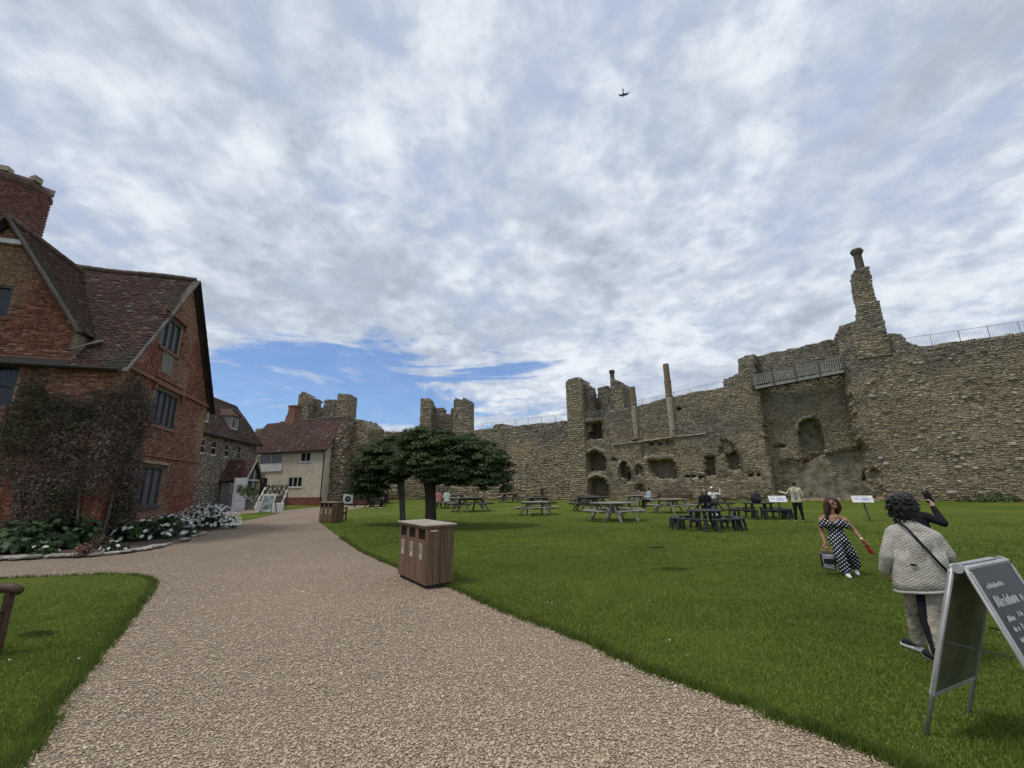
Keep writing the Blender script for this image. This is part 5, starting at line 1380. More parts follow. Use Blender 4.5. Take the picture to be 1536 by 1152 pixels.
def hex_table(m, n=6, name='round_picnic_table'):
    t = bpy.data.objects.new(name, None); COL.objects.link(t)
    r = .80
    for k in range(n):
        a0, a1 = 2 * math.pi * k / n, 2 * math.pi * (k + 1) / n
        mb = MB(); mb.prism([(0, 0, .71), (r * math.cos(a0 + .01), r * math.sin(a0 + .01), .71), (r * math.cos(a1 - .01), r * math.sin(a1 - .01), .71)], (0, 0, .05)); mb.build('top_segment', m, t)
        q = [(R_ * math.cos(a), R_ * math.sin(a), .42) for R_, a in ((1.16, a0 + .05), (1.52, a0 + .05), (1.52, a1 - .05), (1.16, a1 - .05))]
        mb = MB(); mb.prism(q, (0, 0, .05)); mb.build('bench_segment', m, t)
        for a in (a0 + .14, a1 - .14):
            c, s_ = math.cos(a), math.sin(a)
            mb = MB(); mb.bar((1.2 * c, 1.2 * s_, .42), (1.18 * c, 1.18 * s_, 0), .06, .08); mb.bar((1.44 * c, 1.44 * s_, .42), (1.52 * c, 1.52 * s_, 0), .06, .08); mb.build('bench_leg', m, t)
        am = (a0 + a1) / 2; c, s_ = math.cos(am), math.sin(am)
        mb = MB(); mb.bar((.55 * c, .55 * s_, .71), (.62 * c, .62 * s_, 0), .06, .09); mb.build('leg', m, t)
        mb = MB(); mb.bar((.5 * c, .5 * s_, .37), (1.40 * c, 1.40 * s_, .37), .05, .08); mb.build('bearer', m, t)
    return t
PROTO = {}
def put_table(kind, m, px, py, rz, label, sc=1.0, dloc=(0, 0)):
    key = (kind, m.name)
    if key not in PROTO:
        PROTO[key] = (square_table if kind == 'sq' else hex_table)(m); t = PROTO[key]
    else: t = copy_tree(PROTO[key])
    p = ground(px, py); t.location = (p[0] + dloc[0], p[1] + dloc[1], 0); t.rotation_euler = (0, 0, R(rz)); t.scale = (sc, sc, sc)
    tag(t, label, 'picnic table', 'picnic tables on the lawn')
    return t
TB = {}
TB['a'] = put_table('sq', PALEWOOD, 804, 772, 3, 'bleached square picnic table standing in line before two darker tables')
put_table('sq', MIDWOOD, 808, 763, 5, 'dark square picnic table directly behind the bleached one, second of the line of three', 1.1)
put_table('sq', MIDWOOD, 810, 756, 0, 'farthest dark square picnic table, third of the line of three', 1.0)
TB['b'] = put_table('sq', PALEWOOD, 922, 781, 28, 'bleached square picnic table nearest the camera, left of the round dark table', 1.12)
put_table('sq', MIDWOOD, 888, 766, 20, 'dark square picnic table just behind the nearest bleached table', 1.2)
put_table('sq', MIDWOOD, 880, 758, 8, 'small far dark square picnic table before the lower tower arch', 1.1)
TB['c'] = put_table('sq', PALEWOOD, 1009, 769, 12, 'bleached square picnic table left of the person in black', 1.05)
TB['d'] = put_table('sq', PALEWOOD, 958, 759, 8, 'far picnic table where a person in a pale blue top leans', 1.1)
TB['e'] = put_table('hex', DARKWOOD, 1060, 793, 14, 'round dark picnic table with ring bench nearest the camera', .9)
TB['f'] = put_table('hex', DARKWOOD, 1140, 777, 4, 'round dark picnic table with a black backpack on it', .95)
put_table('sq', MIDWOOD, 1070, 765, 10, 'dark picnic table behind the person in black', 1.05)
put_table('sq', MIDWOOD, 706, 767, 24, 'dark square picnic table right of the seated pair near the thick trunk', 1.25)
TB['g'] = put_table('sq', PALEWOOD, 670, 762, 6, 'picnic table with two people seated, just right of the thick tree trunk', 1.1)
put_table('sq', MIDWOOD, 684, 756, 0, 'dark picnic table directly behind the seated pair', 1.2)
put_table('sq', MIDWOOD, 765, 753.5, 12, 'far dark picnic table near the long plain wall', 1.2)
TB['h'] = put_table('sq', MIDWOOD, 563, 760, 12, 'dark picnic table under the left edge of the tree crown', 1.0)

def bench(width, m, backslats=None, name='wooden_bench', h=.95):
    """front faces -y, origin on the ground below seat centre"""
    t = bpy.data.objects.new(name, None); COL.objects.link(t); W = width / 2
    for k in range(4):
        mb = MB(); mb.box((0, -.22 + k * .125, .43), (width - .06, .10, .028)); mb.build('seat_slat', m, t, bevel=.004)
    n = backslats or max(4, int(width / .12))
    for k in range(n):
        x = -W + .1 + (width - .2) * k / max(1, n - 1); mb = MB(); mb.box((x, .27, .66), (.05, .022, .40), Matrix.Rotation(-.12, 3, 'X')); mb.build('back_slat', m, t)
    mb = MB(); mb.box((0, .30, .90), (width, .045, .09)); mb.build('top_rail', m, t, bevel=.008)
    mb = MB(); mb.box((0, .25, .48), (width - .1, .04, .06)); mb.build('lower_rail', m, t)
    for s_ in (-1, 1):
        mb = MB(); mb.box((s_ * (W - .035), -.26, .32), (.065, .065, .64)); mb.build('leg', m, t, bevel=.005)
        mb = MB(); mb.bar((s_ * (W - .035), .23, 0), (s_ * (W - .035), .31, .94), .065, .065); mb.build('leg', m, t)
        mb = MB(); mb.tube([(s_ * (W - .035), .27, .62), (s_ * (W - .035), 0, .655), (s_ * (W - .035), -.27, .655), (s_ * (W - .035), -.36, .625)], [.030, .044, .052, .046], 8); mb.build('arm', m, t, smooth=True)
        mb = MB(); mb.box((s_ * (W - .035), 0, .36), (.04, .5, .07)); mb.build('side_rail', m, t)
    mb = MB(); mb.box((0, -.26, .37), (width - .1, .035, .08)); mb.build('front_rail', m, t)
    return t
def place(t, loc, rz, label, cat, group=None):
    t.location = (loc[0], loc[1], 0); t.rotation_euler = (0, 0, rz); return tag(t, label, cat, group)
place(bench(.85, TEAK, 5, 'wooden_armchair'), gxy(505, 781), R(40), 'dark wooden garden armchair beside the path, in front of the far bin', 'chair')
place(bench(1.5, mat('red stained wood', (.16, .045, .03), .6, .3), 9, 'wooden_bench'), gxy(544, 761), R(10), 'small red-stained bench right of the white square sign', 'bench')
e = ground(34, 884, .64)
place(bench(1.5, TEAK), (e[0] - .38, e[1] - .72), R(90), 'dark teak bench on the small lawn, cut by the left frame edge', 'bench')
pw = np.array([*MC, 0]) + np.array([*MD, 0]) * 11.6 + MN * 1.0
place(bench(3.2, TEAK, 20), pw, MRZ, 'long dark bench against the wall behind the bleached tables', 'bench')
pw = np.array([*BW, 0]) + np.array([*BD, 0]) * 7.0 + np.array([BD[1], -BD[0], 0]) * 1.4
place(bench(3.4, MATS['red stained wood'], 22), pw, math.atan2(BD[1], BD[0]), 'reddish bench at the foot of the long plain wall', 'bench')
place(bench(2.4, MATS['red stained wood'], 16), gxy(592, 754), R(5), 'reddish bench under the trees left of the slim trunk', 'bench')

# ---- recycling bins
def scribble(mb, O, ex, ez, nrm, w, h, rg, th=.3, mi=0):
    """a row of tiny letter-like strokes, too small to read"""
    O, ex, ez, nrm = (Vector(q) for q in (O, ex, ez, nrm)); x = 0
    while x < w:
        lw = h * rg.uniform(.35, .7)
        if rg.random() < .13: x += h * .5; continue
        for k in range(2):
            a = O + ex * (x + (0 if k == 0 else lw * .7)) + ez * (0 if rg.random() < .8 else h * .1); b = a + ez * h * rg.choice((.65, .65, 1.0))
            mb.bar(a, b, h * th * .5, .002, up=nrm, mi=mi)
        z = rg.choice((0.06, .33, .6)); mb.bar(O + ex * x + ez * h * z, O + ex * (x + lw * .75) + ez * h * z, h * th * .45, .002, up=nrm, mi=mi)
        x += lw + h * .22
def recycling_bin(name='litter_bin'):
    t = bpy.data.objects.new(name, None); COL.objects.link(t); W, Dp, H = 1.37, .52, 1.06
    mb = MB(); mb.box((W / 2, Dp / 2, H / 2 - .0), (W - .05, Dp - .05, H - .06)); mb.build('carcass', mat('bin inside', (.012, .011, .010), .9, .2), t)
    rg = random.Random(5); cw_ = W / 3
    for c in range(3):
        x0 = c * cw_
        for k in range(4):
            mb = MB(); mb.box((x0 + cw_ * (k + .5) / 4, .008, .40), (cw_ / 4 - .006, .022, .72)); mb.build('plank', BINWOOD, t, bevel=.003)
        for xx in (x0 + .035, x0 + cw_ - .035):
            mb = MB(); mb.box((xx, .008, .90), (.066, .022, .28)); mb.build('slot_side', BINWOOD, t)
        mb = MB(); mb.box((x0 + cw_ / 2, .010, .79), (cw_ - .14, .02, .05)); mb.build('slot_sill', BINWOOD, t)
        mb = MB(); mb.box((x0 + cw_ / 2, .008, 1.03), (cw_ - .14, .022, .045)); mb.build('slot_head', BINWOOD, t)
        mb = MB(); mb.box((x0 + cw_ / 2, -.008, .60), (.19, .006, .30)); lb = mb.build('label_plate', mat('olive label', (.27, .25, .17), .6, .15, 5, 0), t)
        mb = MB(); mb.box((x0 + cw_ / 2, -.013, .51), (.055, .004, .09)); 
        for r_ in range(2): scribble(mb, (x0 + cw_ / 2 - .07, -.013, .70 - r_ * .055), (1, 0, 0), (0, 0, 1), (0, -1, 0), .14, .03, rg)
        mb.build('printed_mark', mat('cream print', (.62, .58, .48), .6, .1), lb)
    for k in range(4):
        mb = MB(); mb.box((W - .008, Dp * (k + .5) / 4, .54), (.022, Dp / 4 - .006, 1.0)); mb.build('plank', BINWOOD, t, bevel=.003)
        mb = MB(); mb.box((.008, Dp * (k + .5) / 4, .54), (.022, Dp / 4 - .006, 1.0)); mb.build('plank', BINWOOD, t, bevel=.003)
    for k in range(9):
        mb = MB(); mb.box((W * (k + .5) / 9, Dp - .008, .54), (W / 9 - .006, .022, 1.0)); mb.build('plank', BINWOOD, t, bevel=.003)
    mb = MB(); mb.box((W / 2, Dp / 2, H + .022), (W + .09, Dp + .09, .03)); mb.build('lid', BINTOP, t, bevel=.006)
    mb = MB(); mb.box((W / 2, Dp / 2, H - .012), (W + .05, Dp + .05, .035)); mb.build('lid_rim', BINWOOD, t)
    mb = MB(); mb.box((W + .012, .13, .985), (.008, .14, .028)); mb.build('badge', mat('cream print', (.62, .58, .48)), t)
    mb = MB(); mb.box((W / 2, Dp / 2, .0), (W - .06, Dp - .06, .06)); mb.build('base', BLACKWOOD, t)
    return t
rb = recycling_bin()
rb.scale = (1, 1, .93)
place(rb, gxy(597, 863), math.atan2(-.83, .555), 'brown boarded litter bin with three openings in the foreground beside the path', 'bin')
rb2 = copy_tree(rb); place(rb2, gxy(478, 783), R(-40), 'far brown boarded litter bin behind the wooden armchair', 'bin')

# ---- information lecterns
def lectern(px, py, rz, label, seed):
    t = thing('information_panel', label, 'information panel', (*gxy(px, py), 0), rz)
    mb = MB(); mb.bar((0, 0, -.05), (-.12, .12, .88), .06, .045); mb.build('post', DARKMETAL, t)
    tl = Matrix.Rotation(R(42), 3, 'X'); c = Vector((-.12, .08, .90))
    mb = MB(); mb.box(c, (.72, .40, .03), tl); pn = mb.build('panel', mat('white panel', (.72, .72, .72), .4, .05, 3, 0), t, bevel=.006)
    rg = random.Random(seed); up_ = tl @ Vector((0, 1, 0)); nn = tl @ Vector((0, 0, 1))
    mb = MB()
    mb.box(c + up_ * -.03 + Vector((.09, 0, 0)) + nn * .017, (.28, .20, .003), tl); mb.build('printed_picture', mat('lilac print', (.36, .38, .50), .5, .3, 14, 0), pn)
    mb = MB()
    for k in range(4): scribble(mb, c + Vector((-.31, 0, 0)) + up_ * (.07 - k * .045) + nn * .017, (1, 0, 0), up_, nn, .22, .02, rg)
    scribble(mb, c + Vector((-.31, 0, 0)) + up_ * .13 + nn * .017, (1, 0, 0), up_, nn, .5, .03, rg)
    for k in range(5): scribble(mb, c + Vector((.25, 0, 0)) + up_ * (.06 - k * .04) + nn * .017, (1, 0, 0), up_, nn, .08, .018, rg)
    mb.build('printed_text', mat('grey print', (.12, .14, .13), .6, .1), pn)['kind'] = 'stuff'
lectern(1176, 779, R(-22), 'white slanted information panel left of the standing person in a pale top', 3)
lectern(1306, 782, R(-32), 'white slanted information panel between the dotted dress and the quilted jacket', 4)

# ---- near A-board
ang = math.atan2(.42, .905); ax = Vector((.905, .42, 0))
ab = thing('a_board', 'aluminium framed A-board with dark poster at the right frame edge', 'sign board', tuple(Vector((2.885, 2.985, 0)) + ax * .3), ang)
ALU = mat('brushed aluminium', (.46, .47, .46), .42, .12, 10, .05, 80, .5, .25)
Hb = 1.095; Wb = .60
for sgn, nm in ((-1, 'near'), (1, 'far')):
    fr = link('frame', None, ab)
    for x in (-Wb / 2, Wb / 2):
        mb = MB(); mb.tube([(x, sgn * .030, Hb), (x, sgn * .375, .0)], .0125, 10); mb.build('leg', ALU, fr, smooth=True)
        mb = MB(); mb.bar((x, sgn * .042, Hb - .02), (x, sgn * .295, .26), .030, .022, up=(1, 0, 0)); mb.build('side_rail', ALU, fr, bevel=.006)
    q0 = Vector((0, sgn * .036, Hb)); q1 = Vector((0, sgn * .295, .26)); dn = (q1 - q0).normalized()
    mb = MB(); mb.bar((-Wb / 2, q0.y, q0.z), (Wb / 2, q0.y, q0.z), .034, .03); mb.build('top_rail', ALU, fr, bevel=.008)
    mb = MB(); mb.bar((-Wb / 2, q1.y, q1.z), (Wb / 2, q1.y, q1.z), .02, .026); mb.build('bottom_rail', ALU, fr, bevel=.004)
    m_ = mat('dark poster', (.016, .018, .022), .35, .5, 3, 0, spec=.5) if sgn < 0 else mat('moss green backing', (.17, .19, .12), .5, .35, 4, .1)
    mid = (q0 + q1) / 2; L = (q1 - q0).length; rx = math.atan2(dn.y, -dn.z)
    mb = MB(); mb.box(mid, (Wb - .03, .012, L - .03), Matrix.Rotation(rx, 3, 'X')); ps = mb.build('poster' if sgn < 0 else 'backing_panel', m_, fr)
    if sgn < 0:
        up_ = -dn; nn = Vector((1, 0, 0)).cross(up_); rg = random.Random(2)
        base = q0 + nn * .010
        mb = MB()
        for (x, dwn, w_, h_) in ((-.22, .13, .22, .028), (-.22, .235, .36, .06), (-.20, .315, .10, .03), (-.04, .305, .20, .028), (-.20, .37, .16, .03), (.05, .36, .16, .03), (-.20, .425, .24, .022), (-.20, .47, .28, .022), (-.20, .515, .12, .02)):
            scribble(mb, base + Vector((x, 0, 0)) - up_ * dwn, (1, 0, 0), up_, nn, w_, h_, rg, .32)
        mb.build('printed_text', mat('pale print', (.55, .57, .56), .5, .1), ps)['kind'] = 'stuff'
    else:
        mb = MB(); mb.bar((-Wb / 2, .20, .60), (Wb / 2, .20, .60), .008, .022); mb.build('cross_rail', ALU, fr)
for x in (-Wb / 2 - .012, Wb / 2 + .012):
    mb = MB(); mb.tube([(x - .012, 0, Hb - .005), (x + .012, 0, Hb - .005)], .030, 10); mb.build('hinge', ALU, ab, smooth=False)
    mb = MB(); mb.bar((x, -.15, .62), (x, .15, .62), .004, .008); mb.build('stay', DARKMETAL, ab)

# ---- things by the cottage door
def card(px, py, w_, h_, label, tilt=.22, rz=0.0):
    t = thing('notice_card', label, 'notice', (*gxy(px, py), 0), rz)
    mb = MB(); mb.box((0, .08, h_ / 2), (w_, .03, h_), Matrix.Rotation(-tilt, 3, 'X')); b = mb.build('board', mat('white card', (.66, .66, .66), .6, .06, 3, 0), t)
    rg = random.Random(int(px)); mb = MB(); up_ = Vector((0, math.sin(tilt), math.cos(tilt))); nn = Vector((0, -math.cos(tilt), math.sin(tilt)))
    for k in range(5): scribble(mb, Vector((-w_ * .36, .08, h_ / 2)) + up_ * (h_ * (.28 - k * .14)) + nn * .018, (1, 0, 0), up_, nn, w_ * .7, .045, rg)
    mb.build('printed_text', mat('faint print', (.35, .34, .34), .6, .1), b)['kind'] = 'stuff'
card(388, 768.5, .62, .85, 'white notice board propped left of the poster A-board'); card(413, 768, .5, .72, 'lilac-white notice propped right of the poster A-board'); card(419, 767.6, .45, .7, 'greenish white notice at the end of the row by the plinth')
pt = thing('poster_board', 'white framed A-board with blue-green picture below the cottage door', 'sign board', (*gxy(400, 769), 0), R(4))
mb = MB(); mb.box((0, 0, .72), (1.0, .05, 1.35), Matrix.Rotation(-.2, 3, 'X')); mb.build('frame', WHITEP, pt, bevel=.01)
mb = MB(); mb.box((0, -.045, .78), (.72, .02, .95), Matrix.Rotation(-.2, 3, 'X')); mb.build('picture', mat('blue green print', (.16, .25, .26), .5, .5, 3, 0, col2=(.45, .52, .50)), pt)
for x in (-.4, .4):
    mb = MB(); mb.bar((x, .1, 1.3), (x, .75, 0), .05, .05); mb.build('back_leg', DARKMETAL, pt)
    mb = MB(); mb.bar((x, -.2, 0), (x, -.13, .2), .05, .05); mb.build('foot', DARKMETAL, pt)
ds_ = thing('plant_stand', 'stepped white plant stand with pots and trailing plants before the cottage door', 'plant stand', (*gxy(401, 764), 0), R(4))
for k in range(4):
    mb = MB(); mb.box((0, .2 + k * .35, .35 + k * .45), (2.2 - k * .1, .34, .05)); mb.build('shelf', WHITEP if k < 3 else OAK, ds_)
for x in (-1.12, 1.12):
    mb = MB(); mb.bar((x, -.05, .1), (x * .93, 1.4, 1.95), .05, .14, up=(1, 0, 0)); mb.build('side_rail', WHITEP, ds_)
    mb = MB(); mb.bar((x * .93, 1.35, 0), (x * .93, 1.35, 1.9), .07, .07); mb.build('back_leg', OAK, ds_)
rg = random.Random(8); k = 0
spots = [(x, lv) for lv in range(4) for x in (-.85, -.42, 0, .42, .85)]
loc0 = ds_.location
for (x, lv) in spots:
    k += 1
    tp = thing('potted_plant', 'small potted plant, %s from the left on the %s shelf of the stepped stand' % (ORD[(k - 1) % 5], ('lowest', 'second', 'third', 'top')[lv]), 'potted plant', (loc0.x + x, loc0.y + .2 + lv * .35, .375 + lv * .45), 0, 'potted plants on the stand')
    mb = MB(); mb.lathe([(.07, 0), (.10, .15), (.11, .16), (.10, .17)], n=8); mb.build('pot', mat('terracotta', (.25, .11, .07), .9, .2), tp)
    rng = np.random.default_rng(900 + k); nn = 70; d = rng.normal(size=(nn, 3)); d /= np.linalg.norm(d, axis=1)[:, None]; P = d * .17 + np.array([0, 0, .28])
    V, F, CC = leaf_mesh(P, d + rng.normal(0, .3, (nn, 3)), np.full(nn, .12), (GP if k % 3 else np.array([(.6, .6, .56), (.05, .09, .03), (.3, .12, .14)]))[rng.choice(3, nn)], rng); mass('leaves', V, F, CC, LEAFV, tp, kind=None)
# white square sign on a stake
sg = thing('square_sign', 'white square sign with black round emblem beside the far path', 'sign', (*gxy(521, 764), 0), R(12))
mb = MB(); mb.bar((0, 0, 0), (0, 0, .7), .05, .05); mb.build('post', OAK, sg)
mb = MB(); mb.box((0, -.04, .85), (.78, .03, .78)); brd = mb.build('board', WHITEP, sg, bevel=.014)
mb = MB(); mb.tube([(0, -.055, .85), (0, -.065, .85)], .24, 24); mb.build('emblem', mat('black print', (.02, .02, .022), .6, .1), brd)
mb = MB(); mb.tube([(-.03, -.066, .87), (.06, -.066, .82)], .05, 8); mb.tube([(.06, -.066, .9), (.1, -.066, .95)], .035, 8); mb.build('emblem_detail', mat('grey emblem', (.4, .4, .38), .6, .1), brd)
mb = MB()
rg = random.Random(6); scribble(mb, (-.3, -.057, .5), (1, 0, 0), (0, 0, 1), (0, -1, 0), .6, .06, rg); mb.build('printed_text', MATS['grey print'], brd)
# rope barrier at the foot of the ruins
rp = thing('rope_barrier', 'sagging pale rope on low posts before the crumbling footing', 'rope', (-8.2, 50, 0))
for k in range(5):
    mb = MB(); mb.bar((k * 2.4, 0, 0), (k * 2.4, 0, .9), .09, .09); mb.build('post', OAK, rp)
    if k < 4:
        mb = MB(); mb.tube([(k * 2.4 + 2.4 * t_ / 8, -.06, .85 - .45 * (1 - (t_ / 4 - 1) ** 2)) for t_ in range(9)], .035, 5); mb.build('rope', mat('pale rope', (.5, .46, .38), .9, .2), rp)
# backpack on the round dark table
bp = thing('backpack', 'black rounded backpack standing on the round dark table', 'bag', (*(TB['f'].location.xy + Vector((-.25, -.35))), .72), R(10))
mb = MB(); mb.lathe([(.17, 0), (.235, .05), (.25, .22), (.22, .38), (.13, .47), (.04, .5)], n=14, sy=.7); mb.build('body', mat('black nylon', (.014, .015, .017), .6, .3, 9, .2, 40), bp, smooth=True)
mb = MB(); mb.lathe([(.10, .06), (.15, .1), (.15, .24), (.08, .29)], (0, -.12, 0), n=12, sy=.5); mb.build('pocket', mat('dark grey nylon', (.03, .032, .036), .6, .3), bp, smooth=True)
mb = MB(); mb.tube([(-.05, 0, .49), (-.04, 0, .54), (.04, 0, .54), (.05, 0, .49)], .012, 6); mb.build('handle', MATS['black nylon'], bp, smooth=True)

# ---- gull in the sky
bd = sight(935, 141); bd = CO + bd / np.linalg.norm(bd) * 38
gl = thing('bird', 'lone bird gliding high against the clouds', 'bird', tuple(bd), R(-20))
gl.rotation_euler = (R(-35), R(12), R(-25))
sx_ = 1.35
V = []; mb = MB()
mb.tube([(0, .34, 0), (0, .26, .02), (0, .1, .02), (0, -.1, .0), (0, -.26, -.01), (0, -.36, -.01)], [.012, .045, .075, .07, .04, .012], 10)
for s_ in (-1, 1):
    top = [(0, .16, .03), (s_ * .26, .26, .20), (s_ * .52, .14, .22), (s_ * .66, -.06, .19), (s_ * .5, -.0, .205), (s_ * .26, .02, .18), (0, -.08, .02)]
    mb.prism(top, (0, 0, -.014))
mb.prism([(-.04, -.28, 0), (.04, -.28, 0), (.12, -.52, -.01), (0, -.47, -.01), (-.12, -.52, -.01)], (0, 0, -.012))
o = mb.build('body', mat('grey plumage', (.16, .15, .16), .8, .3, 6, .1), gl); o.scale = (.62, .62, .62)
# ================================================================== PEOPLE
def capsule(mb, p0, p1, r0, r1, n=14):
    p0, p1 = Vector(p0), Vector(p1); d = p1 - p0; L = d.length
    d = d / L if L > 1e-6 else Vector((0, 0, 1))
    u = d.cross(Vector((0, 0, 1)))
    if u.length < .05: u = d.cross(Vector((1, 0, 0)))
    u.normalize(); v = d.cross(u); vs = []; fs = []
    rings = [(p0 - d * r0 * math.cos(a), r0 * math.sin(a)) for a in (.25, .6, 1.0, 1.35)] + [(p0, r0)] + ([(p1, r1)] if L > 1e-6 else []) + [(p1 + d * r1 * math.cos(a), r1 * math.sin(a)) for a in (1.35, 1.0, .6, .25)]
    for c, r in rings:
        for k in range(n):
            a = 2 * math.pi * k / n; vs.append(c + (u * math.cos(a) + v * math.sin(a)) * r)
    m = len(rings)
    for i in range(m - 1):
        for k in range(n):
            k2 = (k + 1) % n; fs.append((i * n + k, i * n + k2, (i + 1) * n + k2, (i + 1) * n + k))
    fs.append(tuple(range(n - 1, -1, -1))); fs.append(tuple((m - 1) * n + k for k in range(n)))
    mb.add(vs, fs)
def blend_body(name, parent, caps, voxel, mats, smooth=5):
    """one continuous skin over all limbs; every face takes the material of the limb it belongs to.
    caps: (p0, p1, r0, r1, tag); mats: {tag: material}"""
    mb = MB()
    for c in caps: capsule(mb, *c[:4])
    o = mb.build(name, [], None)
    md = o.modifiers.new('r', 'REMESH'); md.mode = 'VOXEL'; md.voxel_size = voxel; md.use_smooth_shade = True
    sm = o.modifiers.new('s', 'SMOOTH'); sm.factor = .5; sm.iterations = smooth
    dg = bpy.context.evaluated_depsgraph_get()
    me = bpy.data.meshes.new_from_object(o.evaluated_get(dg)); old = o.data
    o.modifiers.clear(); o.data = me; bpy.data.meshes.remove(old); me.name = name
    tags = list(mats); 
    for t in tags: me.materials.append(mats[t])
    nv = len(me.vertices); V = np.zeros(nv * 3, np.float32); me.vertices.foreach_get('co', V); V = V.reshape(-1, 3).astype(float)
    best = np.full(nv, 1e9); who = np.zeros(nv, int); U = np.zeros(nv); T = np.zeros(nv)
    for i, (p0, p1, r0, r1, tg, *_) in enumerate(caps):
        a = np.array(p0, float); b = np.array(p1, float); d = b - a; L2 = max(d @ d, 1e-9); t = np.clip(((V - a) @ d) / L2, 0, 1)
        q = V - a - t[:, None] * d; dist = np.linalg.norm(q, axis=1) - (r0 + (r1 - r0) * t); k = dist < best
        best[k] = dist[k]; who[k] = i
    tagi = np.array([tags.index(c[4]) for c in caps])
    # cloth pattern coordinates: round the body axis and up
    cen = V[:, :2].mean(0); ang = np.arctan2(V[:, 0] - cen[0], -(V[:, 1] - cen[1]))
    at_ = me.attributes.new('pat', 'FLOAT_VECTOR', 'POINT'); A = np.zeros((nv, 3), np.float32); A[:, 0] = V[:, 0]; A[:, 1] = V[:, 2]; A[:, 2] = ang; at_.data.foreach_set('vector', A.ravel())
    nf = len(me.polygons); ls = np.zeros(nf, np.int32); me.polygons.foreach_get('loop_start', ls); lv = np.zeros(len(me.loops), np.int32); me.loops.foreach_get('vertex_index', lv)
    me.polygons.foreach_set('material_index', tagi[who[lv[ls]]].astype(np.int32))
    me.polygons.foreach_set('use_smooth', np.ones(nf, bool))
    o.parent = parent; o.name = name
    return o
def V3(*a): return Vector(a)
def hand_caps(wrist, dirn, palm, k=1.0, curl=.5, tagn='skin', thumb=1):
    """palm + five fingers; dirn along the hand, palm = direction the palm faces"""
    w = Vector(wrist); d = Vector(dirn).normalized(); p = Vector(palm); p = (p - d * p.dot(d)).normalized(); s = d.cross(p) * thumb
    c = [(w, w + d * .035 * k, .022 * k, .026 * k, tagn)]
    for i, (off, ln) in enumerate(((.027, .070), (.010, .078), (-.008, .072), (-.025, .056))):
        b = w + d * .07 * k + s * off * k; c.append((w + d * .02 * k + s * off * .7 * k, b, .014 * k, .0105 * k, tagn))
        m = b + (d * math.cos(curl) + p * math.sin(curl)) * ln * .5 * k; e = m + (d * math.cos(curl * 2.2) + p * math.sin(curl * 2.2)) * ln * .5 * k
        c.append((b, m, .0095 * k, .009 * k, tagn)); c.append((m, e, .009 * k, .0075 * k, tagn))
    tb = w + d * .02 * k + s * .026 * k; tm = tb + (d * .7 + s * .7 + p * .3) * .04 * k; te = tm + (d * .9 + p * .5) * .032 * k
    c.append((tb, tm, .013 * k, .011 * k, tagn)); c.append((tm, te, .0105 * k, .0085 * k, tagn))
    return c
def head_caps(c, f, up=(0, 0, 1), k=1.0):
    """skull, jaw, nose, ears; f = where the face looks"""
    c = Vector(c); f = Vector(f).normalized(); u = Vector(up); u = (u - f * u.dot(f)).normalized(); s = f.cross(u)
    L = []
    L.append((c + u * .03 * k - f * .018 * k, c + u * .025 * k + f * .018 * k, .078 * k, .075 * k, 'skin'))
    L.append((c - u * .04 * k + f * .025 * k, c - u * .065 * k + f * .045 * k, .055 * k, .036 * k, 'skin'))
    L.append((c + u * .005 * k + f * .085 * k, c - u * .025 * k + f * .102 * k, .010 * k, .014 * k, 'skin'))
    for q in (-1, 1):
        L.append((c + s * q * .078 * k - f * .005 * k + u * .012 * k, c + s * q * .078 * k - f * .008 * k - u * .02 * k, .013 * k, .010 * k, 'skin'))
        L.append((c + s * q * .032 * k + f * .083 * k + u * .012 * k, c + s * q * .034 * k + f * .083 * k + u * .012 * k, .0115 * k, .0115 * k, 'eye'))
        L.append((c + s * q * .020 * k + f * .086 * k + u * .034 * k, c + s * q * .046 * k + f * .078 * k + u * .034 * k, .007 * k, .005 * k, 'brow'))
    L.append((c - s * .018 * k + f * .084 * k - u * .052 * k, c + s * .018 * k + f * .084 * k - u * .052 * k, .009 * k, .009 * k, 'lip'))
    return L
def limb(L, pts, rads, tags):
    for i in range(len(pts) - 1): L.append((Vector(pts[i]), Vector(pts[i + 1]), rads[i], rads[i + 1], tags[i] if isinstance(tags, (list, tuple)) else tags))
def fabric(name, col, **kw): return mat(name, col, .85, .18, 12, .25, 60, .15, **kw)
def skinm(name, col):
    m = mat(name, col, .55, .1, 8, .05, 80, .35); m.node_tree.nodes['Principled BSDF'].inputs['Subsurface Weight'].default_value = .05; return m
SK_T = skinm('tan skin', (.36, .19, .115)); SK_P = skinm('pale skin', (.52, .33, .25))
HAIRD = mat('dark brown hair', (.020, .012, .009), .55, .5, 30, .5, 60, .35, stretch=(3, 3, .5)); HAIRB = mat('black hair', (.010, .009, .009), .5, .5, 40, .6, 50, .35); HAIRR = mat('chestnut hair', (.055, .022, .014), .55, .5, 30, .5, 60, .35, stretch=(3, 3, .5))
EYE_M = mat('eye', (.02, .015, .012), .3, .1); LIP_M = mat('lip', (.32, .10, .09), .5, .1)
SHOEW = mat('white shoe', (.68, .67, .64), .6, .1); SHOEK = mat('black shoe', (.015, .015, .016), .6, .2)
def az(px, py):
    p = ground(px, py); return p, -math.atan2(p[0], p[1])
def std(top, legs, shoe, skin, hair=HAIRD, **kw):
    d = {'skin': skin, 'top': top, 'legs': legs, 'shoe': shoe, 'eye': EYE_M, 'brow': hair, 'lip': LIP_M}; d.update(kw); return d

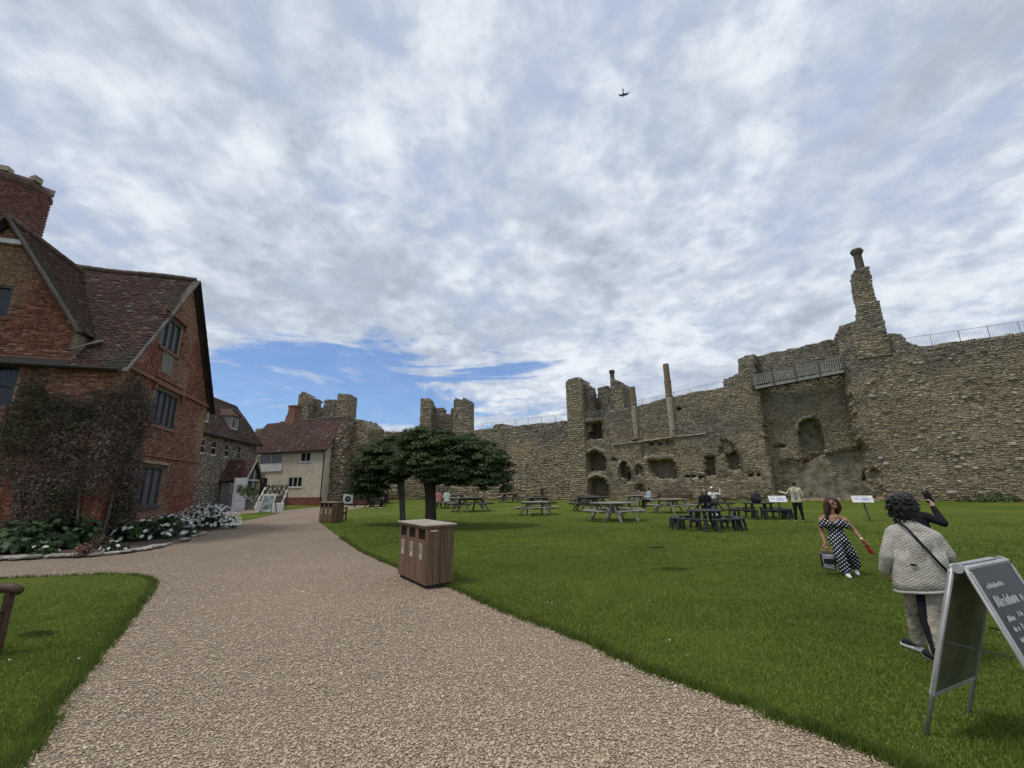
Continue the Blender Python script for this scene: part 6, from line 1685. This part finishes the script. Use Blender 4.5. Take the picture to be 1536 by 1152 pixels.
# pattern materials on the woven cloth
def dotted():
    m = bpy.data.materials.new('navy dotted cloth'); m.use_nodes = True; t = NT(m.node_tree); b = t.n['Principled BSDF']
    a = t.add('ShaderNodeAttribute', attribute_name='pat'); sp = t.add('ShaderNodeSeparateXYZ'); t.link(a.outputs['Vector'], sp.inputs[0])
    x = t.math('ADD', sp.outputs[0], t.math('MULTIPLY', t.math('SINE', t.math('MULTIPLY', sp.outputs[1], 14)), .006)); z = t.math('ADD', sp.outputs[1], t.math('MULTIPLY', t.math('SINE', t.math('MULTIPLY', sp.outputs[0], 17)), .010))
    u = t.math('MULTIPLY', t.math('ADD', x, z), 15.5); v = t.math('MULTIPLY', t.math('SUBTRACT', x, z), 15.5)
    fu = t.math('SUBTRACT', t.math('FRACT', u), .5); fv = t.math('SUBTRACT', t.math('FRACT', v), .5)
    r = t.math('SQRT', t.math('ADD', t.math('MULTIPLY', fu, fu), t.math('MULTIPLY', fv, fv)))
    k = t.smooth(r, .30, .22, 0, 1)
    k = t.smooth(r, .20, .27, 1, 0)
    t.link(t.mix(k, (.010, .011, .022), (.72, .72, .74)), b.inputs['Base Color']); b.inputs['Roughness'].default_value = .8; b.inputs['Specular IOR Level'].default_value = .15
    bn = t.add('ShaderNodeBump'); bn.inputs['Strength'].default_value = .5; bn.inputs['Distance'].default_value = .03
    co = t.add('ShaderNodeTexCoord').outputs['Object']; mp = t.add('ShaderNodeMapping'); t.link(co, mp.inputs['Vector']); mp.inputs['Scale'].default_value = (1, 1, .35); t.link(t.noise(mp.outputs[0], 16, 3, .5, .6), bn.inputs['Height']); t.link(bn.outputs[0], b.inputs['Normal'])
    return m
def quilted():
    m = bpy.data.materials.new('cream quilted cloth'); m.use_nodes = True; t = NT(m.node_tree); b = t.n['Principled BSDF']
    a = t.add('ShaderNodeAttribute', attribute_name='pat'); sp = t.add('ShaderNodeSeparateXYZ'); t.link(a.outputs['Vector'], sp.inputs[0])
    x, z = sp.outputs[0], sp.outputs[1]
    co = t.add('ShaderNodeTexCoord').outputs['Object']; wob = t.math('MULTIPLY', t.noise(co, 9, 3, .5), .05)
    u = t.math('MULTIPLY', t.math('ADD', t.math('ADD', x, t.math('MULTIPLY', z, 1.5)), wob), 25); v = t.math('MULTIPLY', t.math('ADD', t.math('SUBTRACT', x, t.math('MULTIPLY', z, 1.5)), wob), 25)
    g = lambda q: t.math('ABSOLUTE', t.math('SUBTRACT', t.math('FRACT', q), .5))
    pu = t.math('MAXIMUM', g(u), g(v)); seam = t.smooth(pu, .30, .5, 1, 0)
    n = t.noise(co, 7, 4, .6)
    c = t.mix(t.smooth(n, .35, .68), (.40, .37, .32), (.54, .51, .45)); c = t.mix(t.math('MULTIPLY', t.math('SUBTRACT', 1.0, seam), .10), c, (.30, .275, .235))
    t.link(c, b.inputs['Base Color']); b.inputs['Roughness'].default_value = .8; b.inputs['Specular IOR Level'].default_value = .2
    bn = t.add('ShaderNodeBump'); bn.inputs['Strength'].default_value = .75; bn.inputs['Distance'].default_value = .018
    h = t.math('ADD', t.math('MULTIPLY', seam, .7), t.math('MULTIPLY', t.noise(co, 12, 4, .65), 2.6)); t.link(h, bn.inputs['Height']); t.link(bn.outputs[0], b.inputs['Normal'])
    return m

# ---------------------------------------------------------------- woman in the dotted jumpsuit
p, rz = az(1270, 864)
wm = thing('person', 'woman in navy polka-dot jumpsuit with long dark hair walking over the lawn', 'person', (p[0], p[1], 0), rz)
DOT = dotted(); L = []
pel = V3(-.02, .0, .60); ch = V3(-.06, .02, .90)
limb(L, [V3(-.10, 0, .60), V3(-.07, .02, .74), V3(-.14, .02, .90)], [.088, .072, .078], 'dress'); limb(L, [V3(.04, 0, .60), V3(.0, .02, .74), V3(.02, .02, .90)], [.088, .072, .078], 'dress')
L.append((V3(-.12, -.045, .885), V3(-.13, -.05, .885), .066, .062, 'dress')); L.append((V3(.02, -.05, .885), V3(.03, -.05, .885), .066, .062, 'dress'))
limb(L, [V3(-.21, .01, .92), V3(-.06, .03, .95), V3(.11, .01, .92)], [.054, .062, .054], 'dress')          # off-shoulder band
limb(L, [V3(-.215, .01, .93), V3(-.23, 0, .86)], [.050, .055], 'dress'); limb(L, [V3(.115, .01, .93), V3(.145, .0, .86)], [.050, .055], 'dress')
limb(L, [V3(-.185, .03, 1.0), V3(-.055, .03, 1.03), V3(.085, .03, 1.0)], [.044, .055, .044], 'skin')
L.append((V3(-.055, .005, .99), V3(-.05, -.01, .95), .07, .06, 'skin'))
limb(L, [V3(-.055, .03, 1.03), V3(-.035, .015, 1.14)], [.045, .042], 'skin')
# wide trousers: front leg (image left) and rear leg
limb(L, [V3(-.07, -.02, .62), V3(-.04, -.12, .36), V3(.0, -.12, .12)], [.094, .084, .092], 'dress')
limb(L, [V3(.04, .02, .60), V3(.12, .05, .38), V3(.15, .15, .19)], [.094, .086, .096], 'dress')
limb(L, [V3(.0, -.14, .10), V3(.015, -.17, .045), V3(.045, -.27, .03)], [.036, .038, .030], 'shoe')
limb(L, [V3(.15, .18, .16), V3(.14, .16, .09), V3(.17, .07, .035)], [.034, .036, .028], 'shoe')
# arms
limb(L, [V3(-.235, .02, .96), V3(-.265, .05, .74), V3(-.23, -.03, .55)], [.045, .036, .026], 'skin'); L += hand_caps(V3(-.23, -.03, .55), (.05, -.1, -1), (.4, -1, 0), .92, .8)
limb(L, [V3(.135, .02, .96), V3(.235, .05, .78), V3(.325, -.02, .63)], [.045, .036, .026], 'skin'); L += hand_caps(V3(.325, -.02, .63), (.35, -.1, -.8), (-.3, -1, 0), .92, .9, thumb=-1)
hc = V3(-.02, .0, 1.245); hf = V3(.55, -.78, .22)
L += head_caps(hc, hf, (-.12, 0, 1), .98)
body = blend_body('body', wm, L, .0075, {'skin': SK_T, 'dress': DOT, 'shoe': SHOEW, 'eye': EYE_M, 'brow': HAIRD, 'lip': LIP_M}, 4)
H = []; bk = -hf.normalized()
H.append((hc + V3(-.02, .02, .05), hc + V3(.03, .0, .052), .085, .078, 'hair'))
H.append((hc + V3(-.045, .05, .02), hc + V3(-.05, .06, -.06), .08, .075, 'hair'))
for (a, b) in (((-.085, .0, .02), (-.125, -.035, -.25)), ((-.10, .05, .0), (-.14, .03, -.30)), ((-.05, .08, -.02), (-.06, .09, -.25)), ((.03, .07, .0), (.05, .08, -.20)), ((.085, .02, .02), (.085, .03, -.14)), ((-.07, -.04, .03), (-.10, -.05, -.15))):
    m_ = (Vector(a) + Vector(b)) / 2 + V3(.012, .012, 0); H.append((hc + Vector(a), hc + m_, .042, .045, 'hair')); H.append((hc + m_, hc + Vector(b), .045, .026, 'hair'))
blend_body('hair', wm, H, .010, {'hair': HAIRR}, 3)
mb = MB(); mb.lathe([(.030, -.008), (.036, 0), (.030, .008)], (.315, -.01, .655), 12); mb.build('bracelet', mat('pale gold', (.6, .52, .30), .35, .1, metal=.6), wm)
mb = MB(); mb.lathe([(.001, -.005), (.055, 0), (.06, .02), (.045, .045), (.001, .055)], n=12)
pos = wm.matrix_basis
def held(name, label, cat, off, rz_): 
    q = Matrix.Rotation(rz_, 3, 'Z') @ Vector(off); return thing(name, label, cat, (p[0] + q.x, p[1] + q.y, q.z), rz_)
pu = held('red_purse', 'red purse held low in the dotted woman\'s hand', 'purse', (.375, -.05, .50), rz)
mb = MB(); mb.hexa([(-.05, -.02, .07), (.0, -.03, .075), (.0, .03, .075), (-.05, .02, .07), (.005, -.02, -.09), (.095, -.03, -.10), (.095, .03, -.10), (.005, .02, -.09)]); mb.build('body', mat('red leather', (.28, .022, .020), .5, .25, 8, .1), pu, bevel=.016)
mb = MB(); mb.tube([(-.04, 0, .06), (-.05, -.01, .12), (-.02, -.01, .13), (-.005, 0, .07)], .007, 6); mb.build('strap', MATS['red leather'], pu)
tb = held('tote_bag', 'black and grey tote bag with tan top hanging from the dotted woman\'s hand', 'bag', (-.235, -.02, .30), rz)
mb = MB(); mb.hexa([(-.10, -.05, -.20), (.11, -.05, -.23), (.11, .05, -.23), (-.10, .05, -.20), (-.12, -.06, .09), (.12, -.06, .07), (.12, .06, .07), (-.12, .06, .09)]); mb.build('body', mat('grey canvas', (.30, .30, .32), .85, .45, 9, .6, 12, dist=.05), tb, bevel=.035)
mb = MB(); mb.box((.03, 0, -.06), (.19, .125, .09)); mb.box((-.095, 0, -.04), (.03, .124, .22)); mb.build('black_panel', mat('black canvas', (.014, .013, .016), .8, .2), tb, bevel=.008)
mb = MB(); mb.box((.01, 0, .105), (.20, .115, .06)); mb.build('tan_top', mat('tan leather', (.26, .16, .085), .6, .3), tb, bevel=.012)
mb = MB(); mb.tube([(-.06, 0, .12), (-.03, 0, .23), (.03, 0, .24), (.06, 0, .12)], .007, 6); mb.build('handle', MATS['tan leather'], tb)

# ---------------------------------------------------------------- person in the quilted jacket, seen from behind
p, rz = az(1385, 988)
jk = thing('person', 'person in cream quilted jacket seen from behind, striding with dark curly hair', 'person', (p[0], p[1], 0), rz)
QU = quilted(); TRO = mat('beige trousers', (.36, .32, .265), .85, .22, 7, .9, 9, .15, dist=.05); STR = fabric('black stripe', (.012, .012, .014)); L = []
# torso leaning to the left and away
sh = V3(.12, .10, 1.16)
limb(L, [V3(.05, .03, .76), V3(.05, .04, .88), V3(.05, .08, 1.08)], [.125, .125, .115], 'jacket'); limb(L, [V3(.19, .03, .76), V3(.20, .04, .90), V3(.19, .09, 1.06)], [.125, .13, .115], 'jacket')
L.append((V3(.12, -.01, .80), V3(.13, .0, 1.02), .13, .125, 'jacket')); limb(L, [V3(-.01, .1, 1.13), V3(.13, .1, 1.17), V3(.25, .1, 1.10)], [.075, .085, .08], 'jacket')
limb(L, [V3(.10, .11, 1.20), V3(.08, .13, 1.27)], [.066, .058], 'jacket')
# left arm swinging (image left)
limb(L, [V3(-.02, .08, 1.11), V3(-.10, .0, .91), V3(-.145, .06, .77)], [.08, .072, .058], 'jacket'); L += hand_caps(V3(-.15, .075, .74), (.1, .3, -1), (1, 0, .2), .95, .9)
# right arm bent in front
limb(L, [V3(.27, .09, 1.09), V3(.335, .10, .94), V3(.28, .28, .86)], [.078, .070, .05], 'jacket'); L += hand_caps(V3(.28, .29, .86), (-.6, .8, .1), (-.5, -.2, .3), .95, .8, thumb=-1)
# legs
limb(L, [V3(.06, .02, .66), V3(.015, .12, .38), V3(-.01, .16, .12)], [.10, .078, .060], 'legs')
limb(L, [V3(.17, .0, .66), V3(.135, -.04, .38), V3(.115, -.13, .12)], [.10, .085, .064], 'legs')
limb(L, [V3(.09, -.065, .64), V3(.062, -.095, .38), V3(.09, -.175, .12)], [.040, .034, .024], 'stripe')
limb(L, [V3(.0, .18, .10), V3(-.02, .20, .07), V3(-.11, .28, .055)], [.04, .042, .033], 'shoe'); L.append((V3(.0, .16, .032), V3(-.13, .29, .028), .030, .028, 'sole'))
limb(L, [V3(.11, -.10, .10), V3(.09, -.10, .06), V3(.03, .02, .05)], [.04, .042, .033], 'shoe'); L.append((V3(.11, -.13, .028), V3(.02, .04, .026), .029, .027, 'sole'))
L.append((V3(.08, .13, 1.27), V3(.075, .13, 1.33), .052, .052, 'skin'))
hc = V3(.085, .15, 1.385); L += head_caps(hc, (-.55, .83, .05), (0, 0, 1), 1.0)
blend_body('body', jk, L, .0075, {'skin': SK_T, 'jacket': QU, 'legs': TRO, 'stripe': STR, 'shoe': SHOEK, 'sole': SHOEW, 'eye': EYE_M, 'brow': HAIRB, 'lip': LIP_M}, 4)
# curly hair
rng = np.random.default_rng(81); rg = random.Random(81); H = [(hc + V3(.0, -.01, .03), hc + V3(.01, -.03, -.04), .108, .105, 'hair')]
for k in range(330):
    v = Vector(rng.normal(size=3)); v.z += .1; v.normalize(); c = hc + V3(.0, -.02, .0) + v * rng.uniform(.095, .128)
    if v.y > .55 and v.z < .3 and v.x < 0: continue
    e_ = c + Vector(rng.normal(size=3)) * .018; H.append((c, e_, rg.uniform(.008, .015), rg.uniform(.006, .012), 'hair'))
blend_body('hair', jk, H, .0045, {'hair': HAIRB}, 1)
mb = MB(); mb.tube([(.0, .17, 1.25), (.03, .04, 1.245), (.08, -.045, 1.20), (.14, -.115, 1.10), (.20, -.145, 1.0), (.255, -.135, .90), (.31, -.085, .81), (.335, .0, .77)], .012, 6); mb.build('bag_strap', STR, jk, smooth=True)
def loft(name, rings, material, parent, n=40, fold=0.0, seed=0, cap=True):
    vs = []; fs = []
    for i, (cx_, cy_, cz_, rx_, ry_, tilt) in enumerate(rings):
        for k in range(n):
            a = 2 * math.pi * k / n; w_ = 1 + fold * (i / (len(rings) - 1)) * (math.sin(a * 5 + seed) * .6 + math.sin(a * 9 + seed * 2) * .4)
            x_ = rx_ * math.cos(a) * w_; vs.append((cx_ + x_, cy_ + ry_ * math.sin(a) * w_, cz_ + tilt * x_))
    for i in range(len(rings) - 1):
        for k in range(n):
            k2 = (k + 1) % n; fs.append((i * n + k, i * n + k2, (i + 1) * n + k2, (i + 1) * n + k))
    mb = MB(); mb.add(vs, fs); o = mb.build(name, material, parent, smooth=True)
    me = o.data; at_ = me.attributes.new('pat', 'FLOAT_VECTOR', 'POINT'); A = np.array([(v.co.x, v.co.z, 0) for v in me.vertices], np.float32); at_.data.foreach_set('vector', A.ravel())
    md = o.modifiers.new('t', 'SOLIDIFY'); md.thickness = .016; md.offset = -1
    return o
loft('jacket_skirt', [(.125, .02, .98, .205, .135, 0), (.125, .02, .88, .212, .150, 0), (.12, .02, .78, .218, .160, .03), (.115, .02, .69, .225, .168, .08), (.112, .02, .615, .222, .172, .14)], QU, jk, fold=.025, seed=2)
loft('hem', [(.112, .02, .628, .226, .176, .14), (.112, .02, .605, .228, .178, .14)], mat('cream hem', (.52, .49, .43), .8, .1), jk, fold=.02, seed=2)
mb = MB(); mb.box((.075, -.150, .86), (.05, .012, .018)); mb.build('jacket_tab', STR, jk)

# ---------------------------------------------------------------- person photographing, mostly hidden behind
p, rz = az(1411, 918)
mn = thing('person', 'person in black sleeves raising a phone, half hidden behind the curly hair', 'person', (p[0], p[1], 0), rz)
BLK = fabric('black knit', (.012, .012, .014)); L = []
limb(L, [V3(-.13, 0, .82), V3(-.13, 0, 1.06), V3(-.12, 0, 1.15)], [.105, .105, .085], 'top'); limb(L, [V3(-.01, 0, .82), V3(-.01, 0, 1.06), V3(-.01, 0, 1.15)], [.105, .105, .085], 'top')
limb(L, [V3(-.20, .0, 1.16), V3(-.07, .0, 1.20), V3(.08, .0, 1.17)], [.06, .065, .06], 'top')
limb(L, [V3(.08, .0, 1.17), V3(.225, -.02, 1.10), V3(.165, .10, 1.285)], [.056, .048, .034], 'top')
limb(L, [V3(-.20, .0, 1.16), V3(-.22, .14, 1.0), V3(-.10, .28, 1.22)], [.062, .052, .036], 'top')
L += hand_caps(V3(.165, .11, 1.30), (-.12, .35, 1), (-.9, .2, .1), 1.0, .75, thumb=-1); L += hand_caps(V3(-.09, .29, 1.24), (.7, .3, .9), (.2, .6, .2), 1.0, .6)
limb(L, [V3(-.12, 0, .80), V3(-.13, .02, .44), V3(-.14, 0, .10)], [.105, .075, .055], 'legs'); limb(L, [V3(.0, 0, .80), V3(.02, .02, .44), V3(.03, .02, .10)], [.105, .075, .055], 'legs')
limb(L, [V3(-.14, -.02, .07), V3(-.15, .14, .04)], [.042, .034], 'shoe'); limb(L, [V3(.03, -.02, .07), V3(.04, .14, .04)], [.042, .034], 'shoe')
limb(L, [V3(-.08, .0, 1.20), V3(-.08, .02, 1.30)], [.05, .048], 'skin'); hc = V3(-.08, .03, 1.37); L += head_caps(hc, (.3, 1, .15), (0, 0, 1), .98)
blend_body('body', mn, L, .0075, std(BLK, fabric('dark trousers', (.03, .03, .035)), SHOEW, SK_P, HAIRB), 4)
blend_body('hair', mn, [(hc + V3(0, -.01, .045), hc + V3(0, -.035, .0), .082, .080, 'hair')], .01, {'hair': HAIRB}, 2)
q = Matrix.Rotation(rz, 3, 'Z') @ V3(.135, .135, 1.43)
ph = thing('phone', 'black phone held up in a raised hand', 'phone', (p[0] + q.x, p[1] + q.y, q.z - .075), rz)
mb = MB(); mb.box((0, 0, .075), (.078, .010, .155), Matrix.Rotation(-.25, 3, 'Y')); mb.build('body', mat('phone glass', (.010, .010, .012), .2, .1), ph, bevel=.006)
mb = MB(); mb.box((-.02, -.008, .13), (.03, .006, .03), Matrix.Rotation(-.25, 3, 'Y')); mb.build('camera_bump', DARKMETAL, ph)

# ---------------------------------------------------------------- small figures
def figure(label, px, py, pose, top, legs, shoe, skin, hair, face, zseat=.45, turn=0.0, arms=None, hairlen=.1, k=1.0, extra=None, dx=0, dy=0):
    p, rz = az(px, py); t = thing('person', label, 'person', (p[0] + dx, p[1] + dy, 0), rz + turn); L = []
    if pose == 'stand':
        hz = .86; kn = [V3(-.10, 0, .46), V3(.11, .02, .46)]; an = [V3(-.12, 0, .09), V3(.14, .0, .09)]; fo = Vector(face).normalized(); fo.z = 0
    else:
        hz = zseat + .09; fo = V3(0, -1, 0); kn = [V3(-.10, -.42, zseat + .06), V3(.11, -.42, zseat + .06)]; an = [V3(-.10, -.44, .09), V3(.11, -.40, .09)]
    s0 = hz + .50
    for s_ in (-1, 1): limb(L, [V3(s_ * .085, 0, hz), V3(s_ * .075, 0, hz + .22), V3(s_ * .09, 0, s0 - .06)], [.11, .095, .095], 'top')
    limb(L, [V3(-.165, 0, s0), V3(0, .01, s0 + .03), V3(.165, 0, s0)], [.055, .07, .055], 'top')
    for i, s_ in enumerate((-1, 1)):
        limb(L, [V3(s_ * .09, 0, hz - .02), kn[i], an[i]], [.10, .07, .048], 'legs'); limb(L, [an[i] - V3(0, 0, .03), an[i] + fo * .15 - V3(0, 0, .055)], [.042, .032], 'shoe')
        A = (arms or {}).get(s_)
        if A is None: A = [V3(s_ * .24, .02, s0 - .27), V3(s_ * .20, -.12, s0 - .48)] if pose == 'stand' else [V3(s_ * .24, -.02, s0 - .26), V3(s_ * .12, -.26, s0 - .30)]
        limb(L, [V3(s_ * .175, 0, s0), A[0], A[1]], [.055, .046, .034], 'top'); d = (Vector(A[1]) - Vector(A[0])); L += hand_caps(A[1], d, V3(0, -1, .2), 1.0, .5, thumb=s_)
    limb(L, [V3(0, .01, s0 + .03), V3(0, .0, s0 + .13)], [.05, .046], 'skin'); hc = V3(0, -.01, s0 + .21); L += head_caps(hc, face, (0, 0, 1), 1.0)
    if extra: L += extra(hc, s0, hz)
    L = [(Vector(a) * k, Vector(b) * k, c * k, d * k, g) for a, b, c, d, g in L]
    M_ = std(top, legs, shoe, skin, hair); M_['extra'] = top; M_['hat'] = SHOEW
    blend_body('body', t, L, .010, M_, 3)
    bk = -Vector(face).normalized(); H = [(hc + V3(0, 0, .045) + bk * .012, hc + bk * .03 + V3(0, 0, .02), .085, .082, 'hair')]
    if hairlen > .12:
        for s_ in (-1, 0, 1): H.append((hc + bk * .05 + V3(s_ * .06, 0, .0), hc + bk * .06 + V3(s_ * .07, 0, -hairlen), .05, .035, 'hair'))
    blend_body('hair', t, [(Vector(a) * k, Vector(b) * k, c * k, d * k, g) for a, b, c, d, g in H], .012, {'hair': hair}, 2)
    return t
CREAMT = fabric('cream top', (.56, .52, .36)); BLKT = fabric('black trousers', (.012, .012, .014)); WHT = fabric('white shirt', (.66, .66, .64)); PNK = fabric('pink shirt', (.52, .22, .22)); BLU = fabric('pale blue shirt', (.40, .45, .55)); NAVY = fabric('navy coat', (.015, .018, .028)); JEAN = fabric('blue jeans', (.06, .08, .13))
st_ = figure('person standing in pale yellow top and black trousers facing the wall', 1200, 783, 'stand', CREAMT, BLKT, SHOEW, SK_P, HAIRD, (-.3, 1, .15), arms={-1: [V3(-.30, .08, 1.16), V3(-.52, .20, 1.24)], 1: [V3(.25, .03, 1.10), V3(.18, .14, .92)]})
mb = MB(); mb.hexa([(-.10, -.12, .98), (.06, -.12, .98), (.06, -.08, .98), (-.10, -.08, .98), (-.08, -.15, 1.28), (.05, -.15, 1.28), (.05, -.10, 1.28), (-.08, -.10, 1.28)])
pk = thing('shoulder_bag', 'lilac grey bag on the back of the standing person', 'bag', tuple(st_.location), st_.rotation_euler.z); mb.build('body', mat('lilac canvas', (.30, .27, .32), .8, .2), pk, bevel=.012)
mb = MB(); mb.tube([(-.06, -.12, 1.27), (-.08, -.09, 1.38), (-.06, .0, 1.43), (-.05, .08, 1.36)], .012, 6); mb.build('strap', MATS['lilac canvas'], pk)
h_ = TB['e'].location
figure('person in black coat with long dark hair seated facing the camera', 1062, 786, 'sit', BLK, BLKT, SHOEW, SK_P, HAIRD, (-.1, -1, -.05), .48, hairlen=.28, k=1.04)
hb = thing('shoulder_bag', 'dark grey handbag resting beside the seated person in black', 'bag', (*gxy(1073, 786), .74), R(-20))
mb = MB(); mb.lathe([(.16, 0), (.24, .04), (.25, .16), (.16, .27), (.08, .30)], n=14, sy=.55); mb.build('body', mat('dark grey leather', (.04, .042, .045), .5, .3), hb, smooth=True)
mb = MB(); mb.tube([(-.14, 0, .25), (-.08, 0, .42), (.08, 0, .42), (.14, 0, .25)], .012, 6); mb.build('handle', MATS['dark grey leather'], hb, smooth=True)
figure('person in white with pale cap raising one arm behind the person in black', 1072, 773, 'sit', WHT, JEAN, SHOEW, SK_T, HAIRD, (-.2, -1, .1), .48, arms={1: [V3(.36, .0, 1.02), V3(.40, -.04, 1.30)], -1: [V3(-.24, 0, .8), V3(-.12, -.26, .76)]}, extra=lambda hc, s0, hz: [(hc + V3(0, -.03, .085), hc + V3(0, .02, .085), .075, .075, 'hat'), (hc + V3(-.04, -.12, .07), hc + V3(.04, -.12, .07), .02, .02, 'hat')], k=1.05)
figure('person in pale blue top leaning on the far picnic table', 975, 764, 'sit', BLU, BLKT, SHOEK, SK_P, HAIRD, (-.9, -.4, -.2), .48, turn=R(-60), k=1.05)
g_ = TB['g'].location
for lab_, top_, hair_, dx_, fc_ in (('person in pink shirt seated at the table right of the thick trunk', PNK, HAIRD, -.48, (.2, -1, 0)), ('person in white shirt seated beside the one in pink', WHT, HAIRR, .18, (-.4, -1, 0))):
    o_ = figure(lab_, 660, 766, 'sit', top_, BLKT, SHOEK, SK_P, hair_, fc_, .47, turn=R(180), k=1.1)
    o_.location = (g_.x + dx_, g_.y - 1.16, 0)
figure('person in navy coat seated under the left edge of the tree crown', 553, 763, 'sit', NAVY, BLKT, SHOEW, SK_P, HAIRD, (.6, -.8, 0), .48, turn=R(40), k=1.1)
figure('person in dark clothes with white paper seated under the tree crown', 578, 762, 'sit', BLK, BLKT, SHOEW, SK_P, HAIRD, (-.8, -.6, 0), .48, turn=R(-50), k=1.1)
